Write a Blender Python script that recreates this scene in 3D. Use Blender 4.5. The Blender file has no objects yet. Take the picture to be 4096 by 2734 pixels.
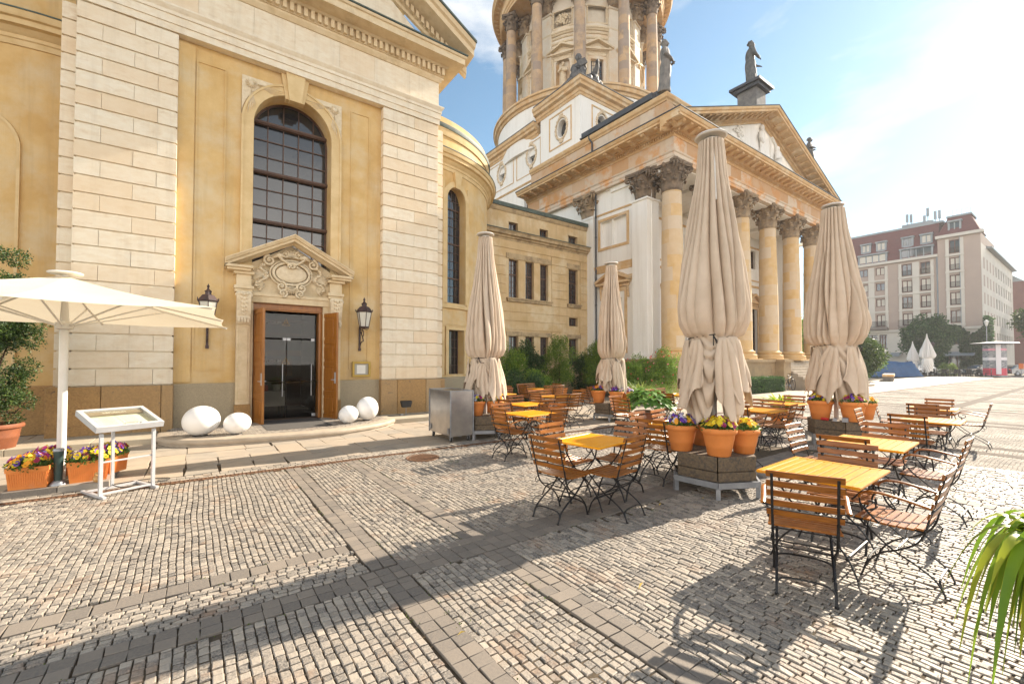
import bpy, bmesh, math, random
import numpy as np
from mathutils import Vector, Matrix
random.seed(7); rng = np.random.default_rng(11)
R = math.radians; PI = math.pi; sin = math.sin; cos = math.cos
SC = bpy.context.scene
COL = SC.collection

# ---------------------------------------------------------------- camera
cd = bpy.data.cameras.new('camera'); cam = bpy.data.objects.new('camera', cd); COL.objects.link(cam)
cd.sensor_width = 36.0; cd.lens = 36.0 * 1742 / 4096
cd.shift_y = 43 / 4096
cd.clip_start = 0.05; cd.clip_end = 2000
cam.location = (0, 0, 1.65)
cam.rotation_euler = (R(90) + math.atan(41 / 1742), 0, R(54 - 90))
SC.camera = cam

# ---------------------------------------------------------------- light
SUN_EL, SUN_AZ = 31.0, -2.0
w = bpy.data.worlds.new("World"); SC.world = w; w.use_nodes = True
nt = w.node_tree; nt.nodes.clear()
def wn(t, **k):
    n = nt.nodes.new(t)
    for a, b in k.items(): setattr(n, a, b)
    return n
sky = wn('ShaderNodeTexSky', sky_type='NISHITA', sun_disc=False)
sky.sun_elevation = R(SUN_EL); sky.sun_rotation = R(90 - SUN_AZ)
sky.air_density = .75; sky.dust_density = .12; sky.ozone_density = 1.6
tc = wn('ShaderNodeTexCoord'); mp = wn('ShaderNodeMapping'); mp.inputs['Scale'].default_value = (1, 1, 2.6)
nz = wn('ShaderNodeTexNoise'); nz.inputs['Scale'].default_value = 2.3; nz.inputs['Detail'].default_value = 9; nz.inputs['Roughness'].default_value = .58
nz.inputs['Distortion'].default_value = .35
rp = wn('ShaderNodeValToRGB'); rp.color_ramp.elements[0].position = .485; rp.color_ramp.elements[1].position = .70
mx = wn('ShaderNodeMix', data_type='RGBA')
mx.inputs[7].default_value = (5.0, 5.05, 5.1, 1)
bg = wn('ShaderNodeBackground'); bg.inputs['Strength'].default_value = .086
ou = wn('ShaderNodeOutputWorld')
L = nt.links.new
L(tc.outputs['Generated'], mp.inputs['Vector']); L(mp.outputs['Vector'], nz.inputs['Vector'])
L(nz.outputs['Fac'], rp.inputs['Fac']); L(rp.outputs['Color'], mx.inputs[0])
tn = wn('ShaderNodeMix', data_type='RGBA', blend_type='MULTIPLY'); tn.inputs[0].default_value = 1; tn.inputs[7].default_value = (1.08, 1.18, 1.0, 1)
L(sky.outputs['Color'], tn.inputs[6]); L(tn.outputs[2], mx.inputs[6])
# bright warm cloud bank, added out of view behind the camera to fill the facades
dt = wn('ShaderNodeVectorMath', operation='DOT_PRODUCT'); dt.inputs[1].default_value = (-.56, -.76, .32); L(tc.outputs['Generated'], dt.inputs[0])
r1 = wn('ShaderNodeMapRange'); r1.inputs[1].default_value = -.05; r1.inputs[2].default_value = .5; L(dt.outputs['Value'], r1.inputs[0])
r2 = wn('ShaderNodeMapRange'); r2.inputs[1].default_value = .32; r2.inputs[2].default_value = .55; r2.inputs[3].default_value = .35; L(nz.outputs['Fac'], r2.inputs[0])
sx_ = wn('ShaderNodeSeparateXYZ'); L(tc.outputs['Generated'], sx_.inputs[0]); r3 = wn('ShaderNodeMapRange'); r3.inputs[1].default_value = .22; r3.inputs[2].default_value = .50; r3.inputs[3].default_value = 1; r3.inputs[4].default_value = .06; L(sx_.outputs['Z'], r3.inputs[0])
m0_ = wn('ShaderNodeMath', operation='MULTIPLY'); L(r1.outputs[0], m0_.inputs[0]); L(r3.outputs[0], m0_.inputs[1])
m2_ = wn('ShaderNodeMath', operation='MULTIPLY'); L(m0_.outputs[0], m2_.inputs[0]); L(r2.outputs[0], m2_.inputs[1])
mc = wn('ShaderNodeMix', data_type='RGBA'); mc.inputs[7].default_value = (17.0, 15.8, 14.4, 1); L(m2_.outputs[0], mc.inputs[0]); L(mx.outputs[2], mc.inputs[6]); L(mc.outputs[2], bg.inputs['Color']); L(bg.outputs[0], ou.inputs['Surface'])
sd = bpy.data.lights.new('sun', 'SUN'); sd.energy = 5.0; sd.angle = R(.5); sd.color = (1, .88, .72)
so = bpy.data.objects.new('sun', sd); COL.objects.link(so)
sdir = Vector((cos(R(SUN_EL)) * cos(R(SUN_AZ)), cos(R(SUN_EL)) * sin(R(SUN_AZ)), sin(R(SUN_EL))))
so.rotation_euler = sdir.to_track_quat('Z', 'Y').to_euler(); so.location = (20, 0, 30)
SC.view_settings.view_transform = 'Standard'; SC.view_settings.look = 'None'
SC.view_settings.exposure = 1.38; SC.view_settings.gamma = 1
SC.cycles.max_bounces = 8; SC.cycles.diffuse_bounces = 4; SC.cycles.glossy_bounces = 3
SC.cycles.transmission_bounces = 6; SC.cycles.transparent_max_bounces = 12
SC.cycles.caustics_reflective = False; SC.cycles.caustics_refractive = False

# ---------------------------------------------------------------- mesh helpers
class MB:
    def __init__(s): s.v = []; s.f = []; s.t = []; s.tint = 0.0
    def add(s, vs, fs, tint=None):
        b = len(s.v); s.v.extend(vs)
        t = s.tint if tint is None else tint
        for f in fs: s.f.append(tuple(i + b for i in f)); s.t.append(t)
        return s
    def box(s, x0, x1, y0, y1, z0, z1, tint=None):
        return s.add([(x0,y0,z0),(x1,y0,z0),(x1,y1,z0),(x0,y1,z0),(x0,y0,z1),(x1,y0,z1),(x1,y1,z1),(x0,y1,z1)],
            [(3,2,1,0),(4,5,6,7),(0,1,5,4),(1,2,6,5),(2,3,7,6),(3,0,4,7)], tint)
    def obox(s, c, ax, hx, hy, hz, tint=None, up=(0,0,1)):
        # oriented box; ax = local x dir
        a = Vector(ax).normalized(); u = Vector(up); b = u.cross(a)
        if b.length < 1e-5: b = Vector((0,1,0))
        b.normalize(); u = a.cross(b); c = Vector(c); v = []
        for k in (-1, 1):
            for i, j in ((-1,-1),(1,-1),(1,1),(-1,1)): v.append(tuple(c + a*hx*i + b*hy*j + u*hz*k))
        return s.add(v, [(3,2,1,0),(4,5,6,7),(0,1,5,4),(1,2,6,5),(2,3,7,6),(3,0,4,7)], tint)
    def cbox(s, cx, cy, cz, sx, sy, sz, rz=0, bev=0, tint=None):
        # box with bevelled top edge
        c, n = cos(rz), sin(rz); hx, hy = sx/2, sy/2; V = []
        def q(x, y, z): V.append((cx + x*c - y*n, cy + x*n + y*c, cz + z))
        if bev <= 0:
            for z in (0, sz):
                for x, y in ((-hx,-hy),(hx,-hy),(hx,hy),(-hx,hy)): q(x, y, z)
            return s.add(V, [(3,2,1,0),(4,5,6,7),(0,1,5,4),(1,2,6,5),(2,3,7,6),(3,0,4,7)], tint)
        for x, y in ((-hx,-hy),(hx,-hy),(hx,hy),(-hx,hy)): q(x, y, 0)
        for x, y in ((-hx,-hy),(hx,-hy),(hx,hy),(-hx,hy)): q(x, y, sz-bev)
        b = bev
        for x, y in ((-hx+b,-hy+b),(hx-b,-hy+b),(hx-b,hy-b),(-hx+b,hy-b)): q(x, y, sz)
        F = [(3,2,1,0),(8,9,10,11)]
        for k in (0, 4):
            for i in range(4): j = (i+1) % 4; F.append((k+i, k+j, k+4+j, k+4+i))
        return s.add(V, F, tint)
    def prism(s, poly, d, tint=None):
        # poly: list of 3d pts (planar), extrude by vector d
        n = len(poly); v = [tuple(p) for p in poly] + [(p[0]+d[0], p[1]+d[1], p[2]+d[2]) for p in poly]
        f = [tuple(range(n))[::-1], tuple(range(n, 2*n))]
        for i in range(n): j = (i+1) % n; f.append((i, j, n+j, n+i))
        return s.add(v, f, tint)
    def lathe(s, prof, c=(0,0,0), n=24, a0=0, a1=2*PI, tint=None, sx=1, sy=1, cap=True):
        full = abs(a1 - a0 - 2*PI) < 1e-6; m = n if full else n + 1
        v = []; f = []
        for (r, z) in prof:
            for i in range(m):
                a = a0 + (a1-a0)*i/n; v.append((c[0]+r*cos(a)*sx, c[1]+r*sin(a)*sy, c[2]+z))
        for k in range(len(prof)-1):
            for i in range(n):
                j = (i+1) % m; f.append((k*m+i, k*m+j, (k+1)*m+j, (k+1)*m+i))
        if full and cap:
            if prof[0][0] > 1e-6: f.append(tuple(range(m))[::-1])
            if prof[-1][0] > 1e-6: f.append(tuple(range((len(prof)-1)*m, len(prof)*m)))
        return s.add(v, f, tint)
    def tube(s, pts, r, n=6, closed=False, tint=None, flat=None):
        P = [Vector(p) for p in pts]; m = len(P)
        rr = r if isinstance(r, (list, tuple)) else [r]*m
        v = []; f = []; up = Vector((0,0,1)); pa = None
        for i in range(m):
            if closed: t = P[(i+1) % m] - P[i-1]
            else: t = P[min(i+1, m-1)] - P[max(i-1, 0)]
            if t.length < 1e-9: t = Vector((0,0,1))
            t.normalize()
            if pa is None:
                a = t.cross(up)
                if a.length < .05: a = t.cross(Vector((1,0,0)))
            else: a = pa - t*pa.dot(t)
            a.normalize(); pa = a; b = t.cross(a)
            for k in range(n):
                an = 2*PI*(k+.5)/n; ra = rr[i]; rb = rr[i] if flat is None else rr[i]*flat
                v.append(tuple(P[i] + a*cos(an)*ra + b*sin(an)*rb))
        for i in range(m if closed else m-1):
            for k in range(n):
                l = (k+1) % n; i2 = (i+1) % m; f.append((i*n+k, i*n+l, i2*n+l, i2*n+k))
        if not closed: f.append(tuple(range(n))[::-1]); f.append(tuple(range((m-1)*n, m*n)))
        return s.add(v, f, tint)
    def sweep(s, path, prof, closed=False, tint=None, capends=True):
        # path: xy list, prof: (out, z) list; outward = right of travel direction
        m = len(path); v = []; f = []; k = len(prof)
        for i in range(m):
            p = Vector(path[i]); ds = []
            if closed or i > 0: ds.append((p - Vector(path[i-1])).normalized())
            if closed or i < m-1: ds.append((Vector(path[(i+1) % m]) - p).normalized())
            ns = [Vector((d.y, -d.x)) for d in ds]
            if len(ns) == 2:
                b = ns[0] + ns[1]; q = b / max(.2, (b.dot(ns[0])))
            else: q = ns[0]
            for (o, z) in prof: v.append((p.x + q.x*o, p.y + q.y*o, z))
        for i in range(m if closed else m-1):
            i2 = (i+1) % m
            for j in range(k-1): f.append((i*k+j, i2*k+j, i2*k+j+1, i*k+j+1))
        if not closed and capends: f.append(tuple(range(k))); f.append(tuple(range((m-1)*k, m*k))[::-1])
        return s.add(v, f, tint)
    def ell(s, c, rx, ry, rz, nu=14, nv=9, tint=None, rot=0):
        v = []; f = []
        for j in range(nv+1):
            ph = -PI/2 + PI*j/nv
            for i in range(nu):
                a = 2*PI*i/nu; x = rx*cos(ph)*cos(a); y = ry*cos(ph)*sin(a)
                v.append((c[0]+x*cos(rot)-y*sin(rot), c[1]+x*sin(rot)+y*cos(rot), c[2]+rz*sin(ph)))
        for j in range(nv):
            for i in range(nu): i2 = (i+1) % nu; f.append((j*nu+i, j*nu+i2, (j+1)*nu+i2, (j+1)*nu+i))
        return s.add(v, f, tint)
    def xf(s, M):
        s.v = [tuple(M @ Vector(p)) for p in s.v]; return s
    def merge(s, o, M=None):
        vs = o.v if M is None else [tuple(M @ Vector(p)) for p in o.v]
        b = len(s.v); s.v.extend(vs); s.f.extend(tuple(i+b for i in f) for f in o.f); s.t.extend(o.t); return s
    def build(s, name, mat, parent=None, smooth=False, auto=None, bevel=0):
        me = bpy.data.meshes.new(name); me.from_pydata(s.v, [], s.f)
        if mat is not None: me.materials.append(mat)
        if any(s.t):
            a = me.attributes.new('tint', 'FLOAT', 'FACE'); a.data.foreach_set('value', [float(x) for x in s.t])
        if smooth: me.polygons.foreach_set('use_smooth', [True]*len(me.polygons))
        me.validate()
        o = bpy.data.objects.new(name, me); COL.objects.link(o)
        if parent is not None: o.parent = parent
        if auto is not None:
            try: me.set_sharp_from_angle(angle=R(auto))
            except Exception: pass
        if bevel:
            b = o.modifiers.new('bevel', 'BEVEL'); b.width = bevel; b.segments = 2; b.limit_method = 'ANGLE'; b.angle_limit = R(40)
        return o

def tag(o, label=None, cat=None, group=None, kind=None):
    if label: o['label'] = label
    if cat: o['category'] = cat
    if group: o['group'] = group
    if kind: o['kind'] = kind
    return o
def thing(name, label, cat, loc=(0,0,0), rz=0, group=None):
    o = bpy.data.objects.new(name, None); COL.objects.link(o); o.location = loc; o.rotation_euler = (0,0,rz)
    o.empty_display_size = .2
    return tag(o, label, cat, group)
KIDS = {}
def copy_tree(o, parent=None):
    c = o.copy(); COL.objects.link(c); c.parent = parent
    for ch in [x for x in COL.objects if x.parent == o]: copy_tree(ch, c)
    return c
def dup(o, loc, rz=0, label=None, group=None, sc=None):
    c = copy_tree(o); c.location = loc; c.rotation_euler = (0,0,rz)
    if label: c['label'] = label
    if group: c['group'] = group
    if sc: c.scale = (sc,)*3 if isinstance(sc, (int, float)) else sc
    return c
def npmesh(name, V, F, mat, parent=None, tint=None, col=None, smooth=False):
    # V (n,3) F (m,k) numpy
    me = bpy.data.meshes.new(name); n, k = F.shape
    me.vertices.add(len(V)); me.vertices.foreach_set('co', V.astype(np.float32).ravel())
    me.loops.add(n*k); me.loops.foreach_set('vertex_index', F.astype(np.int32).ravel())
    me.polygons.add(n); me.polygons.foreach_set('loop_start', np.arange(0, n*k, k, dtype=np.int32))
    me.update(calc_edges=True)
    me.polygons.foreach_set('use_smooth', np.full(n, bool(smooth)))
    if mat is not None: me.materials.append(mat)
    if tint is not None:
        a = me.attributes.new('tint', 'FLOAT', 'FACE'); a.data.foreach_set('value', tint.astype(np.float32))
    if col is not None:
        a = me.attributes.new('col', 'FLOAT_COLOR', 'FACE'); a.data.foreach_set('color', col.astype(np.float32).ravel())
    o = bpy.data.objects.new(name, me); COL.objects.link(o)
    if parent is not None: o.parent = parent
    return o
def text_mesh(name, s, size, mat, parent, M, ext=.001, align='CENTER'):
    cu = bpy.data.curves.new('t', 'FONT'); cu.body = s; cu.size = size; cu.extrude = ext; cu.align_x = align
    to = bpy.data.objects.new('t', cu); COL.objects.link(to); bpy.context.view_layer.update()
    me = bpy.data.meshes.new_from_object(to.evaluated_get(bpy.context.evaluated_depsgraph_get()))
    bpy.data.objects.remove(to); bpy.data.curves.remove(cu)
    me.transform(M); me.materials.clear(); me.materials.append(mat)
    o = bpy.data.objects.new(name, me); COL.objects.link(o); o.parent = parent
    return o

# wall with openings ------------------------------------------------------------
def wall(mb, fm, s0, s1, z0, z1, ops, depth, ds=None, rev=None):
    """fm(s, z, d)->xyz, d = inward depth. ops: (sc, w, zb, zt, kind, rise) zt = springing for arches"""
    def lim(o, s):
        sc, w_, zb, zt, k = o[:5]; t = max(-1, min(1, (s-sc)/(w_/2)))
        if k == 'rect': return zb, zt
        h = math.sqrt(max(0, 1-t*t))
        if k == 'arch': return zb, zt + o[5]*h
        return zt - o[5]*h, zt + o[5]*h      # round: zt = centre
    cuts = {s0, s1}
    for o in ops:
        a, b = o[0]-o[1]/2, o[0]+o[1]/2; n = 1 if o[4] == 'rect' else 22
        for i in range(n+1):
            t = -cos(PI*i/n) if n > 1 else (-1 if i == 0 else 1)
            cuts.add(round(o[0]+o[1]/2*t, 5))
    if ds:
        n = int((s1-s0)/ds)+1
        for i in range(n+1): cuts.add(round(s0+(s1-s0)*i/n, 5))
    cs = sorted(c for c in cuts if s0-1e-6 <= c <= s1+1e-6)
    for a, b in zip(cs, cs[1:]):
        if b-a < 1e-5: continue
        m = (a+b)/2; act = [o for o in ops if o[0]-o[1]/2 < m < o[0]+o[1]/2]
        act.sort(key=lambda o: o[2] if o[4] != 'round' else o[3]-o[5])
        za, zb_ = z0, z0
        for o in act:
            la, ha = lim(o, a); lb, hb = lim(o, b)
            if (la-za) > 1e-5 or (lb-zb_) > 1e-5: mb.add([fm(a,za,0), fm(b,zb_,0), fm(b,lb,0), fm(a,la,0)], [(0,1,2,3)])
            D = o[6] if len(o) > 6 else depth
            mb.add([fm(a,ha,0), fm(b,hb,0), fm(b,hb,D), fm(a,ha,D)], [(0,1,2,3)])
            mb.add([fm(a,la,0), fm(b,lb,0), fm(b,lb,D), fm(a,la,D)], [(3,2,1,0)])
            za, zb_ = ha, hb
        mb.add([fm(a,za,0), fm(b,zb_,0), fm(b,z1,0), fm(a,z1,0)], [(0,1,2,3)])
    for o in ops:
        if o[4] == 'round': continue
        D = o[6] if len(o) > 6 else depth
        for sgn in (-1, 1):
            s = o[0]+sgn*o[1]/2
            q = [fm(s,o[2],0), fm(s,o[3],0), fm(s,o[3],D), fm(s,o[2],D)]
            mb.add(q, [(0,1,2,3) if sgn < 0 else (3,2,1,0)])
    return mb
def outline(sc, w_, zb, zt, kind, rise, n=20, off=0):
    """open outline from bottom left up over to bottom right, offset outward"""
    P = []; h = w_/2+off
    if kind == 'rect': return [(sc-h, zb), (sc-h, zt+off), (sc+h, zt+off), (sc+h, zb)]
    P.append((sc-h, zb))
    for i in range(n+1):
        a = PI - PI*i/n; P.append((sc+h*cos(a), zt+(rise+off)*sin(a)))
    P.append((sc+h, zb)); return P
def band(mb, fm, inn, out, d0, d1, tint=None):
    """flat band between two matched outlines, front at depth d1 (negative=proud), back at d0"""
    n = len(inn); v = []
    for p, q in zip(inn, out): v += [fm(p[0],p[1],d0), fm(p[0],p[1],d1), fm(q[0],q[1],d1), fm(q[0],q[1],d0)]
    f = []
    for i in range(n-1):
        for j in range(3): f.append((4*i+j, 4*(i+1)+j, 4*(i+1)+j+1, 4*i+j+1))
    f.append((0,1,2,3)); f.append((4*n-1,4*n-2,4*n-3,4*n-4))
    return mb.add(v, f, tint)

# ---------------------------------------------------------------- materials
MATS = {}
def mat(name, c1, c2=None, scale=3., rough=.8, metal=0., bump=.0, bscale=60., tint=None, tamt=1., detail=8, c3=None, s3=.8, t3=(.5,.65),
        ramp=(.35,.65), coat=0., spec=.5, trans=0., sss=0., stretch=(1,1,1), bdist=.01, objrand=0., streak=None, samt=.5):
    m = bpy.data.materials.new(name); m.use_nodes = True; t = m.node_tree; N = t.nodes; K = t.links.new
    b = N['Principled BSDF']; b.inputs['Roughness'].default_value = rough; b.inputs['Metallic'].default_value = metal
    b.inputs['Specular IOR Level'].default_value = spec
    if coat: b.inputs['Coat Weight'].default_value = coat; b.inputs['Coat Roughness'].default_value = .12
    if trans: b.inputs['Transmission Weight'].default_value = trans
    tcn = N.new('ShaderNodeTexCoord'); mpn = N.new('ShaderNodeMapping'); mpn.inputs['Scale'].default_value = stretch
    K(tcn.outputs['Object'], mpn.inputs['Vector']); V = mpn.outputs['Vector']
    def noise(s, d=8, rgh=.6):
        n = N.new('ShaderNodeTexNoise'); n.inputs['Scale'].default_value = s; n.inputs['Detail'].default_value = d; n.inputs['Roughness'].default_value = rgh
        K(V, n.inputs['Vector']); return n.outputs['Fac']
    def rampn(src, a, b_):
        r = N.new('ShaderNodeMapRange'); r.inputs[1].default_value = a; r.inputs[2].default_value = b_; K(src, r.inputs[0]); return r.outputs[0]
    def mix(f, a, b_):
        x = N.new('ShaderNodeMix'); x.data_type = 'RGBA'
        if isinstance(f, (int, float)): x.inputs[0].default_value = f
        else: K(f, x.inputs[0])
        for i, q in ((6, a), (7, b_)):
            if isinstance(q, tuple): x.inputs[i].default_value = (*q, 1) if len(q) == 3 else q
            else: K(q, x.inputs[i])
        return x.outputs[2]
    out = c1
    if c2 is not None: out = mix(rampn(noise(scale, detail), *ramp), c1, c2)
    if c3 is not None: out = mix(rampn(noise(s3, 6, .65), *t3), out, c3)
    if streak is not None:
        ms_ = N.new('ShaderNodeMapping'); ms_.inputs['Scale'].default_value = (2.6, 2.6, .16); K(tcn.outputs['Object'], ms_.inputs['Vector'])
        ns = N.new('ShaderNodeTexNoise'); ns.inputs['Scale'].default_value = 1.3; ns.inputs['Detail'].default_value = 9; ns.inputs['Roughness'].default_value = .7; K(ms_.outputs['Vector'], ns.inputs['Vector'])
        rs_ = N.new('ShaderNodeMapRange'); rs_.inputs[1].default_value = .50; rs_.inputs[2].default_value = .76; rs_.inputs[4].default_value = samt; K(ns.outputs['Fac'], rs_.inputs[0]); out = mix(rs_.outputs[0], out, streak)
    if tint is not None:
        at = N.new('ShaderNodeAttribute'); at.attribute_name = 'tint'
        x = N.new('ShaderNodeMath'); x.operation = 'MULTIPLY'; x.inputs[1].default_value = tamt; K(at.outputs['Fac'], x.inputs[0])
        out = mix(x.outputs[0], out, tint)
    if objrand:
        oi = N.new('ShaderNodeObjectInfo'); hv = N.new('ShaderNodeHueSaturation')
        r = N.new('ShaderNodeMapRange'); r.inputs[3].default_value = 1-objrand; r.inputs[4].default_value = 1+objrand
        K(oi.outputs['Random'], r.inputs[0]); K(r.outputs[0], hv.inputs['Value'])
        if isinstance(out, tuple): hv.inputs['Color'].default_value = (*out, 1)
        else: K(out, hv.inputs['Color'])
        out = hv.outputs[0]
    if isinstance(out, tuple): b.inputs['Base Color'].default_value = (*out, 1)
    else: K(out, b.inputs['Base Color'])
    if bump:
        bn = N.new('ShaderNodeBump'); bn.inputs['Strength'].default_value = bump; bn.inputs['Distance'].default_value = bdist
        K(noise(bscale, 6), bn.inputs['Height']); K(bn.outputs[0], b.inputs['Normal'])
    if sss:
        # thin leaf / cloth translucency
        tr = N.new('ShaderNodeBsdfTranslucent'); ms = N.new('ShaderNodeMixShader'); ms.inputs[0].default_value = sss
        if isinstance(out, tuple): tr.inputs['Color'].default_value = (*out, 1)
        else: K(out, tr.inputs['Color'])
        K(b.outputs[0], ms.inputs[1]); K(tr.outputs[0], ms.inputs[2]); K(ms.outputs[0], N['Material Output'].inputs['Surface'])
    MATS[name] = m; return m
def clearpane(name, tint, gl=.10, rough=.02):
    m = bpy.data.materials.new(name); m.use_nodes = True; N = m.node_tree.nodes; K = m.node_tree.links.new
    N.remove(N['Principled BSDF']); tr = N.new('ShaderNodeBsdfTransparent'); tr.inputs[0].default_value = (*tint, 1)
    g = N.new('ShaderNodeBsdfGlossy'); g.inputs['Roughness'].default_value = rough
    fr = N.new('ShaderNodeLayerWeight'); fr.inputs[0].default_value = .5; pw = N.new('ShaderNodeMath'); pw.operation = 'POWER'; pw.inputs[1].default_value = 4; K(fr.outputs['Facing'], pw.inputs[0]); mu = N.new('ShaderNodeMath'); mu.operation = 'MULTIPLY_ADD'; mu.inputs[1].default_value = .7; mu.inputs[2].default_value = gl; K(pw.outputs[0], mu.inputs[0])
    ms = N.new('ShaderNodeMixShader'); K(mu.outputs[0], ms.inputs[0]); K(tr.outputs[0], ms.inputs[1]); K(g.outputs[0], ms.inputs[2]); K(ms.outputs[0], N['Material Output'].inputs['Surface']); return m
def glassy(name, col, rough=.06, bump=.25, bscale=14, c2=None):
    return mat(name, col, c2 or tuple(x*1.6+.003 for x in col), scale=1.2, rough=rough, bump=bump, bscale=bscale, spec=1.0, bdist=.004)
STONE = mat('sandstone', (.73,.62,.46), (.79,.71,.57), 5, .85, bump=.25, bscale=90, tint=(.70,.50,.29), tamt=.6, c3=(.60,.46,.30), s3=2.6, t3=(.56,.8), stretch=(1,1,2.2), streak=(.44,.36,.26), samt=.4)
STONE2 = mat('sandstone_trim', (.70,.57,.38), (.62,.48,.29), 4, .85, bump=.2, bscale=70, c3=(.40,.30,.17), s3=1.6, t3=(.52,.8), tint=(.5,.36,.2), tamt=.5)
CARVED = mat('carved_stone', (.74,.63,.46), (.62,.50,.33), 9, .85, bump=.3, bscale=60)
PLASTER = mat('ochre_plaster', (.67,.47,.215), (.58,.37,.14), 1.6, .9, bump=.2, bscale=30, c3=(.64,.52,.33), s3=1.1, t3=(.45,.75), streak=(.42,.29,.14), samt=.55)
PLASTERL = mat('light_plaster_trim', (.70,.53,.29), (.60,.43,.21), 2.5, .9, bump=.12, bscale=50)
GRANITE = mat('brown_shell_stone', (.42,.25,.095), (.30,.175,.07), 28, .85, bump=.9, bscale=34, bdist=.02, c3=(.12,.085,.06), s3=6, t3=(.62,.7), tint=(.40,.30,.18), tamt=.6)
GRANITE2 = mat('grey_shell_stone', (.42,.34,.22), (.30,.25,.17), 60, .85, bump=.6, bscale=70, bdist=.01, c3=(.2,.15,.1), s3=9, t3=(.68,.74))
WHITEP = mat('white_plaster', (.83,.80,.75), (.86,.84,.80), 1, .9, bump=.05, bscale=30, c3=(.76,.70,.60), s3=.5, t3=(.5,.9), streak=(.50,.44,.36), samt=.35)
OSTONE = mat('orange_stained_stone', (.68,.56,.43), (.58,.49,.40), 2.2, .85, bump=.25, bscale=40, c3=(.66,.34,.14), s3=1.1, t3=(.5,.62), tint=(.50,.27,.11), tamt=.8)
OTRIM = mat('ochre_stone_trim', (.66,.46,.25), (.58,.36,.17), 2.5, .85, bump=.2, bscale=40, c3=(.72,.60,.43), s3=1.4, t3=(.5,.75))
COLST = mat('column_sandstone', (.66,.46,.24), (.60,.38,.15), 2., .8, bump=.25, bscale=40, tint=(.60,.52,.43), tamt=.7, c3=(.30,.26,.22), s3=.7, t3=(.6,.85))
COLDK = mat('weathered_column_stone', (.50,.32,.16), (.54,.38,.24), 1.5, .8, bump=.25, bscale=40, tint=(.27,.225,.20), tamt=.8, c3=(.15,.13,.12), s3=.8, t3=(.5,.7))
CAPDK = mat('dark_weathered_capital', (.13,.10,.075), (.25,.18,.12), 5, .85, bump=.5, bscale=30, bdist=.03)
CAPMD = mat('tan_capital_stone', (.42,.30,.18), (.22,.165,.115), 4, .85, bump=.5, bscale=30, bdist=.03)
BRONZE = mat('dark_statue_stone', (.05,.05,.052), (.13,.125,.12), 4, .6, bump=.3, bscale=30)
GSTAT = mat('grey_statue_stone', (.13,.125,.12), (.23,.21,.19), 3, .75, bump=.3, bscale=30, c3=(.12,.11,.11), s3=2, t3=(.5,.7))
SLATE = mat('dark_roof_metal', (.035,.038,.045), (.06,.062,.07), 2, .5)
COPPER = mat('green_black_roof_edge', (.05,.07,.06), (.09,.12,.10), 5, .6)
WINBR = mat('brown_window_bars', (.075,.035,.02), (.11,.055,.03), 10, .55)
GLASS = glassy('dark_rippled_glass', (.012,.015,.02))
GLASSB = glassy('dark_window_glass', (.02,.024,.03), .03, .05, 6)
WOOD = mat('oak_door_wood', (.38,.145,.018), (.27,.095,.011), 3, .42, bump=.15, bscale=20, stretch=(6,6,.7), coat=.2)
IRON = mat('black_painted_iron', (.008,.008,.009), (.018,.016,.016), 30, .45, bump=.2, bscale=80, spec=.35)
LIRON = mat('rust_black_lantern_iron', (.025,.018,.02), (.07,.03,.025), 12, .5)
def slatwood(name, a, b):
    return mat(name, a, b, 5, .33, bump=.12, bscale=30, stretch=(1.5,14,14), coat=.0, objrand=.2, spec=.4, bdist=.004)
SLAT = slatwood('varnished_slat_wood', (.34,.120,.014), (.18,.055,.006))
SLAT2 = slatwood('varnished_table_wood', (.85,.37,.008), (.74,.27,.006))
TERRA = mat('terracotta', (.70,.235,.05), (.62,.20,.04), 6, .75, bump=.1, bscale=120, c3=(.62,.3,.16), s3=2.5, t3=(.6,.85), objrand=.1)
TERRAD = mat('dark_terracotta', (.24,.075,.025), (.18,.055,.02), 6, .7, bump=.15, bscale=60)
PEBBLE = mat('exposed_aggregate_concrete', (.11,.08,.05), (.24,.17,.10), 60, .85, bump=1., bscale=80, bdist=.015, c3=(.09,.075,.06), s3=30, t3=(.5,.6))
GALV = mat('galvanised_steel', (.35,.36,.38), (.25,.26,.28), 8, .45, metal=.6, bump=.05, bscale=60)
ALU = mat('stainless_sheet', (.46,.44,.42), (.30,.29,.29), 2.2, .28, metal=.9, bump=.15, bscale=3, bdist=.03)
WHITEM = mat('white_painted_metal', (.72,.70,.66), (.66,.63,.58), 4, .4)
SILVER = mat('silver_painted_metal', (.56,.56,.57), (.50,.50,.51), 6, .35, metal=.3)
CANV = mat('taupe_canvas', (.68,.555,.43), (.60,.48,.36), 3, .85, bump=.15, bscale=300, sss=.12, bdist=.001)
CREAM = mat('cream_canvas', (.82,.75,.60), (.79,.71,.55), 2, .85, sss=.30)
GLOBE = mat('white_globe_plastic', (.86,.85,.83), None, 1, .28, spec=.5, sss=.1)
SOIL = mat('dark_soil', (.03,.02,.012), (.055,.035,.02), 20, 1)
BARK = mat('bark', (.10,.06,.035), (.05,.032,.02), 20, .95, bump=.5, bscale=40)
BLACKP = mat('black_plastic', (.012,.012,.013), None, 1, .5)
GREENP = mat('dark_green_bollard', (.02,.045,.04), (.03,.055,.05), 5, .4)
PAPER = mat('paper', (.78,.75,.68), (.72,.69,.62), 3, .8)
def leafm(name, a, b, c=None, sss=.35, rough=.5):
    return mat(name, a, b, 2.2, rough, sss=sss, tint=c or tuple(x*1.8 for x in b), tamt=1., objrand=.0)
LTHUJA = leafm('thuja_foliage', (.06,.13,.015), (.10,.19,.022), (.32,.40,.04))
LDARK = leafm('dark_shrub_foliage', (.03,.075,.025), (.05,.11,.03), (.13,.21,.06))
LMID = leafm('green_shrub_foliage', (.10,.22,.025), (.16,.29,.035), (.40,.50,.07))
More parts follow.
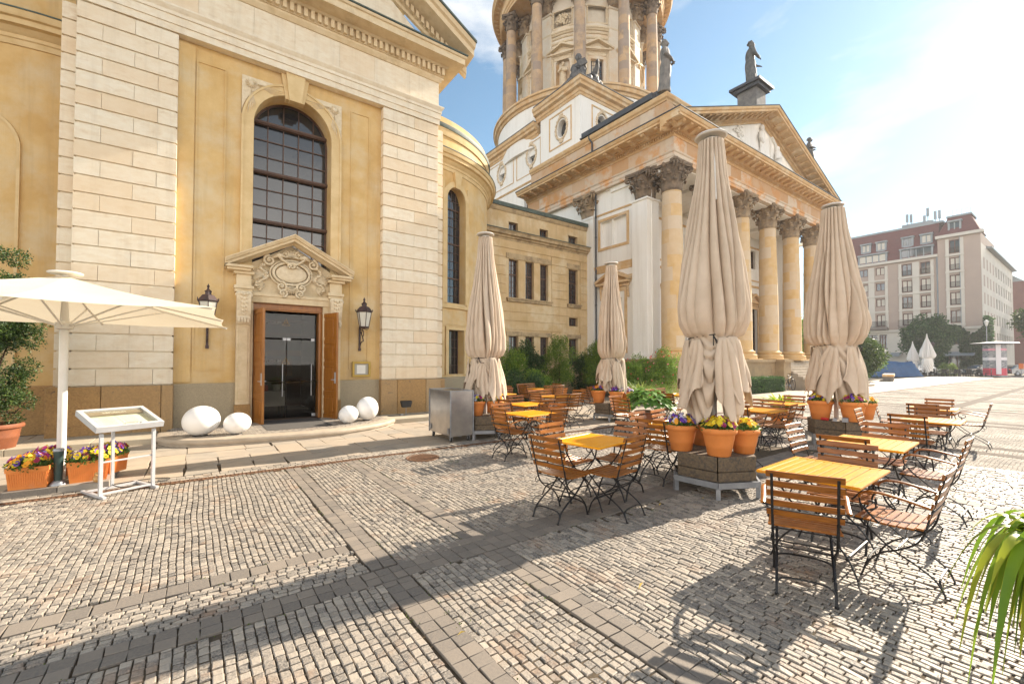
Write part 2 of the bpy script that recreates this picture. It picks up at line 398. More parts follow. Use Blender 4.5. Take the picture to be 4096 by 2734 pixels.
LHOSTA = leafm('hosta_foliage', (.08,.20,.03), (.12,.27,.04), (.25,.42,.08))
LGRASS = leafm('grass_blade', (.10,.17,.03), (.17,.25,.05), (.35,.42,.10))
LPANSY = leafm('pansy_foliage', (.05,.12,.02), (.08,.17,.03), (.16,.28,.06))
LSTRAP = leafm('strap_leaf', (.16,.30,.02), (.26,.40,.03), (.50,.52,.05), sss=.4, rough=.35)
LIVY = leafm('ivy_foliage', (.02,.07,.012), (.035,.10,.02), (.07,.16,.03))
LTREE = leafm('tree_foliage', (.03,.06,.015), (.05,.09,.02), (.11,.15,.03))
def attrcol(name, rough=.6, sss=.25):
    m = bpy.data.materials.new(name); m.use_nodes = True; N = m.node_tree.nodes; K = m.node_tree.links.new
    at = N.new('ShaderNodeAttribute'); at.attribute_name = 'col'; b = N['Principled BSDF']; b.inputs['Roughness'].default_value = rough
    K(at.outputs['Color'], b.inputs['Base Color'])
    tr = N.new('ShaderNodeBsdfTranslucent'); ms = N.new('ShaderNodeMixShader'); ms.inputs[0].default_value = sss
    K(at.outputs['Color'], tr.inputs['Color']); K(b.outputs[0], ms.inputs[1]); K(tr.outputs[0], ms.inputs[2]); K(ms.outputs[0], N['Material Output'].inputs['Surface'])
    return m
PETAL = attrcol('flower_petals')
SETT = mat('granite_setts', (.28,.245,.205), (.09,.082,.075), 90, .6, bump=.9, bscale=60, bdist=.005, tint=(.42,.36,.29), tamt=.8, c3=(.30,.19,.12), s3=2.2, t3=(.54,.72), ramp=(.4,.6))
PAVER = mat('grey_concrete_pavers', (.19,.16,.13), (.13,.115,.10), 60, .75, bump=.5, bscale=160, bdist=.003, tint=(.26,.215,.17), tamt=.7)
SLAB = mat('granite_slabs', (.36,.31,.25), (.27,.24,.20), 2.5, .65, bump=.25, bscale=120, bdist=.003, tint=(.42,.33,.24), tamt=.7, c3=(.20,.175,.15), s3=1.1, t3=(.55,.8))
SAND = mat('joint_sand', (.12,.085,.05), (.06,.045,.028), 9, 1, bump=.6, bscale=120, bdist=.01, c3=(.04,.07,.015), s3=1.2, t3=(.62,.72))
# ================================================================= GROUND
def struct(o): o['kind'] = 'structure'; return o
def cobble_sheet_mat():
    m = bpy.data.materials.new('distant_cobble_paving'); m.use_nodes = True; t = m.node_tree; N = t.nodes; K = t.links.new
    b = N['Principled BSDF']; b.inputs['Roughness'].default_value = .9; b.inputs['Specular IOR Level'].default_value = .2
    tcn = N.new('ShaderNodeTexCoord'); mp_ = N.new('ShaderNodeMapping'); mp_.inputs['Rotation'].default_value = (0, 0, R(90))
    K(tcn.outputs['Object'], mp_.inputs['Vector'])
    dn = N.new('ShaderNodeTexNoise'); dn.inputs['Scale'].default_value = 1.3
    K(tcn.outputs['Object'], dn.inputs['Vector'])
    va = N.new('ShaderNodeVectorMath'); va.operation = 'MULTIPLY_ADD'; va.inputs[1].default_value = (.12,.12,0)
    K(dn.outputs['Color'], va.inputs[0]); K(mp_.outputs['Vector'], va.inputs[2])
    br = N.new('ShaderNodeTexBrick'); br.inputs['Scale'].default_value = 1
    br.inputs['Brick Width'].default_value = .105; br.inputs['Row Height'].default_value = .058; br.inputs['Mortar Size'].default_value = .006; br.inputs['Mortar Smooth'].default_value = .35
    br.inputs['Color1'].default_value = (.48,.43,.37,1); br.inputs['Color2'].default_value = (.28,.255,.225,1); br.inputs['Mortar'].default_value = (.05,.035,.022,1)
    K(va.outputs[0], br.inputs['Vector'])
    n2 = N.new('ShaderNodeTexNoise'); n2.inputs['Scale'].default_value = .55; n2.inputs['Detail'].default_value = 8
    K(tcn.outputs['Object'], n2.inputs['Vector'])
    mr = N.new('ShaderNodeMapRange'); mr.inputs[1].default_value = .35; mr.inputs[2].default_value = .7; mr.inputs[3].default_value = .75; mr.inputs[4].default_value = 1.3
    K(n2.outputs['Fac'], mr.inputs[0])
    hv = N.new('ShaderNodeHueSaturation'); K(br.outputs['Color'], hv.inputs['Color']); K(mr.outputs[0], hv.inputs['Value']); K(hv.outputs[0], b.inputs['Base Color'])
    n3 = N.new('ShaderNodeTexNoise'); n3.inputs['Scale'].default_value = 25; K(tcn.outputs['Object'], n3.inputs['Vector'])
    ad = N.new('ShaderNodeMath'); ad.operation = 'MULTIPLY_ADD'; ad.inputs[1].default_value = -1.0; K(br.outputs['Fac'], ad.inputs[0]); K(n3.outputs['Fac'], ad.inputs[2])
    bn = N.new('ShaderNodeBump'); bn.inputs['Strength'].default_value = 1; bn.inputs['Distance'].default_value = .03
    K(ad.outputs[0], bn.inputs['Height']); K(bn.outputs[0], b.inputs['Normal'])
    return m
FARCOB = cobble_sheet_mat()
g = MB().add([(-400,-400,-.05),(600,-400,-.05),(600,600,-.05),(-400,600,-.05)], [(0,1,2,3)]).build('ground', SAND); struct(g)
g = MB().add([(-12,-14,-.015),(13,-14,-.015),(13,7.70,-.015),(-12,7.70,-.015)], [(0,1,2,3)]).build('sett_bed', SAND); struct(g)
RN = 10.15; g = MB(); aa = [math.asin(7.7/RN)-i*(math.asin(7.7/RN)+R(75))/40 for i in range(41)]
inn = [(RN*cos(a), RN*sin(a), -.008) for a in aa]; oo = [(98., 7.70, -.008)]+[(98., 7.70-22*i/39, -.008) for i in range(1, 40)]+[(RN*cos(aa[-1]), -14.3, -.008)]
for i in range(40): g.add([inn[i], inn[i+1], oo[i+1], oo[i]], [(3,2,1,0)])
struct(g.build('plaza_paving', FARCOB))
g = MB().add([(-14,7.70,-.022),(17.6,7.70,-.022),(17.6,14.5,-.022),(-14,14.5,-.022)], [(0,1,2,3)]).build('pavement_bed', SAND); struct(g)

def visible(x, y, dmin=1.1, dmax=10.2, ang=60):
    d = np.hypot(x, y); a = np.degrees(np.arctan2(y, x)) - 54
    return (d > dmin) & (d < dmax) & (np.abs(a) < ang)
def blocks(cx, cy, lx, ly, h, bev, jit=.002, tilt=.02, rz=None):
    """numpy bevelled blocks -> V,F ; arrays of centres and sizes, tops near z=0"""
    n = len(cx); z0 = -.045
    zt = rng.normal(0, jit, n) ; tx = rng.normal(0, tilt, n); ty = rng.normal(0, tilt, n)
    sx = np.array([-1, 1, 1, -1]); sy = np.array([-1, -1, 1, 1])
    V = np.zeros((n, 12, 3)); ja = rng.normal(0, .05, (n, 4)) ; jb = rng.normal(0, .05, (n, 4))
    for k, (zz, b) in enumerate(((z0, 0), (-bev*.9, 0), (0, bev))):
        px = sx[None]*(lx[:, None]/2*(1+ja) - b); py = sy[None]*(ly[:, None]/2*(1+jb) - b)
        if rz is not None:
            c, s = np.cos(rz)[:, None], np.sin(rz)[:, None]; px, py = px*c-py*s, px*s+py*c
        V[:, k*4:k*4+4, 0] = cx[:, None] + px; V[:, k*4:k*4+4, 1] = cy[:, None] + py
        V[:, k*4:k*4+4, 2] = zz if k == 0 else h[:, None] + zt[:, None] + zz + px*tx[:, None] + py*ty[:, None]
    F = []
    for k in (0, 4):
        for i in range(4): j = (i+1) % 4; F.append((k+i, k+j, k+4+j, k+4+i))
    F.append((8, 9, 10, 11)); F = np.array(F)
    FF = (F[None] + (np.arange(n)*12)[:, None, None]).reshape(-1, 4)
    return V.reshape(-1, 3), FF, np.repeat(np.arange(n), 9)
def paving(name, x0, x1, y0, y1, wx, wy, matl, along='y', gap=.008, bev=.0045, jit=.002, tilt=.02, wob=.010, lenvar=.22, dmax=10.2, hh=0., tp=1.0, ang=60, dmin=1.1, aligned=False):
    """stones wx wide across, wy long along the row direction"""
    CX, CY, LX, LY = [], [], [], []
    if along == 'y': a0, a1, b0, b1 = x0, x1, y0, y1
    else: a0, a1, b0, b1 = y0, y1, x0, x1
    nc = max(1, round((a1-a0)/wx)); W = (a1-a0)/nc
    for i in range(nc):
        a = a0 + (i+.5)*W; nl = int((b1-b0)/wy)+2
        if aligned: ln = np.full(nl, wy); st = b0
        else: ln = wy*(1+rng.uniform(-lenvar, lenvar, nl)); st = b0 - rng.uniform(0, wy)
        e = st + np.concatenate([[0], np.cumsum(ln)])
        lo = np.maximum(e[:-1], b0); hi = np.minimum(e[1:], b1); ok = hi-lo > wy*.3; lo, hi = lo[ok], hi[ok]
        c = (lo+hi)/2; wv = a + wob*np.sin(c*1.9+1.3*np.sin(a*.8)) + wob*.5*np.sin(c*5.1+a*3)
        l = hi-lo-gap; k = np.full(len(c), W-gap)*(1+rng.normal(0, .03, len(c)))
        if along == 'y': CX.append(wv); CY.append(c); LX.append(k); LY.append(l)
        else: CX.append(c); CY.append(wv); LX.append(l); LY.append(k)
    CX, CY, LX, LY = map(np.concatenate, (CX, CY, LX, LY))
    v = visible(CX, CY, dmin, dmax, ang); CX, CY, LX, LY = CX[v], CY[v], LX[v], LY[v]
    if len(CX) == 0: return None
    und = .008*np.sin(CX*2.1+CY*.7)*np.sin(CY*1.7-CX*.9)
    V, F, idx = blocks(CX, CY, LX, LY, np.full(len(CX), hh)+und*(0 if aligned else 1), bev, jit, tilt)
    t = rng.uniform(0, 1, len(CX))**tp
    o = npmesh(name, V, F, matl, tint=t[idx]); struct(o); return o
# concrete paver bands on a grid
XB = [(1.15,1.37),(2.04,2.27),(6.45,6.67),(7.30,7.52)]
paver = dict(matl=PAVER, gap=.006, bev=.003, jit=.0012, tilt=.004, wob=0, lenvar=0, aligned=True, hh=.002)
for a, b in XB[:2]: paving('paver_band', a, b, -3, 3.24, (b-a)/2, .112, **paver); paving('paver_band', a, b, 3.50, 7.58, (b-a)/2, .112, **paver)
for a, b in XB[2:]: paving('paver_band', a, b, -3, 3.24, (b-a)/2, .112, **paver); paving('paver_band', a, b, 3.62, 7.58, (b-a)/2, .112, **paver)
paving('paver_band', -6, 1.37, 3.25, 3.47, .11, .112, along='x', **paver)
paving('paver_band', 1.37, 9, 3.25, 3.61, .12, .12, along='x', **paver)
paving('paver_band', -6, 1.12, 3.95, 4.12, .17, .13, along='x', **paver)
# granite sett fields between the bands
ss = dict(matl=SETT, jit=.003, tilt=.045)
paving('cobble_setts', -6, 1.14, 4.125, 7.58, .052, .058, **ss)
paving('cobble_setts', -6, 1.14, 3.475, 3.945, .045, .075, along='x', **ss)
paving('cobble_setts', -6, 1.14, -3, 3.245, .058, .064, **ss)
paving('cobble_setts', 1.375, 2.035, -3, 3.245, .055, .066, **ss)
paving('cobble_setts', 1.375, 2.035, 3.475, 7.58, .052, .07, **ss)
paving('cobble_setts', 2.275, 6.445, -3, 3.245, .047, .095, lenvar=.3, **ss)
paving('cobble_setts', 2.275, 6.445, 3.615, 7.58, .050, .085, lenvar=.25, **ss)
paving('cobble_setts', 6.675, 7.295, -3, 3.245, .06, .08, **ss)
paving('cobble_setts', 7.525, 10.3, -3, 3.245, .050, .10, lenvar=.3, **ss)
paving('cobble_setts', 6.675, 7.295, 3.615, 7.58, .06, .08, **ss)
# distant paver bands laid as sheets a few mm above the distant paving
m = MB(); 
for a in (11.6, 12.45, 16.7, 17.6, 21.8, 22.7, 27, 32, 37, 42, 47, 52, 58, 64, 70): m.box(a, a+.3, -14, 7.6, -.03, -.003)
for y in (3.3, -1.9, -7.1, -12): m.box(10.3, 80, y, y+.36, -.031, -.0015)
struct(m.build('distant_paver_bands', mat('dull_band_stone', (.20,.17,.14), (.14,.12,.105), 6, .95, bump=.4, bscale=30, spec=.1)))
# dirt patches : sand strip + weeds are in the joint material; drain channel beside the pavement
m = MB(); m.box(-8, 60, 7.60, 7.69, -.03, -.006); m.box(-8, 60, 7.69, 7.705, -.03, .004); m.box(-8, 60, 7.585, 7.60, -.03, .004)
struct(m.build('drain_channel', mat('rusty_drain_iron', (.10,.05,.025), (.2,.10,.05), 20, .7, bump=.4)))
m = MB()
for i in range(420): x = -6 + i*.05; m.box(x, x+.022, 7.60, 7.69, -.006, .001)
struct(m.build('drain_grating', MATS['rusty_drain_iron']))
paving('kerb_setts', -6, 17, 7.71, 8.0, .095, .105, SETT, along='x', gap=.007, bev=.004, jit=.001, tilt=.006, wob=0, lenvar=.05, dmax=17, hh=.004)
# granite slab pavement in front of the facade and through the terrace
paving('pavement_slabs', -8, 17.5, 8.0, 14.4, .46, .62, SLAB, along='y', gap=.012, bev=.002, jit=.0006, tilt=.0, wob=0, lenvar=.0, dmax=26, hh=.006, ang=62, aligned=True)
m = MB(); 
nx = 46
for i in range(nx):
    for j in range(7):
        x0 = 17.5+i*1.2+(j % 2)*.4; y0 = 7.75+j*.78
        m.box(x0+.006, x0+1.194, y0+.006, y0+.774, -.03, .006, tint=random.random())
struct(m.build('far_pavement_slabs', SLAB))
struct(MB().box(17.5, 72, 7.6, 13.4, -.04, -.012).build('far_pavement_bed', SAND))
# moss and weeds in the joints
g_ = np.random.default_rng(12); pts = []
for k in range(5200):
    u = g_.random()
    if u < .3: x = g_.choice([1.15,1.37,2.04,2.27])+g_.normal(0,.012); y = g_.uniform(1.2,7.6)
    elif u < .5: x = g_.uniform(-3,6); y = g_.choice([3.24,3.47,3.95,4.12])+g_.normal(0,.012)
    elif u < .7: x = g_.uniform(-4,6); y = 7.6-abs(g_.normal(0,.12))
    else: c = (int(g_.integers(0,26))*7919 % 97)/97; x = -2.5+c*8+g_.normal(0,.16); y = 1.6+((c*53) % 1)*5.5+g_.normal(0,.10)
    if math.sin(x*3.1+y*2.3)*math.sin(y*2.9-x*1.7) < .05: continue
    pts.append((x, y, -.006))
pts = np.array(pts); dd = np.tile([0,0,1.], (len(pts),1))+g_.normal(0,.6,(len(pts),3)); dd[:,2] = np.abs(dd[:,2]); dd /= np.linalg.norm(dd,axis=1)[:,None]
sv = np.cross(dd, g_.normal(0,1,(len(pts),3))); sv /= np.linalg.norm(sv,axis=1)[:,None]; L_ = g_.uniform(.006,.018,len(pts))[:,None]
V = np.stack([pts, pts+dd*L_*.5+sv*L_*.35, pts+dd*L_, pts+dd*L_*.5-sv*L_*.35],1).reshape(-1,3); F = (np.arange(len(pts))*4)[:,None]+np.array([0,1,2,3])[None]
o = npmesh('joint_moss', V, F, mat('moss', (.07,.11,.015), (.13,.15,.03), 9, .9), tint=None); o['kind'] = 'stuff'
# manhole
t = thing('manhole_cover', 'round rusty iron manhole cover set in the cobbles in front of the steel cart', 'manhole cover', (3.22, 7.08, 0))
m = MB().lathe([(.285,-.02),(.285,.012),(.255,.012),(.25,.004),(0,.004)], n=40); m.build('rim', MATS['rusty_drain_iron'], t)
m = MB()
for i in range(-8, 9):
    x = i*.028; h = math.sqrt(max(0, .235**2-x*x))
    k = int(h/.05)
    for j in range(-k, k+1): m.cbox(x, j*.05, .004, .016, .034, .006)
m.build('tread_pattern', MATS['rusty_drain_iron'], t)
# ================================================================= RESTAURANT CHURCH BUILDING (facade plane y=12.7 / 12.9)
A = thing('church_restaurant_building', 'large cream and ochre church building with arched window and open oak door, left', 'building', (2.05, 12.7, 0))
def PA(mb, name, matl, parent=None, **k):
    o = mb.build(name, matl, parent or A, **k); 
    if parent is None: o.matrix_parent_inverse = Matrix.Translation(-Vector(A.location))
    return o
def fA(s, z, d): return (s, 12.9+d, z)
CX = 2.05
# bay wall
m = MB(); m2 = MB()
win = (2.08, 1.90, 4.0, 7.85, 'arch', .97, .55)
door = (2.0, 1.76, .12, 3.22, 'rect', 0, .35)
wall(m, fA, -.42, 4.46, 1.15, 9.4, [(door[0], door[1], 1.15, 3.22, 'rect', 0, .35), win], .5)
PA(m, 'wall', PLASTER)
m = MB(); wall(m, lambda s,z,d: (s, 12.84+d, z), -.42, 4.46, 0, 1.15, [(2.0,1.76,0,1.15,'rect',0,.35)], .3)
m.box(-.42, 1.12, 12.84, 12.9, 1.149, 1.16); m.box(2.88, 4.46, 12.84, 12.9, 1.149, 1.16)
PA(m, 'plinth', GRANITE2)
# shallow blind panels either side: raised frame around recessed field
for (a, b) in ((-.04, .50), (3.60, 4.08)):
    m = MB(); 
    # proud wall layer left/right of panel so that the field is recessed
    i_ = [(a,1.5),(a,8.95),(b,8.95),(b,1.5),(a,1.5)]; o_ = [(a-.035,1.465),(a-.035,8.985),(b+.035,8.985),(b+.035,1.465),(a-.035,1.465)]
    band(m, fA, i_, o_, 0, -.022); PA(m, 'blind_panel', PLASTER)
m = MB(); m.box(-.42, -.1, 12.86, 12.9, 1.2, 9.3); PA(m, 'wall_strip', PLASTER)
# window surround band + inner bead
m = MB(); ow = outline(2.08, 1.90, 3.4, 7.85, 'arch', .97, 32); oo = outline(2.08, 1.90, 3.4, 7.85, 'arch', .97, 32, .22); o3 = outline(2.08, 1.90, 3.4, 7.85, 'arch', .97, 32, .27)
band(m, fA, ow, oo, 0, -.05); band(m, fA, oo, o3, 0, -.075)
PA(m, 'window_surround', PLASTERL)
# spandrel carvings (between the arch and its square corner)
def leaf_relief(mb, base, d, L_, wd, h, nrm=(0,-1,0)):
    # acanthus-like lobed leaf lying on wall plane y=const, pointing along d (x,z)
    bx, bz, by = base; dx, dz = d; n = 7; P = []
    for i in range(n+1):
        t = i/n; wv = wd*math.sin(PI*min(1, t*.9+.1))*(1 if i % 2 else .62)
        cx_, cz_ = bx+dx*L_*t, bz+dz*L_*t
        P.append([(cx_-dz*wv, by, cz_+dx*wv), (cx_, by-h*(1-.4*t), cz_), (cx_+dz*wv, by, cz_-dx*wv)])
    v = [q for p in P for q in p]; f = []
    for i in range(n): f += [(3*i,3*i+3,3*i+4,3*i+1),(3*i+1,3*i+4,3*i+5,3*i+2)]
    mb.add(v, f)
for sg, nm in ((-1,'l'), (1,'r')):
    m = MB(); x0 = 2.08+sg*1.22; 
    q = [(x0, 12.86, 9.0), (x0, 12.86, 7.95), (x0-sg*.0, 12.86, 7.95)]
    tri = [(x0, 9.0), (x0, 8.0)] + [(2.08+sg*1.24*cos(a), 7.85+1.26*sin(a)) for a in [R(8+6*k) for k in range(10)]] + [(2.08+sg*.42, 9.0)]
    pl = [(x_, 12.87, z_) for x_, z_ in tri]; 
    if sg > 0: pl = pl[::-1]
    m.prism(pl, (0, .03, 0))
    c = (x0-sg*.2, 8.82)
    for k in range(12): an = R(30*k); leaf_relief(m, (c[0], c[1], 12.865), (cos(an), sin(an)), .13, .03, .04)
    for k in range(5):
        leaf_relief(m, (c[0]-sg*.12*0, c[1]-.16, 12.865), (math.sin(R(-14+12*k))*-sg*.5, -1), .62-.06*k, .035, .05)
        leaf_relief(m, (c[0]-sg*.14, c[1]+.02, 12.865), (-sg, .02-.10*k), .62-.05*k, .03, .05)
    m.ell((c[0], 12.85, c[1]), .06, .04, .06, 10, 6)
    PA(m, 'spandrel_ornament', CARVED)
# keystone
m = MB()
def frust(zb, wb, zt, wt, y): return [(2.08-wb, y, zb), (2.08+wb, y, zb), (2.08+wt, y, zt), (2.08-wt, y, zt)]
m.prism(frust(8.68, .23, 9.4, .35, 12.80), (0, .2, 0)); m.prism(frust(8.64, .15, 9.4, .24, 12.72), (0, .2, 0)); PA(m, 'keystone', PLASTERL)
# window
m = MB(); v = [(x_, 13.42, z_) for x_, z_ in outline(2.08, 1.90, 4.0, 7.85, 'arch', .97, 32)]; m.add(v, [tuple(range(len(v)))[::-1]])
wn_ = MB(); Hh = lambda x: 7.85+.97*math.sqrt(max(0, 1-((x-2.08)/.95)**2))
for zz in (8.12, 6.78, 5.45, 4.15): wn_.box(1.13, 3.03, 13.30, 13.41, zz-.045, zz+.045); wn_.box(1.13, 3.03, 13.27, 13.31, zz-.02, zz+.02)
for i in range(1, 5):
    x = 1.13+i*.38; wn_.box(x-.012, x+.012, 13.385, 13.415, 4.0, Hh(x)-.01)
for zb, zt in ((6.78, 8.12), (5.45, 6.78), (4.15, 5.45)):
    for k in (1, 2): z = zb+(zt-zb)*k/3; wn_.box(1.13, 3.03, 13.387, 13.413, z-.012, z+.012)
oi = outline(2.08, 1.80, 4.0, 7.85, 'arch', .92, 32); oo = outline(2.08, 1.90, 4.0, 7.85, 'arch', .97, 32)
band(wn_, lambda s,z,d: (s, 13.42+d, z), oi, oo, 0, -.06)
fr = PA(wn_, 'window', WINBR); gl = m.build('window_glass', GLASS, fr)
# pilasters with rusticated courses
PH = .3725
def courses(mb, x0, x1, yf, depth, n, z0=1.17, g=.035, splits=True, seed=0, side=None):
    rr = random.Random(seed)
    for k in range(n):
        za, zb = z0+k*PH, z0+(k+1)*PH-g
        sp = [x0, x1]
        if splits:
            L_ = x1-x0
            sp = [x0, x0+L_*.55, x1] if k % 2 else [x0, x0+L_*.24, x0+L_*.79, x1]
        for a, b in zip(sp, sp[1:]):
            mb.box(a+(.0025 if a > x0 else 0), b-(.0025 if b < x1 else 0), yf+rr.uniform(0,.002), yf+depth, za, zb, tint=rr.random()**2.2*.8)
    mb.box(x0+.03, x1-.03, yf+.04, yf+depth-.001, z0-.02, z0+n*PH)
m = MB(); courses(m, -2.13, -.42, 12.7, .25, 22, seed=3); PA(m, 'pilaster', STONE, bevel=.006)
m = MB(); courses(m, 4.46, 6.27, 12.7, .25, 22, seed=5); PA(m, 'pilaster', STONE, bevel=.006)
m = MB(); courses(m, -2.39, -2.135, 12.92, .6, 22, splits=False, seed=8); PA(m, 'corner_strip', STONE, bevel=.006)
m = MB(); courses(m, 6.275, 6.55, 12.92, 1.6, 22, splits=False, seed=9); PA(m, 'corner_strip', STONE, bevel=.006)
# rough plinth blocks
m = MB()
for a, b in ((-2.45,-1.62),(-1.62,-.62),(-.62,-.40)): m.box(a+.003, b-.003, 12.62, 12.95, -.02, 1.15, tint=random.random())
PA(m, 'pilaster_base', GRANITE, bevel=.02)
m = MB()
for a, b in ((4.42,4.92),(4.92,5.85),(5.85,6.36)): m.box(a+.003, b-.003, 12.62, 12.95, -.02, 1.15, tint=random.random())
m.box(6.363, 6.62, 12.85, 13.6, -.02, 1.14, tint=.4); PA(m, 'pilaster_base', GRANITE, bevel=.02)
# entablature
path = [(-2.16, 16.5), (-2.16, 12.7), (6.29, 12.7), (6.29, 16.5)]
m = MB()
arch = [(-.3, 9.365), (.02, 9.365), (.02, 9.53), (.045, 9.53), (.045, 9.72), (.07, 9.72), (.07, 9.80), (.10, 9.84), (.13, 9.89), (.13, 9.93), (-.3, 9.93)]
m.sweep(path, arch); PA(m, 'architrave', STONE)
m = MB(); 
x = -2.16
for wd in (1.0, 1.1, 1.15, .95, 1.15, 1.0, 1.1, 1.0): m.box(x+.002, x+wd-.002, 12.71, 13.2, 9.93, 10.76, tint=random.random()**2*.7); x += wd
m.box(-2.155, -1.9, 13.2, 16.5, 9.93, 10.76); m.box(6.0, 6.285, 13.2, 16.5, 9.93, 10.76)
PA(m, 'frieze', STONE)
m = MB()
corn = [(-.3,10.74),(.02,10.74),(.05,10.78),(.09,10.84),(.09,10.90),(.12,10.90),(.12,11.16),(.20,11.16),(.24,11.22),(.62,11.24),(.62,11.42),(.66,11.44),(.68,11.50),(-.3,11.56)]
m.sweep(path, corn); PA(m, 'cornice', STONE2)
m = MB()
x = -2.2
while x < 6.38: m.box(x, x+.095, 12.495, 12.60, 10.93, 11.15); x += .17
y = 12.75
while y < 15: m.box(6.39, 6.49, y, y+.095, 10.93, 11.15); y += .17
PA(m, 'dentils', STONE2)
# pediment : tympanum, raking cornices with dentils
sl = (14.35-11.55)/(6.98-2.05)
m = MB(); m.prism([(-2.2,12.71,11.5),(6.3,12.71,11.5),(2.05,12.71,11.5+4.3*sl+.75)], (0,.4,0)); PA(m, 'tympanum', STONE)
m = MB(); md = MB(); me_ = MB()
for sg in (-1, 1):
    # profile swept along the slope : (outward toward -y, height offset normal-ish)
    prof = [(0,.0),(.08,.02),(.10,.12),(.12,.12),(.12,.34),(.22,.36),(.62,.44),(.62,.62),(.70,.66),(.74,.80),(.0,.86)]
    xe, ze = 2.05+sg*5.2, 11.25; xa, za = 2.05, 11.25+5.2*sl
    v = []
    for (o_, h_) in prof: v.append((xe, 12.71-o_, ze+h_))
    for (o_, h_) in prof: v.append((xa, 12.71-o_, za+h_))
    k = len(prof); f = [(i, i+1, k+i+1, k+i) for i in range(k-1)]; f += [tuple(range(k))[::-1], tuple(range(k,2*k))]
    m.add(v, f)
    for i in range(30):
        x = 2.05+sg*(.12+i*.17); z = 11.25+(5.2-abs(x-2.05))*sl
        if z < 11.35: continue
        md.prism([(x, 12.49, z+.13), (x+.095, 12.49, z+.13-sg*.095*sl), (x+.095, 12.49, z+.33-sg*.095*sl), (x, 12.49, z+.33)], (0,.11,0))
    ex = [(xe+sg*.02, 11.93, ze+.80), (xa, 11.93, za+.80), (xa, 11.93, za+.87), (xe+sg*.02, 11.93, ze+.87)]
    me_.prism(ex, (0, .9, 0))
PA(m, 'raking_cornice', STONE2); PA(md, 'raking_dentils', STONE2)
# corner return of the crowning gutter
me_.sweep([(-2.83,17),(-2.83,12.03),(6.96,12.03),(6.96,17)], [(-.5,11.565),(.02,11.525),(.03,11.56),(-.5,11.60)])
rb = MB(); ra = [(-2.6, 13.1, 11.58), (6.7, 13.1, 11.58), (2.05, 13.1, 14.6)]; rb.prism(ra, (0, 6, 0)); PA(rb, 'roof', COPPER); PA(me_, 'roof_edge', COPPER)
# upper hidden mass so the block is solid from the side
m = MB(); m.box(-2.1, .9, 13.5, 17.5, 0, 11.5); m.box(3.2, 6.2, 13.5, 17.5, 0, 11.5); m.box(.9, 3.2, 13.5, 17.5, 3.6, 11.5); PA(m, 'body', PLASTER)
# ---- portal
P_ = thing('portal', None, None); P_.parent = A; P_.location = (-2.05+0, -12.7, 0)
def PP(mb, name, matl, **k): return mb.build(name, matl, P_, **k)
m = MB()
for (a, b) in ((.80, 1.10), (2.99, 3.29)):
    m.box(a, b, 12.72, 12.92, .62, 3.56); m.box(a+.05, b-.05, 12.70, 12.73, .75, 2.55)
    m.box(a-.04, b+.04, 12.66, 12.92, 3.42, 3.50); m.box(a-.06, b+.06, 12.62, 12.92, 3.50, 3.58)
    m.box(a-.01, b+.01, 12.66, 12.92, 3.58, 3.90); m.box(a-.07, b+.07, 12.58, 12.92, 3.86, 3.93)
for (a, b) in ((1.10, 1.16), (2.85, 2.99)): pass
m.box(1.10, 1.17, 12.80, 13.2, .12, 3.22); m.box(2.84, 2.99, 12.80, 13.2, .12, 3.22)
m.box(1.10, 2.99, 12.76, 13.2, 3.20, 3.44); m.box(1.10, 2.99, 12.73, 12.8, 3.36, 3.44); m.box(1.0, 3.1, 12.82, 12.9, 3.44, 4.0)
PP(m, 'door_surround', STONE2, bevel=.008)
m = MB(); m.box(.78, 1.12, 12.70, 12.92, 0, .62); m.box(2.97, 3.31, 12.70, 12.92, 0, .62); PP(m, 'surround_base', GRANITE, bevel=.01)
for (a, b) in ((.80, 1.10), (2.99, 3.29)):
    m = MB(); c = (a+b)/2
    pr = [(12.70,2.62),(12.66,2.62),(12.62,2.72),(12.66,2.82),(12.60,3.0),(12.54,3.2),(12.52,3.36),(12.56,3.42),(12.70,3.42)]
    v = [(a, y, z) for y, z in pr]; m.prism(v, (b-a, 0, 0))
    for k, zz in enumerate((3.34,3.24,3.14,3.04,2.95,2.88)):
        yy = 12.53+.03*k
        for j in (-1, 0, 1):
            m.ell((c+j*.062*(1-.09*k), yy-.01, zz+.02*abs(j)), .042, .05, .045, 8, 5)
    for k in range(4): m.box(a+.03+k*.065, a+.07+k*.065, 12.585, 12.66, 2.66, 2.78)
    m.ell((c-.14, 12.58, 3.34), .05, .06, .06, 8, 6); m.ell((c+.14, 12.58, 3.34), .05, .06, .06, 8, 6)
    PP(m, 'console', CARVED)
# broken-base pediment over the portal
m = MB(); apx, apz = 2.045, 4.93
for sg in (-1, 1):
    xe, ze = 2.045+sg*1.50, 4.13
    prof = [(-.02,-.17),(.10,-.16),(.16,-.13),(.30,-.12),(.30,-.06),(.35,-.04),(.38,.02),(.40,.02),(.40,.045),(-.02,.06)]
    v = [(xe, 12.72-o_, ze+h_) for o_, h_ in prof] + [(apx, 12.72-o_, apz+h_) for o_, h_ in prof]
    k = len(prof); m.add(v, [(i, i+1, k+i+1, k+i) for i in range(k-1)] + [tuple(range(k))[::-1], tuple(range(k, 2*k))])
    # horizontal stub cornice
    xi = 2.045+sg*.92; a, b = min(xe, xi), max(xe, xi)
    m.box(a, b, 12.42, 12.9, 3.99, 4.05); m.box(a+.04, b-.04, 12.48, 12.9, 3.93, 3.99)
m.prism([(2.045-1.3, 12.86, 3.98), (2.045+1.3, 12.86, 3.98), (2.045, 12.86, 4.78)], (0, .1, 0))
PP(m, 'portal_pediment', STONE2)
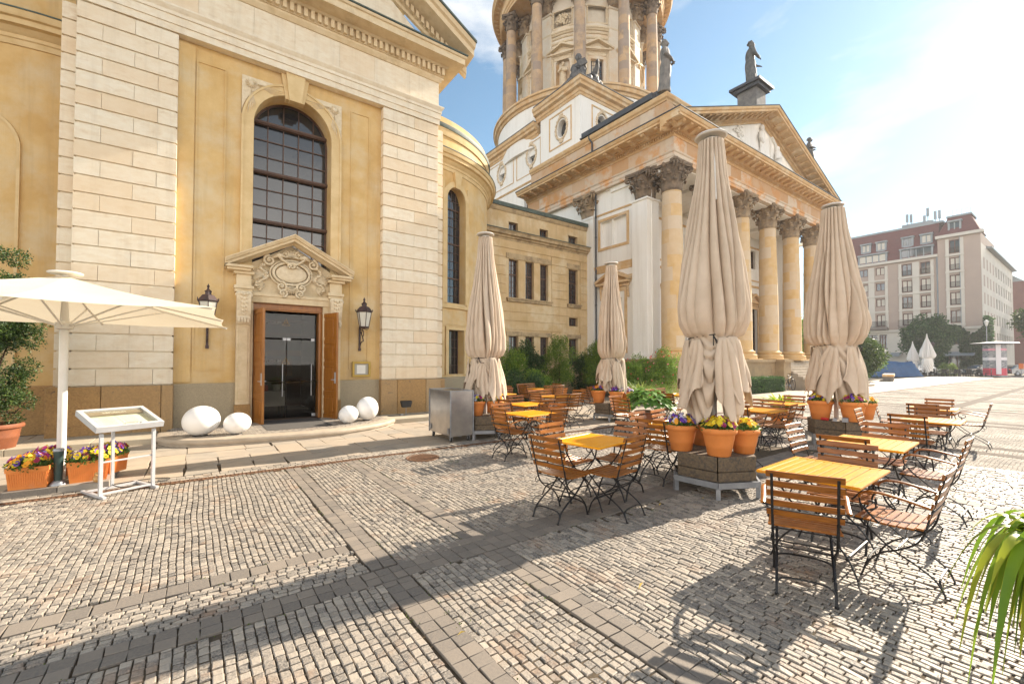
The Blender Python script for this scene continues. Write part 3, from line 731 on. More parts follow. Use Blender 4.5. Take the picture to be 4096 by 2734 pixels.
# cartouche
m = MB(); cc = (2.03, 4.0)
m.lathe([(0,.10),(.20,.095),(.30,.07),(.36,.03)], n=28, sx=1.15, sy=.72)
m.xf(Matrix.Translation((cc[0], 12.80, cc[1])) @ Matrix.Rotation(R(90), 4, 'X'))
def ring(mb, c, rx, rz, r, y, n=40, a0=0, a1=360):
    mb.tube([(c[0]+rx*cos(R(a)), y, c[1]+rz*sin(R(a))) for a in np.linspace(a0, a1, n)], r, 7)
def scroll(mb, c, r0, turns, y, th, sg=1, a0=0, yr=.03):
    n = int(24*turns); P = []; rr = []
    for i in range(n+1):
        t = i/n; a = a0+sg*2*PI*turns*t; r = r0*(1-t)**.8+.006; P.append((c[0]+r*cos(a), y-yr*t, c[1]+r*sin(a))); rr.append(th*(1-.55*t))
    mb.tube(P, rr, 7); mb.ell((c[0], y-yr-.01, c[1]), th*.9, th, th*.9, 8, 6)
ring(m, cc, .43, .29, .035, 12.72); ring(m, cc, .50, .36, .025, 12.76)
for sg in (-1, 1):
    scroll(m, (cc[0]+sg*.52, cc[1]+.30), .13, 1.6, 12.74, .035, -sg, PI/2)
    scroll(m, (cc[0]+sg*.24, cc[1]-.36), .12, 1.6, 12.70, .035, sg, PI/2)
    scroll(m, (cc[0]+sg*.20, cc[1]-.52), .10, 1.5, 12.70, .032, -sg, -PI/2)
    scroll(m, (cc[0]+sg*.16, cc[1]+.50), .09, 1.5, 12.72, .03, sg, PI/2)
    m.tube([(cc[0]+sg*.45, 12.72, cc[1]+.38), (cc[0]+sg*.30, 12.66, cc[1]+.46), (cc[0]+sg*.18, 12.66, cc[1]+.42)], [.03,.06,.03], 7)
    # swags of fruit and leaves at both sides
    for k in range(26):
        t = k/25; m.ell((cc[0]+sg*(.60+.10*sin(t*9)+.13*t), 12.76-.04*random.random(), cc[1]+.20-.60*t+.03*random.uniform(-1,1)), .035, .05, .035, 7, 5)
    for k in range(12):
        an = R(200-14*k) if sg < 0 else R(-20+14*k)
        leaf_relief(m, (cc[0]+sg*.66, cc[1]-.12-.01*k, 12.80), (cos(an), sin(an)), .30, .05, .08)
    for k in range(6): leaf_relief(m, (cc[0]+sg*(.62), cc[1]-.34, 12.80), (sg*cos(R(-60+22*k)), sin(R(-60+22*k))*.8), .26, .045, .07)
    for k in range(14): t = k/13; m.ell((cc[0]+sg*(.30*(1-t)), 12.66-.01*k/6, cc[1]+.40-.18*t-.03*sin(t*PI)), .033, .045, .035, 7, 5)
for k in range(9): an = R(20+17.5*k); leaf_relief(m, (cc[0], cc[1]+.42, 12.76), (cos(an), sin(an)), .24, .04, .10)
for k in range(9): an = R(200+17.5*k); leaf_relief(m, (cc[0], cc[1]-.34, 12.72), (cos(an), sin(an)), .22, .04, .10)
for k in range(22): m.ell((cc[0]+random.uniform(-.13,.13), 12.64, cc[1]+.22+random.uniform(-.07,.07)), .03, .045, .03, 7, 5)
PP(m, 'cartouche', CARVED, smooth=True)
# door frame, transom, leaves, glass doors
m = MB(); m.box(1.17, 2.84, 12.93, 13.06, 3.02, 3.21); m.box(1.17, 2.84, 12.90, 12.95, 3.05, 3.10); m.box(1.17, 1.25, 12.95, 13.25, .14, 3.03); m.box(2.76, 2.84, 12.95, 13.25, .14, 3.03)
PP(m, 'door_frame', WOOD, bevel=.008)
def door_leaf(hx, hy, ang, side):
    m = MB(); W_ = .80; T_ = .055
    m.box(0, .11, 0, T_, 0, 2.86); m.box(W_-.11, W_, 0, T_, 0, 2.86)
    for z in (0, .62, 1.42, 2.02, 2.74): m.box(.11, W_-.11, 0, T_, z, z+.12)
    for z0, z1 in ((.12,.62),(.74,1.42),(1.54,2.02),(2.14,2.74)):
        m.box(.11, W_-.11, .015, T_-.015, z0, z1); m.box(.18, W_-.18, .004, T_-.004, z0+.07, z1-.07)
    o = PP(m, 'oak_door_leaf', WOOD, bevel=.006); o.location = (hx, hy, .15); o.rotation_euler = (0, 0, R(ang))
    h = MB(); h.box(W_-.09, W_-.03, -.008, T_+.008, .95, 1.25)
    for s in (-.05, T_+.05): h.tube([(W_-.06, s, 1.05), (W_-.17, s, 1.05)], .009, 6); h.tube([(W_-.06, T_/2, 1.05), (W_-.06, s, 1.05)], .009, 6)
    h.build('handle', SILVER, o); return o
door_leaf(1.175, 12.93, -80, -1); door_leaf(2.80, 12.98, -71, 1)
m = MB(); m.box(1.25, 2.76, 13.255, 13.265, .17, 2.42)
GLD = glassy('entrance_glass', (.02,.02,.022), .02, .02, 3)
GLD.node_tree.nodes['Principled BSDF'].inputs['Transmission Weight'].default_value = .85
GLD.node_tree.nodes['Principled BSDF'].inputs['IOR'].default_value = 1.45
nd = GLD.node_tree.nodes['Principled BSDF']
for l in list(GLD.node_tree.links):
    if l.to_socket == nd.inputs['Base Color'] or l.to_socket == nd.inputs['Normal']: GLD.node_tree.links.remove(l)
nd.inputs['Base Color'].default_value = (.55,.56,.55,1)
gd = MB(); gd.box(1.27, 1.99, 13.20, 13.212, .17, 2.28); gd.box(2.01, 2.74, 13.20, 13.212, .17, 2.28); gd.box(1.27, 2.74, 13.20, 13.212, 2.33, 2.98)
gdo = PP(gd, 'glass_door', clearpane('clear_door_glass', (.62,.62,.60), .03))
m = MB()
for x in (1.90, 2.62): m.tube([(x, 13.14, .75), (x, 13.14, 1.62)], .014, 8); m.tube([(x, 13.14, .85), (x, 13.2, .85)], .01, 6); m.tube([(x, 13.14, 1.52), (x, 13.2, 1.52)], .01, 6)
for x in (1.32, 1.95, 2.05, 2.66): m.box(x-.045, x+.045, 13.19, 13.225, 2.26, 2.33)
m.box(1.27, 1.36, 13.19, 13.22, .17, .25); m.box(2.65, 2.74, 13.19, 13.22, .17, .25)
m.build('door_fittings', SILVER, gdo)
GOLD = mat('brass_logo', (.5,.28,.06), None, 1, .4); GREYT = mat('grey_etched_lettering', (.30,.28,.25), None, 1, .6)
for (zt, x0) in ((1.66, 1.62), (2.70, 1.62)):
    M_ = Matrix.Translation((x0, 13.19, zt)) @ Matrix.Rotation(R(90), 4, 'X')
    text_mesh('door_lettering', 'REFUGIUM', .105, GREYT, gdo, M_, .001, 'CENTER')
    e = MB(); bx = x0+.36
    e.tube([(bx-.09, 13.19, zt-.02), (bx-.05, 13.19, zt+.03), (bx+.05, 13.19, zt+.03), (bx+.09, 13.19, zt-.02)], .004, 5)
    e.tube([(bx-.10, 13.19, zt-.03), (bx+.10, 13.19, zt-.03)], .004, 5)
    e.tube([(bx-.035, 13.19, zt+.03), (bx-.035, 13.19, zt+.08), (bx, 13.19, zt+.12), (bx+.035, 13.19, zt+.08), (bx+.035, 13.19, zt+.03)], .004, 5)
    e.tube([(bx, 13.19, zt+.12), (bx, 13.19, zt+.16)], .004, 5); e.build('door_emblem', GOLD, gdo)
# interior room behind the glass
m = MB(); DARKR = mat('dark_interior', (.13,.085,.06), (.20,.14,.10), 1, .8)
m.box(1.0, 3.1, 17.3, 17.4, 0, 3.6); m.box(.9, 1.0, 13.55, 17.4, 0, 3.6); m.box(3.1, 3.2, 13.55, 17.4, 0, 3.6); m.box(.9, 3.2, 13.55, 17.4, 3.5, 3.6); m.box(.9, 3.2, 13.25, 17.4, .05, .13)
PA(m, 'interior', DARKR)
m = MB(); m.box(1.02,3.08,17.2,17.28,1.9,2.1); m.box(1.02,3.08,17.2,17.28,2.6,2.7); m.box(1.35,1.75,17.18,17.29,.2,2.2); m.box(2.3,2.8,17.18,17.29,1.2,1.8); m.box(1.02,3.08,16.2,16.3,3.0,3.1); PA(m, 'back_shelving', mat('brown_shelving', (.30,.16,.07), (.2,.10,.05), 3, .6))
t_ = thing('dining_table', 'white clothed table seen through the open oak door', 'table', (1.72, 14.3, .13)); m = MB(); m.box(-.36,.36,-.36,.36,.70,.72); m.box(-.37,.37,-.37,-.36,.30,.72); m.box(.36,.37,-.36,.36,.30,.72); m.box(-.37,-.36,-.36,.36,.30,.72); m.build('tablecloth', PAPER, t_); m = MB()
for a_ in (-1,1):
    for b_ in (-1,1): m.box(a_*.3-.02,a_*.3+.02,b_*.3-.02,b_*.3+.02,0,.7)
m.build('legs', BLACKP, t_)
tag(MB().box(1.50,1.68,14.15,14.3,.85,1.02).build('red_menu_holder', mat('red_card', (.5,.04,.01), None, 1, .6)), 'small red holder on the white table behind the door glass', 'holder')
tag(MB().lathe([(.09,0),(.11,.18),(.10,.18),(.08,.02)], (1.90,14.2,.85), 20).build('white_planter', WHITEM), 'white flower planter on the table behind the door glass', 'planter')
# ---- wings: curved apses left and right
def apse(cx, cy, Rr, a0, a1, winang, matw, left=False):
    """angles in degrees measured at the centre (0 = +x)"""
    def fm(s, z, d): a = R(s); return (cx+(Rr-d)*cos(a), cy+(Rr-d)*sin(a), z)
    k = 180/(PI*Rr)
    m = MB()
    ops = [(winang, 1.0*k, 3.95, 7.95, 'arch', .52, .32), (winang, .84*k, 1.22, 2.92, 'rect', 0, .32)]
    wall(m, fm, a0, a1, 0, 11.0, ops, .32, ds=4)
    PA(m, 'apse_wall', matw, smooth=True, auto=30)
    m = MB()
    i1 = [(winang+p*k, z) for p, z in outline(0, 1.0, 3.95, 7.95, 'arch', .52, 24)]; o1 = [(winang+p*k, z) for p, z in outline(0, 1.0, 3.95, 7.95, 'arch', .52, 24, .20)]
    band(m, fm, i1, o1, 0, -.05)
    i1 = [(winang-.42*k,1.2),(winang-.42*k,2.92),(winang+.42*k,2.92),(winang+.42*k,1.2)]; o1 = [(winang-.56*k,1.2),(winang-.56*k,3.1),(winang+.56*k,3.1),(winang+.56*k,1.2)]
    band(m, fm, i1, o1, 0, -.06)
    for s in (-.72, .62):
        q = [(winang+s*k, 1.2), (winang+s*k, 8.6)]; q2 = [(winang+(s+.10)*k, 1.2), (winang+(s+.10)*k, 8.6)]
        band(m, fm, q, q2, 0, -.04)
    m.prism([fm(winang-.12*k,8.42,-.10), fm(winang+.12*k,8.42,-.10), fm(winang+.2*k,9.0,-.12), fm(winang-.2*k,9.0,-.12)], tuple(Vector(fm(winang,8,.0))-Vector(fm(winang,8,-.15))))
    PA(m, 'apse_trim', PLASTERL)
    arc = [(cx+Rr*cos(R(a)), cy+Rr*sin(R(a))) for a in np.linspace(a0, a1, 60)]
    m = MB(); m.sweep(arc, [(-.1,9.0),(.03,9.0),(.05,9.12),(.08,9.14),(.08,9.22),(.14,9.26),(.20,9.34),(.30,9.36),(.30,9.48),(.36,9.50),(.40,9.60),(.40,9.64),(-.1,9.70)]); PA(m, 'apse_cornice', PLASTERL, smooth=True, auto=25)
    m = MB(); m.sweep(arc, [(.38,9.64),(.42,9.64),(.42,9.67),(-.05,9.72)]); m.sweep(arc, [(-.35,10.55),(.12,10.55),(.14,10.62),(.14,10.70),(-.35,10.74)])
    PA(m, 'apse_roof_edge', COPPER, smooth=True, auto=25)
    m = MB(); m.sweep(arc, [(-.1,10.3),(.05,10.3),(.08,10.42),(.10,10.55),(-.1,10.55)])
    if not left: m.sweep(arc, [(-.1,3.72),(.10,3.74),(.10,3.86),(-.1,3.88)]) ; m.sweep(arc, [(-.1,3.02),(.05,3.04),(.08,3.12),(-.1,3.16)]); PA(m, 'apse_moulding', PLASTERL, smooth=True, auto=25)
    m = MB(); m.sweep(arc, [(-.1,0),(.12,0),(.12,1.08),(.06,1.12),(-.1,1.12)]); PA(m, 'apse_plinth', GRANITE2 if not left else GRANITE, smooth=True, auto=30)
    # windows
    for (w_, zb, zt, kd, rs) in ((1.0,3.95,7.95,'arch',.52), (.84,1.22,2.92,'rect',0)):
        g_ = MB(); f_ = MB(); pts = outline(0, w_, zb, zt, kd, rs or .1, 20)
        g_.add([fm(winang+p*k, z, .31) for p, z in pts], [tuple(range(len(pts)))[::-1]])
        n = 4
        for i in range(n+1):
            p = -w_/2+w_*i/n; top = zt+(rs*math.sqrt(max(0,1-(2*p/w_)**2)) if kd == 'arch' else 0)
            f_.tube([fm(winang+p*k, zb, .29), fm(winang+p*k, top, .29)], .011 if 0 < i < n else .03, 4)
        nz_ = int((zt+rs-zb)/.34)
        for i in range(nz_+1):
            z = zb+i*.34; hw = w_/2*(math.sqrt(max(0,1-((z-zt)/rs)**2)) if kd == 'arch' and z > zt else 1)
            th = .035 if (kd == 'arch' and i % 4 == 3) else .011
            f_.tube([fm(winang-hw*k, z, .29), fm(winang+hw*k, z, .29)], th, 4)
        fo = PA(f_, 'window', WINBR); g_.build('window_glass', GLASS, fo)
apse(6.7, 19.7, 5.0, -100, 60, -73, PLASTER)
apse(-2.6, 19.7, 5.0, 130, 274, 240, PLASTER, True)
# blind arch rim on the left wing
m = MB(); 
def fml(s, z, d): a = R(s); return (-2.6+(5-d)*cos(a), 19.7+(5-d)*sin(a), z)
k = 180/(PI*5); c0 = 252
i1 = [(c0+p*k, z) for p, z in outline(0, 1.55, .6, 6.6, 'arch', .8, 24)]; o1 = [(c0+p*k, z) for p, z in outline(0, 1.55, .6, 6.6, 'arch', .8, 24, .06)]
band(m, fml, i1, o1, 0, -.05); PA(m, 'blind_arch', PLASTERL)
# gilt finial on the roof slope
m = MB().lathe([(.22,0),(.26,.1),(.16,.22),(.24,.4),(.30,.6),(.18,.85),(.1,.95),(.2,1.1),(.12,1.4),(0,1.7)], (5.0,13.0,12.7), 20); PA(m, 'finial', mat('gilt_stone', (.5,.4,.2), (.3,.24,.12), 6, .5), smooth=True)
# ---- entrance platform with rounded nosing
Pf = thing('entrance_step', 'low curved stone step with rounded edge under the oak door', 'step', (2.0, 12.6, 0))
pts = [(-.62, 12.1), (-.60, 11.4), (-.45, 11.0), (-.1, 10.62), (.5, 10.38), (1.2, 10.27), (2.0, 10.22), (2.8, 10.32), (3.5, 10.62), (4.0, 10.98), (4.36, 11.42), (4.42, 12.1)]
m = MB(); m.sweep(pts, [(-.3,.0),(0,.0),(0,.02),(-.01,.045),(.02,.05),(.03,.08),(.03,.11),(.015,.14),(-.03,.155),(-.3,.155)])
st = m.build('nosing', mat('worn_step_stone', (.42,.35,.27), (.34,.28,.21), 4, .6, bump=.3, bscale=60), Pf, smooth=True, auto=30); st.location = (-2.0, -12.6, 0)
inner = [(x_ , y_) for x_, y_ in pts]
m = MB()
rr = random.Random(4)
for i in range(64):
    for j in range(34):
        x = -.5+i*.078+rr.uniform(-.004,.004)+(j % 2)*.03; y = 10.45+j*.066
        # inside test
        yb = np.interp(x, [p[0] for p in pts[1:-1]], [p[1] for p in pts[1:-1]])
        if y < yb+.28 or y > 12.7 or x > 4.2 or x < -.4: continue
        if 1.3 < x < 2.7 and y > 10.95: continue
        m.cbox(x, y, .11, .07, .058, .048, 0, .006, tint=rr.random())
m.box(-.5, 4.25, 11.45, 12.7, .0, .135); m.box(.1, 3.4, 10.75, 11.45, 0, .135)
pv = m.build('sett_infill', SETT, Pf); pv.location = (-2.0, -12.6, 0)
m = MB(); m.box(1.3, 2.7, 10.98, 12.9, .12, .158); pv = m.build('door_mat', mat('dark_doormat', (.06,.055,.05), (.10,.09,.08), 90, 1, bump=.5, bscale=200), Pf); pv.location = (-2.0, -12.6, 0)
# low kerb either side
for nm, lab, a, b in (('wall_kerb', 'low stone kerb under the right pilaster beside the step', 4.36, 6.9), ('wall_kerb', 'low stone kerb under the left pilaster behind the planters', -6.0, -.66)):
    m = MB(); x = a
    while x < b: e = min(b, x+1.1); m.box(x+.003, e-.003, 11.45, 12.62, -.02, .13, tint=random.random()*.5); x = e
    tag(m.build(nm, mat('kerb_stone_'+str(int(a*10)), (.42,.36,.27), (.35,.3,.22), 3, .75, bump=.25) , None, bevel=.012), lab, 'kerb')
# ================================================================= ANNEX WING
B = thing('annex_wing', 'ochre annex with grooved render and barred windows between curved apse and white church', 'building', (15, 18.4, 0))
def PB(mb, name, matl, parent=None, **k):
    o = mb.build(name, matl, parent or B, **k)
    if parent is None: o.matrix_parent_inverse = Matrix.Translation(-Vector(B.location))
    return o
ANX = mat('annex_render', (.62,.46,.26), (.54,.38,.19), 1.5, .9, bump=.1, bscale=40, c3=(.66,.54,.35), s3=.8, streak=(.36,.25,.13), samt=.5)
def fB(s, z, d): return (s, 18.4+d, z)
ops = []
for (a, b) in ((13.16,13.79),(14.26,14.85),(15.29,15.87),(17.43,18.16)): ops.append(((a+b)/2, b-a, 5.06, 7.09, 'rect', 0, .25)); ops.append(((a+b)/2, b-a, 1.5, 3.06, 'rect', 0, .25))
ops.append((17.8, .70, 3.78, 4.28, 'rect', 0, .2))
for (a, b) in ((13.16,13.76),(15.26,15.86),(17.42,18.14)): ops.append(((a+b)/2, b-a, 8.60, 9.05, 'rect', 0, .25))
m = MB(); wall(m, fB, 10.0, 18.9, 0, 9.72, ops, .25); PB(m, 'wall', ANX)
# grooved courses : proud plates between window zones
m = MB()
def plate(x0, x1, z0, z1): m.box(x0, x1, 18.36, 18.405, z0+.02, z1-.02)
zc = [1.5+.47*i for i in range(15)]
for za, zb in zip(zc, zc[1:]):
    if zb > 8.2: break
    xs = [(10.2, 18.9)]
    blocked = []
    if za < 3.3: blocked = [(12.95, 16.1), (17.25, 18.35)]
    elif za < 4.2: blocked = [(17.3, 18.3)] if zb > 3.7 else []
    elif zb > 5.0 and za < 7.15: blocked = [(12.95, 16.1), (17.25, 18.35)]
    x = 10.2
    for a, b in blocked: 
        if a > x: plate(x, a, za, zb)
        x = b
    plate(x, 18.9, za, zb)
PB(m, 'rustication', ANX)
m = MB()
for (a, b) in ((12.98,16.08),(17.25,18.36)):
    m.box(a, b, 18.22, 18.4, 4.98, 5.05); m.box(a+.05, b-.05, 18.27, 18.4, 4.86, 4.98)
    m.box(a, b, 18.355, 18.4, 7.12, 7.4) ; m.box(a, b, 18.355, 18.4, 3.08, 3.3)
cp = [(10.0, 18.4), (18.9, 18.4)]
m.sweep(cp, [(-.1,8.02),(.05,8.04),(.08,8.14),(.16,8.16),(.18,8.24),(.30,8.27),(.30,8.38),(.36,8.46),(-.1,8.52)])
m.sweep(cp, [(-.1,9.5),(.04,9.52),(.08,9.62),(.10,9.74),(-.1,9.74)])
PB(m, 'cornice_and_sills', mat('annex_trim', (.48,.36,.21), (.38,.28,.16), 4, .85, bump=.25, bscale=50, c3=(.26,.19,.11), s3=2))
m = MB(); m.sweep(cp, [(-.2,9.75),(.16,9.75),(.16,9.95),(-.2,9.99)]); m.sweep(cp, [(-.1,8.52),(.38,8.465),(.39,8.50),(-.1,8.56)]); m.box(10,18.9,18.4,24,9.7,9.9)
PB(m, 'roof_edge', COPPER)
for o in ops:
    sc_, w_, zb, zt = o[:4]; a, b = sc_-w_/2, sc_+w_/2
    f_ = MB(); d = 18.4+.22
    for x in (a+.03, b-.03): f_.box(x-.03, x+.03, d-.04, d, zb, zt)
    for z in (zb+.03, zt-.03): f_.box(a, b, d-.04, d, z-.03, z+.03)
    if zt-zb > 1.6: f_.box(a, b, d-.05, d, zb+(zt-zb)*.62-.04, zb+(zt-zb)*.62+.04)
    f_.box(sc_-.02, sc_+.02, d-.03, d, zb, zt)
    n = int((zt-zb)/.28)
    for i in range(1, n): f_.box(a, b, d-.02, d-.005, zb+(zt-zb)*i/n-.008, zb+(zt-zb)*i/n+.008)
    for i in (1, 3): f_.box(a+(b-a)*i/4-.008, a+(b-a)*i/4+.008, d-.02, d-.005, zb, zt)
    fo = PB(f_, 'window', WINBR)
    gm = MB().box(a, b, d, d+.02, zb, zt); g_ = gm.build('window_glass', GLASSB, fo)
    if o[2] == 5.06 and sc_ < 14.9 or zb > 8 and sc_ < 13.6:
        cu = MB(); n = 9
        for i in range(n): x0 = a+(b-a)*i/n; cu.box(x0+.004, x0+(b-a)/n-.004, d+.021+.01*(i % 2), d+.03+.01*(i % 2), zb+(.0 if zb < 8 else 0), zt)
        cu = None
# ================================================================= CATHEDRAL WITH PORTICO AND TOWER
Cc = thing('domed_church_with_portico', 'white and sandstone church with a columned portico, carved pediment and round colonnaded tower', 'church', (28.4, 28.4, 0))
def PC(mb, name, matl, parent=None, **k):
    o = mb.build(name, matl, parent or Cc, **k)
    if parent is None: o.matrix_parent_inverse = Matrix.Translation(-Vector(Cc.location))
    return o
XS = 19.1
# podium & stairs
m = MB(); m.box(18.2, 28.9, 12.2, 20, 0, 1.70, tint=.1); m.box(18.1, 28.9, 12.1, 20, 1.70, 1.85)
m.box(28.9, 29.9, 11.7, 20, 0, 1.70, tint=.2); m.box(28.8, 30.0, 11.6, 20, 1.70, 1.86); m.box(29.9, 39.2, 12.9, 20, 0, 1.85)
m.box(18.0, 28.9, 12.02, 12.2, 0, .18); PC(m, 'podium', mat('podium_stone', (.40,.28,.15), (.30,.21,.12), 2, .85, bump=.2, bscale=30, c3=(.14,.10,.07), s3=.9, t3=(.55,.8)))
m = MB()
for i in range(11): m.box(29.9, 39.2, 9.95+i*.27, 13.0, i*.165, i*.165+.163)
PC(m, 'stairs', mat('stair_stone', (.42,.35,.27), (.33,.27,.2), 3, .8, bump=.1), bevel=.01)
# corinthian capital
def acanthus(mb, ang, r0, z0, h, w_, curl, n=6, tint=0):
    P = []
    for i in range(n+1):
        t = i/n; z = z0+h*(t if t < .85 else .85-.35*(t-.85)/.15*.6); r = r0+.02+curl*(t**2.4)
        ww = w_*(1 if t < .5 else 1-.45*(t-.5))*(1 if i % 2 == 0 else .72)
        c, s = cos(ang), sin(ang)
        for q, rr_ in ((-ww, -.012), (-ww*.5, .012), (0, .03), (ww*.5, .012), (ww, -.012)):
            P.append(((r+rr_)*c - q*s, (r+rr_)*s + q*c, z))
    f = []
    for i in range(n):
        for j in range(4): a = i*5+j; f.append((a, a+1, a+6, a+5))
    mb.add(P, f, tint)
    # curl tip lump
    c, s = cos(ang), sin(ang); mb.ell(((r0+curl+.02)*c, (r0+curl+.02)*s, z0+h*.80), .06*h*2, .06*h*2, .05*h*2, 6, 4)
def capital(Rs=.42, h=1.35, square=False, half=None):
    m = MB(); k = Rs/.42
    m.lathe([(Rs,0),(Rs*1.08,.0),(Rs*1.12,.05),(Rs*1.02,.09),(Rs*.98,.1),(Rs*1.0,h*.45),(Rs*1.25,h*.8),(Rs*1.35,h*.86)], n=20)
    for i in range(8): acanthus(m, R(45*i), Rs, .08, h*.40, .17*k, .17*k)
    for i in range(8): acanthus(m, R(45*i+22.5), Rs*1.0, .10, h*.68, .16*k, .24*k)
    for i in range(4):
        a = R(45+90*i); c, s = cos(a), sin(a); P = []; rr_ = []
        for j in range(9): t = j/8; rad = Rs*.95+ (Rs*.95)*t**1.6; P.append((rad*c, rad*s, h*.5+h*.36*math.sin(t*PI*.5))); rr_.append(.05*k)
        m.tube(P, rr_, 6); 
        cx_, cz_ = Rs*1.85, h*.79
        for s2 in (-1, 1):
            Q = []
            for j in range(15):
                t = j/14; an = PI/2-s2*0-2*PI*1.3*t; r_ = .15*k*(1-t*.8)
                rr2 = cx_+r_*cos(an); off = s2*.06*k
                Q.append((rr2*c-off*s, rr2*s+off*c, cz_+r_*sin(an)))
            m.tube(Q, .035*k, 5)
        b = R(90*i); m.ell((Rs*1.38*cos(b), Rs*1.38*sin(b), h*.9), .11*k, .11*k, .12*k, 7, 5)
        for s2 in (-1, 1):
            aa = b+s2*R(16); m.ell((Rs*1.3*cos(aa), Rs*1.3*sin(aa), h*.72), .07*k, .07*k, .09*k, 6, 4)
    # abacus with concave sides
    P = []
    for i in range(4):
        a0 = R(45+90*i)
        P += [(Rs*2.05*cos(a0-.07), Rs*2.05*sin(a0-.07)), (Rs*2.05*cos(a0+.07), Rs*2.05*sin(a0+.07))]
        for t in (.25,.5,.75): a = a0+R(90)*t; rr2 = Rs*(1.40+.30*abs(t-.5)*2*.6); P.append((rr2*cos(a), rr2*sin(a)))
    m.prism([(x, y, h*.87) for x, y in P], (0, 0, h*.06)); m.prism([(x*1.05, y*1.05, h*.93) for x, y in P], (0, 0, h*.07))
    return m
def shaft(Rb, Rt, h, drum=.62, n=24, rnd=None):
    m = MB(); rnd = rnd or random; z = 0; k = 0
    f_ = lambda z: Rb-(Rb-Rt)*max(0, (z/h-.25)/.75)**1.3
    while z < h-.02:
        z2 = min(h, z+drum*rnd.uniform(.85, 1.15)); nb = 4; a0 = rnd.random()*2
        for q in range(nb):
            m.lathe([(f_(z),z+.004),(f_(z2),z2)], n=n//nb, a0=a0+2*PI*q/nb, a1=a0+2*PI*(q+1)/nb, tint=rnd.random()**1.3)
        z = z2; k += 1
    return m
def colbase(Rb): 
    return MB().lathe([(Rb*1.42,0),(Rb*1.42,.14),(Rb*1.36,.15),(Rb*1.42,.22),(Rb*1.36,.29),(Rb*1.2,.31),(Rb*1.16,.36),(Rb*1.26,.40),(Rb*1.26,.46),(Rb*1.10,.50),(Rb,.56)], n=28)
# make column prototype (part with sub-parts)
def column(x, y, z0, Rb, Rt, ztop, caph, mshaft, mcap, seed=0, proto=[None]):
    rnd = random.Random(seed)
    s = shaft(Rb, Rt, ztop-z0-.5, rnd=rnd); o = s.build('column', mshaft, Cc, smooth=True, auto=60)
    o.location = (x-28.4, y-28.4, z0+.5)
    b = colbase(Rb); b.box(-Rb*1.45, Rb*1.45, -Rb*1.45, Rb*1.45, -.06, .04); bo = b.build('column_base', mshaft, o, smooth=True, auto=40); bo.location = (0,0,-.5)
    key = (round(Rt,2), caph)
    if key not in CAPS:
        c = capital(Rt, caph); CAPS[key] = c
        co = c.build('capital', mcap, o, smooth=True, auto=50); CAPME[key] = co.data
    else:
        me = CAPME[key].copy(); me.materials.clear(); me.materials.append(mcap); co = bpy.data.objects.new('capital', me); COL.objects.link(co); co.parent = o
    co.location = (0, 0, ztop-z0-.5)
    return o
CAPS = {}; CAPME = {}
for i in range(6):
    column(19.5+3.50*i, 13.0, 1.87, .56, .47, 10.3, 1.42, COLST, CAPDK if i < 2 else CAPMD, 10+i)
# side walls and back wall of the portico
def fS(s, z, d): return (XS+d, s, z)   # looking +x ; s = y
ops = [(16.5, 1.95, 8.32, 9.87, 'rect', 0, .22), (16.4, 1.0, 2.5, 5.3, 'rect', 0, .15)]
m = MB(); wall(m, lambda s,z,d: (XS+d, s, z), 13.9, 24.0, 1.85, 11.75, ops, .2)
m.add([(XS+.22,15.5,8.3),(XS+.22,17.5,8.3),(XS+.22,17.5,9.9),(XS+.22,15.5,9.9)], [(0,1,2,3)]); m.add([(XS+.15,15.8,2.4),(XS+.15,17,2.4),(XS+.15,17,5.4),(XS+.15,15.8,5.4)], [(0,1,2,3)])
PC(m, 'side_wall', WHITEP)
m = MB(); i1 = [(15.53,8.32),(15.53,9.87),(17.47,9.87),(17.47,8.32),(15.53,8.32)]; o1 = [(15.38,8.17),(15.38,10.02),(17.62,10.02),(17.62,8.17),(15.38,8.17)]
band(m, fS, i1, o1, 0, -.05)
pth = [(XS, 18.05), (XS, 14.9)]
m.sweep([(XS,24),(XS,15.0)], [(-.1,10.22),(.05,10.24),(.08,10.32),(-.1,10.36)])
m.sweep([(XS,24),(XS,15.0)], [(-.1,6.85),(.04,6.86),(.06,6.98),(.10,7.08),(.14,7.2),(.16,7.26),(-.1,7.30)])
m.sweep([(XS,24),(XS,15.0)], [(-.1,6.35),(.03,6.36),(.03,6.50),(-.1,6.52)])
PC(m, 'side_mouldings', OTRIM)
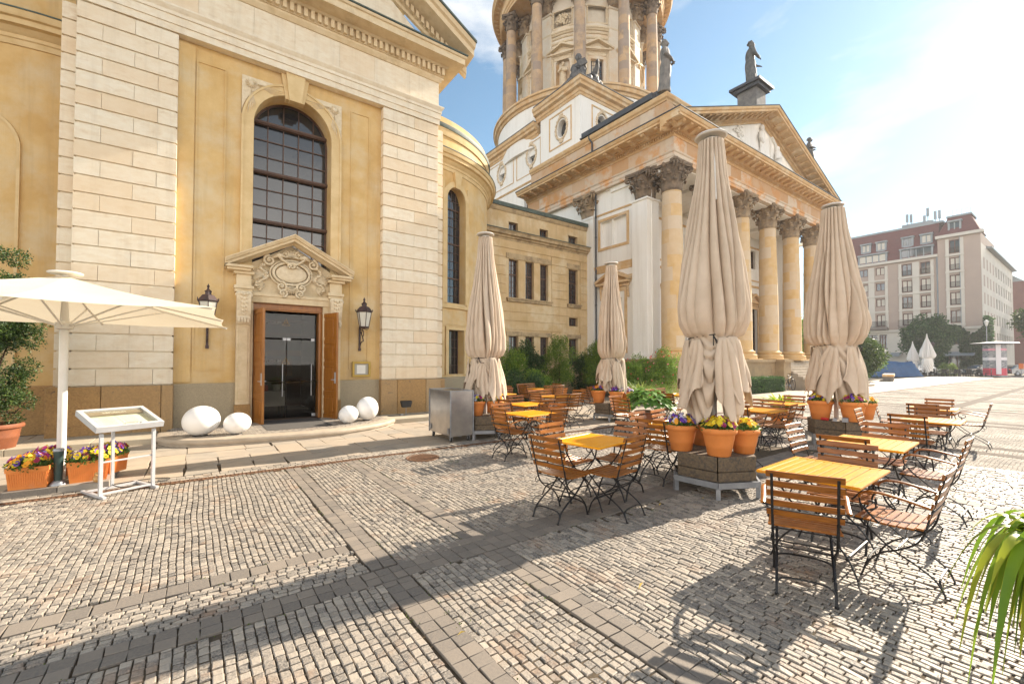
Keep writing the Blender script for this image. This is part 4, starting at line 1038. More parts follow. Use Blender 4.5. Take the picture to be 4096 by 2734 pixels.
# side door aedicule with pediment
def aedicule(fm, c, w_, zb, zt, ph, proj, matl, parent=None):
    """fm(s,z,d)"""
    m = MB()
    def bx(s0, s1, z0, z1, d0, d1):
        q = [fm(s0,z0,d0), fm(s1,z0,d0), fm(s1,z1,d0), fm(s0,z1,d0)]; e = Vector(fm(s0,z0,d1))-Vector(fm(s0,z0,d0)); m.prism(q, tuple(e))
    h = w_/2
    for s in (-1, 1): a, b = sorted((c+s*h*.72, c+s*h*.86)); bx(a, b, zb, zt-.1, 0, -.08)
    for s in (-1, 1):
        cc_ = c+s*h*.98
        for k in range(6): p = fm(cc_, zt-.08-.11*k, -.12+.012*k); m.ell(p, .075, .075, .07, 7, 5)
    bx(c-h*1.05, c+h*1.05, zt-.06, zt+.12, 0, -.12); bx(c-h*1.15, c+h*1.15, zt+.12, zt+.24, 0, -proj)
    bx(c-h*.7, c+h*.7, zt-.30, zt-.08, 0, -.06)
    for s in (-1, 1):
        v = []
        for (o_, hh) in ((0,.24),(-proj-.04,.24),(-proj-.04,.38),(0,.42)):
            v.append(fm(c+s*h*1.2, zt+hh-.0, o_)); v.append(fm(c, zt+hh+ph, o_))
        m.add(v, [(0,2,3,1),(2,4,5,3),(4,6,7,5),(6,0,1,7),(0,6,4,2),(1,3,5,7)])
    m.prism([fm(c-h*1.05,zt+.2,-.02), fm(c+h*1.05,zt+.2,-.02), fm(c,zt+.26+ph,-.02)], tuple(Vector(fm(c,zt,-.06))-Vector(fm(c,zt,-.02))))
    n = 14
    for i in range(n): s = c-h+(2*h)*(i+.5)/n; bx(s-.03, s+.03, zt+.02, zt+.1, -.12, -.17)
    return m
PC(aedicule(fS, 16.4, 2.0, 2.2, 5.95, .55, .35, OTRIM), 'side_aedicule', OTRIM)
m = MB(); m.box(18.75, 19.75, 13.95, 14.92, 1.95, 10.15); m.box(18.62, 19.8, 13.82, 15.0, 1.85, 2.12); m.box(18.68, 19.8, 13.88, 14.97, 10.15, 10.25); PC(m, 'anta_pier', WHITEP, bevel=.01)
m = MB(); m.box(18.9, 19.3, 17.85, 19.1, 1.9, 10.25); m.box(18.86, 19.3, 17.80, 19.15, 10.2, 10.32); PC(m, 'pilaster', WHITEP)
c1 = capital(.48, 1.42); c1.xf(Matrix.Translation((19.25, 14.43, 10.25))); PC(c1, 'anta_capital', CAPDK, smooth=True, auto=50)
c1 = capital(.55, 1.42); c1.xf(Matrix.Translation((19.35, 18.5, 10.3)) @ Matrix.Diagonal((.8,1.0,1,1))); PC(c1, 'pilaster_capital', CAPMD, smooth=True, auto=50)
m = MB(); m.tube([(18.98, 17.72, 1.0), (18.98, 17.72, 11.6)], .05, 8); 
for z in (3, 5, 7, 9): m.tube([(18.98,17.72,z),(18.98,17.72,z+.06)], .065, 8)
PC(m, 'downpipe', SLATE)
YB = 16.6
BW = []
for i in range(6):
    xc = 19.5+3.56*i+1.78
    if i < 5: BW += [(xc, 1.25, 9.1, 10.55, 'rect', 0, .25), (xc, 1.5, 2.2, 6.0, 'rect', 0, .3)]
m = MB(); wall(m, lambda s,z,d: (s, YB+d, z), 19.1, 37.8, 1.85, 11.8, BW, .25); m.box(37.0, 37.3, 13.9, YB, 1.85, 11.8); PC(m, 'portico_back_wall', WHITEP)
for o in BW:
    m = MB(); a, b = o[0]-o[1]/2, o[0]+o[1]/2; z0, z1 = o[2:4]
    for x in (a+.04, (a+b)/2, b-.04): m.box(x-.04, x+.04, YB+.18, YB+.24, z0, z1)
    n = int((z1-z0)/.45)
    for j in range(n+1): z = z0+(z1-z0)*j/n; m.box(a, b, YB+.19, YB+.235, z-.018, z+.018)
    for x in np.linspace(a, b, 7): m.box(x-.01, x+.01, YB+.20, YB+.23, z0, z1)
    fo = PC(m, 'window', WINBR); MB().box(a, b, YB+.24, YB+.26, z0, z1).build('window_glass', GLASSB, fo)
for i in range(5):
    xc = 19.5+3.56*i+1.78; fm = lambda s,z,d: (s, YB+d, z)
    PC(aedicule(fm, xc, 2.1, 2.1, 6.2, .5, .3, OTRIM), 'door_aedicule', OTRIM)
m = MB(); m.box(19.2, 37.6, YB-.08, YB, 7.6, 7.75); m.box(19.2, 37.6, YB-.05, YB, 8.1, 8.2); m.box(19.2, 37.6, YB-.06, YB, 10.7, 10.82)
PC(m, 'back_wall_mouldings', OTRIM)
m = MB(); m.box(19.0, 37.3, 12.7, YB+.3, 11.55, 11.7); 
for i in range(7): x = 19.3+3.56*i-.3; m.box(x, x+.5, 12.9, YB, 11.35, 11.55)
PC(m, 'portico_ceiling', WHITEP)
for i in range(1, 6):
    x = 19.5+3.56*i; m = MB().box(x-.35, x+.35, YB-.12, YB+.05, 1.9, 10.2); PC(m, 'back_pilaster', WHITEP)
# entablature around portico : front y=12.4 & left x=18.8
ep = [(18.8, 24.0), (18.8, 12.4), (37.35, 12.4), (37.35, 24)]
m = MB(); m.sweep(ep, [(-.9,11.62),(0,11.62),(0,11.80),(.03,11.80),(.03,11.98),(.08,12.02),(.10,12.08),(-.9,12.10)]); 
PC(m, 'portico_architrave', OSTONE)
m = MB()
y = 24.0; rr = random.Random(2)
while y > 12.6: L_ = rr.uniform(.8, 1.3); y2 = max(12.4, y-L_); m.box(18.81, 19.3, y2+.004, y-.004, 12.08, 12.80, tint=rr.random()); y = y2
x = 18.81
while x < 37.34: L_ = rr.uniform(.9, 1.4); x2 = min(37.34, x+L_); m.box(x+.004, x2-.004, 12.41, 13.2, 12.08, 12.80, tint=rr.random()); x = x2
PC(m, 'portico_frieze', OSTONE)
m = MB(); m.sweep(ep, [(-.9,12.78),(.03,12.78),(.06,12.84),(.10,12.86),(.10,12.98),(.18,12.98),(.20,13.02),(.34,13.03),(.34,13.10),(.95,13.12),(.95,13.22),(1.0,13.24),(1.06,13.34),(1.06,13.38),(-.9,13.42)])
PC(m, 'portico_cornice', OTRIM)
m = MB()
y = 12.0
while y < 24: m.box(18.62, 18.72, y, y+.075, 12.87, 12.97); y += .14
x = 18.6
while x < 37.5: m.box(x, x+.075, 12.22, 12.31, 12.87, 12.97); x += .14
def modillion(mb, c, ax, up, L_, w_, h):
    # scroll bracket : c centre of top-inner, ax outward dir
    a = Vector(ax); u = Vector(up); b = a.cross(u); c = Vector(c)
    prof = [(0,0),(L_,0),(L_,-h*.35),(L_*.85,-h*.55),(L_*.6,-h*.5),(L_*.3,-h*.9),(0,-h)]
    mb.prism([tuple(c+a*p+u*q-b*w_/2) for p, q in prof], tuple(b*w_))
y = 12.0
while y < 23.7: modillion(m, (18.46, y, 13.11), (-1,0,0), (0,0,1), .52, .22, .18); y += .82
x = 18.4
while x < 37.7: modillion(m, (x, 12.06, 13.11), (0,-1,0), (0,0,1), .52, .22, .18); x += .62
PC(m, 'dentils_and_brackets', OTRIM)
m = MB(); m.sweep(ep, [(1.04,13.38),(1.10,13.39),(1.10,13.43),(-.5,13.47)]); PC(m, 'cornice_flashing', SLATE)
# pediment (front)
AX = 28.05; ex = 10.30; zb0 = 13.30; za0 = 17.05; sl = (za0-zb0)/ex
m = MB(); m.prism([(AX-9.4,12.5,13.2),(AX+9.4,12.5,13.2),(AX,12.5,13.2+9.4*sl)], (0,.5,0)); PC(m, 'tympanum', WHITEP)
m = MB(); md = MB(); mf = MB()
for sg in (-1, 1):
    prof = [(0,-.62),(.05,-.60),(.10,-.56),(.10,-.44),(.18,-.42),(.20,-.38),(.34,-.36),(.34,-.28),(.95,-.26),(.95,-.14),(1.02,-.12),(1.06,.0),(0,.05)]
    xe = AX+sg*ex; v = [(xe, 12.45-o_, zb0+h_) for o_, h_ in prof]+[(AX, 12.45-o_, za0+h_) for o_, h_ in prof]
    k = len(prof); m.add(v, [(i, i+1, k+i+1, k+i) for i in range(k-1)]+[tuple(range(k))[::-1], tuple(range(k, 2*k))])
    vf = [(xe, 12.45-o_, zb0+h_) for o_, h_ in ((0,.05),(1.07,.01),(1.09,.05),(0,.11))]+[(AX, 12.45-o_, za0+h_) for o_, h_ in ((0,.05),(1.07,.01),(1.09,.05),(0,.11))]
    mf.add(vf, [(0,1,5,4),(1,2,6,5),(2,3,7,6),(3,0,4,7),(3,2,1,0),(4,5,6,7)])
    up = Vector((-sg*sl*-1*-1, 0, 1)).normalized(); up = Vector((sg*sl, 0, 1)).normalized()
    for i in range(17): 
        d = .45+i*.62; x = AX+sg*d; z = za0-d*sl-.25
        if d < ex-.6: modillion(md, (x, 12.12, z), (0,-1,0), tuple(up), .52, .22, .17)
    for i in range(70):
        d = .1+i*.14; 
        if d < ex-1.0: x = AX+sg*d; z = za0-d*sl-.54; md.prism([(x,12.26,z),(x+.075,12.26,z-sg*.075*sl),(x+.075,12.26,z+.1-sg*.075*sl),(x,12.26,z+.1)], (0,.1,0))
PC(m, 'raking_cornice', OTRIM); PC(md, 'raking_brackets', OTRIM); PC(mf, 'pediment_flashing', SLATE)
m = MB(); m.prism([(AX-ex,12.6,13.42),(AX+ex,12.6,13.42),(AX,12.6,17.2)], (0,9,0)); PC(m, 'portico_roof', SLATE)
# attic parapet (left side) with dark roof edge
ap_ = [(18.75, 23.6), (18.75, 12.75), (24.5, 12.75)]
m = MB(); rr = random.Random(5); y = 23.6
while y > 12.8: L_ = rr.uniform(.9,1.3); y2 = max(12.75, y-L_); m.box(18.8, 19.3, y2+.004, y-.004, 13.4, 14.75, tint=rr.random()*.9); y = y2
x = 18.8
while x < 24.5: x2 = min(24.5, x+1.1); m.box(x+.004, x2-.004, 12.8, 13.3, 13.4, 14.75, tint=rr.random()*.5); x = x2
PC(m, 'attic_parapet', OSTONE)
m = MB(); m.sweep(ap_, [(-.3,14.70),(.0,14.70),(.03,14.78),(.10,14.84),(.14,14.98),(.14,15.04),(-.3,15.06)]); PC(m, 'attic_moulding', OTRIM)
m = MB(); m.prism([(18.75,13.6,15.06),(18.75,18.6,15.06),(18.55,18.6,15.10),(18.55,13.6,15.10)], (0,0,.06)); m.box(18.9, 21.5, 13.4, 18.4, 15.0, 15.55); m.box(18.6,18.95,13.5,18.5,15.1,15.42); m.tube([(18.62,17.9,15.1),(18.62,17.9,14.9),(18.72,17.75,14.6),(18.72,17.75,13.5)], .05, 8)
PC(m, 'attic_roof', SLATE)
# white tower base block, drum
m = MB()
def fX(s, z, d): return (21+d, s, z)
def fY(s, z, d): return (s, 21+d, z)
ring_ops = [(22.85, .95, 0, 18.45, 'round', .62, .5)]
low_ops = [(26.5, .95, 0, 17.95, 'round', .62, .5), (30.6, .95, 0, 17.95, 'round', .62, .5)]
m = MB(); wall(m, fX, 21, 25.2, 10, 20.1, ring_ops, .5, ds=2); wall(m, lambda s,z,d: (s, 21+d, z), 21, 25.6, 10, 20.1, [(23.2,.95,0,18.6,'round',.62,.5)], .5)
wall(m, lambda s,z,d: (21.15+d, s, z), 25.2, 36, 4, 19.2, low_ops+[(26.9,1.1,13.9,15.0,'arch',.55,.3),(31.2,1.1,13.9,15.0,'arch',.55,.3)], .5, ds=3)
m.box(21.3, 35.5, 25.6, 35.5, 18, 20.0); m.box(21.2, 25.4, 21.2, 25.6, 20.0, 20.1)
m.box(25.6, 36, 21.2, 36, 4, 20.0); 
PC(m, 'tower_base', WHITEP)
m = MB()
for (f_, c, z, dd) in ((fX,22.85,18.45,.42),(lambda s,z,d: (21.15+d,s,z),26.5,17.95,.42),(lambda s,z,d: (21.15+d,s,z),30.6,17.95,.42),(fY,23.2,18.6,.42)):
    pts = [f_(c+.48*cos(R(a)), z+.63*sin(R(a)), dd) for a in range(0,360,15)]; PC(MB().add(pts, [tuple(range(24))]), 'round_window', GLASSB)
for c in (26.9, 31.2): pts = [(21.15+.28, c+p, z) for p, z in outline(0,1.1,13.9,15.0,'arch',.55,14)]; PC(MB().add(pts, [tuple(range(len(pts)))]), 'arched_window', GLASSB)
WRE = mat('wreath_stone', (.72,.62,.47), (.56,.43,.28), 6, .85)
for (f_, c, z) in ((fX,22.85,18.45),(lambda s,z,d: (21.15+d,s,z),26.5,17.95),(lambda s,z,d: (21.15+d,s,z),30.6,17.95),(fY,23.2,18.6)):
    m = MB()
    for a in range(0, 360, 12):
        m.ell(f_(c+.60*cos(R(a)), z+.80*sin(R(a)), -.05+.03*((a//12) % 2)), .10, .10, .10, 6, 4)
    for a in (80,90,100,260,270,280): m.ell(f_(c+.66*cos(R(a)), z+.95*sin(R(a)), -.06), .10, .08, .13, 6, 4)
    PC(m, 'window_wreath', WRE)
m = MB(); 
i1 = [(21.9,17.3),(21.9,19.6),(24.1,19.6),(24.1,17.3),(21.9,17.3)]; o1 = [(a+(.08 if a > 23 else -.08), b+(.08 if b > 18 else -.08)) for a, b in i1]
band(m, fX, i1, o1, 0, -.05); band(m, fY, [(a+.3, b) for a, b in i1], [(a+.3, b) for a, b in o1], 0, -.05)
m.sweep([(21.15,36),(21.15,25.3)], [(-.1,15.85),(.06,15.87),(.12,15.97),(-.1,16.02)])
for a, b in ((25.4,28.4),(28.9,32.6)):
    i1 = [(a,16.6),(a,18.9),(b,18.9),(b,16.6),(a,16.6)]; o1 = [(a-.05,16.55),(a-.05,18.95),(b+.05,18.95),(b+.05,16.55),(a-.05,16.55)]; band(m, lambda s,z,d: (21.15+d,s,z), i1, o1, 0, -.04)
PC(m, 'tower_base_mouldings', OTRIM)
m = MB(); cpf = lambda z: [(-.2,z),(.05,z),(.10,z+.14),(.16,z+.18),(.20,z+.36),(.40,z+.44),(.42,z+.62),(.52,z+.70),(.55,z+.92),(-.2,z+1.0)]
m.sweep([(21,25.6),(21,21),(26.2,21)], cpf(20.0)); m.sweep([(21.15,37),(21.15,25.6)], cpf(19.15)); PC(m, 'tower_base_cornice', OTRIM)
m = MB(); m.sweep([(21,25.4),(21,21),(26,21)], [(-3,20.98),(.58,20.94),(.58,21.0),(-3,21.06)]); m.sweep([(21.15,37),(21.15,25.6)], [(-.3,20.1),(.58,20.08),(.58,20.14),(-.3,20.2)]);
m.sweep([(21,25.0),(21,21.0),(25.4,21.0)], [(-.5,21.04),(.15,21.04),(.12,21.22),(-.5,21.26)])
PC(m, 'tower_base_flashing', GSTAT)
# drum
C0 = (28.4, 28.4)
m = MB().lathe([(7.55,18.5),(7.55,21.9)], (*C0, 0), 96); PC(m, 'drum_base', WHITEP, smooth=True, auto=40)
m = MB().lathe([(7.5,21.75),(7.65,21.8),(7.7,21.95),(7.85,22.0),(7.9,22.25),(8.0,22.3),(8.0,22.45),(5.2,22.5)], (*C0, 0), 96); PC(m, 'drum_base_cornice', OTRIM, smooth=True, auto=30)
def fD(s, z, d): a = R(225+s); return (28.4+(5.35-d)*cos(a), 28.4+(5.35-d)*sin(a), z)
kd = 180/(PI*5.35)
ops = []
for b in range(-6, 6):
    c = b*30+15; isw = (b % 2 == 0)
    if isw: ops.append((c, 1.05*kd, 23.4, 26.0, 'rect', 0, .35))
    else: ops.append((c, 1.15*kd, 23.7, 25.9, 'arch', .575, .55))
    ops.append((c, 1.5*kd, 29.0, 30.3, 'rect', 0, .12))
ops = [o for o in ops if abs(o[0]) < 130]
m = MB(); wall(m, fD, -180, 180, 22.3, 33.5, ops, .35, ds=4)
m.lathe([(5.0,22.3),(5.0,33)], (*C0,0), 64)
PC(m, 'drum_wall', mat('drum_stone', (.76,.69,.58), (.70,.62,.50), 2, .85, bump=.1, bscale=20, c3=(.72,.56,.38), s3=.6))
mt = MB()
for b in range(-5, 5):
    c = b*30+15
    if abs(c) > 110: continue
    PC(aedicule(lambda s,z,d: fD(c+s*kd,z,d), 0, 2.1, 23.0, 26.55, .55, .35, OTRIM), 'window_aedicule', CARVED)
    i1 = [(c-.75*kd,29.0),(c-.75*kd,30.3),(c+.75*kd,30.3),(c+.75*kd,29.0),(c-.75*kd,29.0)]; o1 = [(c-.87*kd,28.88),(c-.87*kd,30.42),(c+.87*kd,30.42),(c+.87*kd,28.88),(c-.87*kd,28.88)]
    pf = MB(); band(pf, fD, i1, o1, 0, -.06); PC(pf, 'panel_frame', CARVED)
    if b % 2 == 0:
        g_ = MB(); wb_ = MB()
        v = [fD(c+s*kd, z, .34) for s, z in ((-.5,23.4),(.5,23.4),(.5,26.0),(-.5,26.0))]; g_.add(v, [(0,1,2,3)])
        for s in np.linspace(-.52, .52, 5): wb_.tube([fD(c+s*kd,23.4,.31), fD(c+s*kd,26.0,.31)], .02 if abs(s) in (0,.52) else .012, 4)
        for z in np.linspace(23.4, 26, 9): wb_.tube([fD(c-.52*kd,z,.31), fD(c+.52*kd,z,.31)], .03 if abs(z-24.7) < .1 else .012, 4)
        fo = PC(wb_, 'window', WINBR); g_.build('window_glass', GLASSB, fo)
    else:
        nich = MB(); P = []; n = 10
        for i in range(n+1): a = PI*i/n; P.append((-.575*cos(a), .55*sin(a)))
        v = []
        for s, d in P: v += [fD(c+s*kd,23.7,d), fD(c+s*kd,26.45,d)]
        nich.add(v, [(2*i,2*i+2,2*i+3,2*i+1) for i in range(n)])
        v = [fD(c+s*kd,23.7,d) for s, d in P]; nich.add(v, [tuple(range(n+1))]); PC(nich, 'niche', OTRIM)
# curved belt courses between pilasters
for z0 in (27.6, 28.0): 
    pth = [fD(s, 0, 0)[:2] for s in np.linspace(-130, 130, 100)]; mt.sweep(pth, [(-.05,z0),(.08,z0+.02),(.12,z0+.12),(-.05,z0+.14)])
pth = [fD(s, 0, 0)[:2] for s in np.linspace(-130, 130, 100)]; mt.sweep(pth, [(-.05,28.3),(.10,28.3),(.16,28.4),(.22,28.44),(.22,28.56),(-.05,28.6)])
PC(mt, 'drum_mouldings', CARVED)
for b in range(-4, 5):
    c = b*30
    a = R(225+c); bx = MB(); bx.box(5.2, 5.55, -.5, .5, 22.5, 30.2); bx.box(5.2, 5.62, -.57, .57, 22.5, 22.9); bx.box(5.2,5.64,-.58,.58,30.1,30.25)
    bx.xf(Matrix.Translation((28.4,28.4,0)) @ Matrix.Rotation(a, 4, 'Z')); PC(bx, 'drum_pilaster', MATS['drum_stone'])
for b in range(-4, 5):
    a = R(225+b*30)
    cpl = capital(.44, 1.35); cpl.xf(Matrix.Translation((28.4+5.5*cos(a), 28.4+5.5*sin(a), 30.25)) @ Matrix.Rotation(a+R(45), 4, 'Z') @ Matrix.Diagonal((1,1,1,1)))
    if abs(b) < 4: PC(cpl, 'drum_capital', CAPMD, smooth=True, auto=50)
for b in range(12):
    a = R(225+b*30); q = ((b*30+180) % 360)-180
    if abs(q) > 130: continue
    o = column(28.4+6.8*cos(a), 28.4+6.8*sin(a), 22.45, .47, .40, 30.3, 1.38, COLDK, CAPDK, 50+b)
    o.name = 'tower_column'; o.rotation_euler = (0, 0, a+R(45))
m = MB().lathe([(5.3,31.72),(7.25,31.72),(7.25,31.95),(7.30,31.95),(7.30,32.2),(7.38,32.26),(7.38,32.85),(7.45,32.9),(7.5,33.05),(8.0,33.1),(8.0,33.3),(8.15,33.5),(8.15,33.56),(5.3,33.7)], (*C0,0), 96); PC(m, 'tower_entablature', OTRIM, smooth=True, auto=30)
m = MB()
for i in range(96):
    a = 2*PI*i/96; modillion(m, (28.4+7.5*cos(a), 28.4+7.5*sin(a), 33.1), (cos(a), sin(a), 0), (0,0,1), .42, .2, .17)
PC(m, 'tower_brackets', OTRIM)
m = MB().lathe([(6.6,33.6),(6.6,36.2),(6.8,36.3),(6.8,36.6),(6.2,37.5),(5.6,39.5),(4.2,42),(2,44),(0,45)], (*C0,0), 64); PC(m, 'dome', COPPER, smooth=True, auto=40)
# tympanum relief + pedestals
def relief_figure(mb, x, z0, h, y, seat=False, sg=1):
    mb.ell((x, y-.10, z0+h*.90), h*.075, .12, h*.085, 10, 8)
    n = 9
    if not seat:
        for i in range(n): t = i/n; mb.tube([(x+(i-n/2)*h*.028*(1+.4*(1-.0)), y-.06, z0), (x+(i-n/2)*h*.018, y-.12, z0+h*.45), (x+(i-n/2)*h*.022, y-.10, z0+h*.80)], h*.03, 6)
        mb.tube([(x-h*.09, y-.12, z0+h*.78), (x-sg*h*.18, y-.2, z0+h*.62), (x-sg*h*.05, y-.22, z0+h*.55)], h*.035, 6)
    else:
        mb.ell((x, y-.12, z0+h*.62), h*.16, .2, h*.24, 10, 8)
        for i in range(7): mb.tube([(x+(i-3)*h*.035, y-.14, z0+h*.45), (x+(i-3)*h*.04+sg*h*.08, y-.26, z0+h*.38), (x+(i-3)*h*.035+sg*h*.10, y-.16, z0)], h*.04, 6)
        mb.tube([(x-h*.14, y-.12, z0+h*.74), (x-h*.2, y-.22, z0+h*.55), (x+h*.02, y-.28, z0+h*.6)], h*.045, 6)
m = MB(); y = 12.5
for q_ in ((28.1, 13.65, 2.75, y), (30.2, 13.5, 2.15, y, True, 1), (32.7, 13.4, 1.05, y, True)):
    fm_ = MB(); relief_figure(fm_, *q_); PC(fm_, 'relief_figure', WHITEP, smooth=True, auto=50)
m.box(28.9, 29.8, y-.2, y, 14.3, 14.42); m.box(29.0, 29.35, y-.12, y, 13.55, 14.3); m.lathe([(.16,0),(.22,.1),(.22,.45),(.26,.5)], (29.2, y-.1, 13.6), 14)
m.box(29.3, 29.5, y-.06, y, 14.4, 16.0); m.tube([(29.4, y-.08, 16.0), (30.0, y-.08, 15.6), (30.1, y-.08, 14.6)], .08, 6)
m.tube([(25.3, y-.03, 13.9), (25.35, y-.05, 14.7)], .06, 6)
rr = random.Random(1)
for k in range(40): m.ell((25.35+rr.gauss(0,.22), y-.05, 15.0+rr.gauss(0,.28)), .07, .08, .07, 6, 4)
for a, b, h in ((25.6,26.1,.5),(26.1,26.5,.35),(26.5,27.0,.6)): m.box(a, b, y-.05, y, 13.5, 13.5+h)
PC(m, 'pediment_relief', WHITEP, smooth=True, auto=50)
m = MB(); m.box(27.3, 28.5, 12.35, 13.5, 16.75, 18.5); PC(m, 'statue_pedestal', GSTAT); 
m = MB(); m.box(26.95, 28.85, 12.0, 13.85, 18.64, 18.80); m.box(27.1, 28.7, 12.15, 13.7, 18.45, 18.64); PC(m, 'pedestal_cap', SLATE)
m = MB(); m.box(37.3, 38.6, 13.0, 14.1, 13.3, 16.55); PC(m, 'statue_pedestal', GSTAT)
# carved panel relief on drum
m = MB()
p0 = Vector(fD(-15, 29.6, .05))
for k in range(60):
    s, z = rr.gauss(0,.33), rr.gauss(0,.22); p = fD(-15+max(-.62,min(.62,s))*kd, 29.6+max(-.42,min(.42,z)), .04); m.ell(p, .09, .09, .09, 6, 4)
PC(m, 'drum_relief', CARVED, smooth=True)
# ================================================================= STATUES
def robed(h=2.5, fold=9, seed=1, twist=.6, arms=None, beard=False, lean=.0, hood=False):
    """single closed statue mesh : stacked sections with carved folds, head, arms, then voxel-merged"""
    rr = random.Random(seed); m = MB(); nz_, na = 64, 72; v = []; f = []
    prof = [(0,.125,.115),(.02,.13,.12),(.12,.118,.105),(.28,.108,.098),(.42,.108,.10),(.52,.112,.098),(.60,.098,.082),(.68,.108,.088),(.76,.128,.085),(.81,.122,.075),(.835,.085,.06),(.85,.045,.045),(.875,.038,.04)]
    Z = [p[0] for p in prof]; A_ = [p[1] for p in prof]; B_ = [p[2] for p in prof]
    for j in range(nz_+1):
        t = j/nz_*.875; a = np.interp(t, Z, A_); b = np.interp(t, Z, B_)
        fa = .13*max(0, 1-abs(t-.15)/.5) + .05*(t < .8)
        for i in range(na):
            th = 2*PI*i/na
            g_ = abs(sin(fold*th/2+twist*6*t+.8*sin(3*th+seed)+.5*sin(th*2)))**.7
            diag = .5+.5*sin(9*th*.35+26*t+seed)
            k = 1+fa*(g_-.6)+(.05*(diag-.5) if .3 < t < .75 else 0)
            cx_ = lean*h*sin(t*PI)*.12
            v.append((a*h*k*cos(th)+cx_, b*h*k*sin(th)+.02*h*sin(t*5+seed), t*h))
    for j in range(nz_):
        for i in range(na): i2 = (i+1) % na; f.append((j*na+i, j*na+i2, (j+1)*na+i2, (j+1)*na+i))
    f.append(tuple(range(na))[::-1]); f.append(tuple(range(nz_*na, (nz_+1)*na))); m.add(v, f)
    hc = (0, -.012*h, .935*h); m.ell(hc, .052*h, .062*h, .070*h, 18, 14); m.ell((0, -.035*h, .915*h), .036*h, .045*h, .045*h, 12, 9)
    m.tube([(0,.0,.85*h), (0,-.005*h,.90*h)], [.036*h,.033*h], 10)
    m.tube([(0, -.068*h, .945*h), (0, -.083*h, .925*h), (0,-.068*h,.92*h)], [.008*h,.011*h,.007*h], 6)
    for s in (-1, 1): m.ell((s*.021*h, -.062*h, .948*h), .010*h, .006*h, .006*h, 6, 4)
    m.ell((0,-.073*h,.905*h), .014*h, .007*h, .006*h, 6, 4)
    for k in range(40):   # hair curls
        a = rr.uniform(0, 2*PI); e = rr.uniform(.0, 1.3); y = -.0*h+.058*h*cos(e)*sin(a)+.008*h
        if y < -.03*h: continue
        m.ell((.055*h*cos(e)*cos(a), y, .945*h+.068*h*sin(e)), .018*h, .018*h, .016*h, 6, 5)
    if beard:
        for k in range(12): m.ell((rr.uniform(-.03,.03)*h, -.06*h, rr.uniform(.86,.90)*h), .016*h, .018*h, .02*h, 6, 4)
    for arm in (arms or []):
        pts = [Vector(p)*h for p in arm]; m.tube([tuple(p) for p in pts], [.042*h,.038*h,.026*h,.019*h][:len(pts)] if len(pts) <= 4 else [.036*h]*len(pts), 10)
        e = pts[-1]; d = (pts[-1]-pts[-2]).normalized(); s_ = d.cross(Vector((0,0,1))); s_.normalize()
        m.ell(tuple(e+d*.018*h), .019*h, .019*h, .014*h, 8, 6)
        for q in (-1.2,-.4,.4,1.2): m.tube([tuple(e+d*.025*h+s_*q*.010*h), tuple(e+d*.05*h+s_*q*.011*h-Vector((0,0,.004*h))), tuple(e+d*.062*h+s_*q*.010*h-Vector((0,0,.012*h)))], [.0052*h,.0048*h,.004*h], 5)
        m.tube([tuple(e+d*.005*h-s_*.016*h), tuple(e+d*.025*h-s_*.028*h), tuple(e+d*.036*h-s_*.026*h)], [.006*h,.005*h,.004*h], 5)
    return m
def mk_statue(name, label, m, matl, loc, rz, vox=.028, base=None):
    if base: m.merge(base)
    o = m.build(name, matl); o.location = loc; o.rotation_euler = (0,0,rz)
    r = o.modifiers.new('remesh', 'REMESH'); r.mode = 'VOXEL'; r.voxel_size = vox; r.use_smooth_shade = True
    bpy.context.view_layer.update(); dg = bpy.context.evaluated_depsgraph_get(); me = bpy.data.meshes.new_from_object(o.evaluated_get(dg))
    o.modifiers.clear(); o.data = me; o.data.name = name
    me.polygons.foreach_set('use_smooth', [True]*len(me.polygons)); me.materials.clear(); me.materials.append(matl)
    return tag(o, label, 'statue')
SA = robed(2.75, 9, 2, .5, [[(-.11,0,.79),(-.15,-.03,.66),(-.07,-.12,.60),(.02,-.15,.58)], [(.11,0,.79),(.15,-.02,.66),(.10,-.12,.58),(.03,-.155,.565)]])
mk_statue('robed_statue', 'grey robed statue with folded hands standing on the left corner of the church parapet', SA, GSTAT, (19.35, 13.25, 15.50), R(30))
SB = robed(2.95, 11, 5, .7, [[(-.11,0,.79),(-.16,-.02,.65),(-.08,-.13,.60)], [(.11,0,.79),(.17,-.05,.68),(.22,-.18,.62),(.24,-.26,.615)]])
mk_statue('robed_statue', 'dark robed statue stretching out one hand, on the pedestal above the pediment peak', SB, mat('dark_grey_statue_stone', (.05,.055,.055), (.13,.13,.125), 4, .6, bump=.3, bscale=30), (27.9, 12.92, 18.80), R(45))
SC_ = robed(2.45, 8, 9, .4, [[(-.11,0,.79),(-.16,-.02,.66),(-.06,-.13,.64)], [(.11,0,.79),(.15,-.02,.66),(.05,-.13,.62)]])
mk_statue('robed_statue', 'small black robed statue behind the right slope of the pediment', SC_, BRONZE, (38.15, 13.4, 16.55), R(20))
SD = robed(2.35, 10, 4, .9, [[(-.11,0,.79),(-.15,-.04,.68),(-.02,-.13,.70)], [(.11,0,.79),(.15,-.05,.66),(.05,-.13,.62)]], beard=True)
a = R(225-15); mk_statue('robed_statue', 'pale bearded statue standing in the arched niche of the round tower', SD, CARVED, (28.4+5.25*cos(a), 28.4+5.25*sin(a), 23.72), a+R(90), .025)
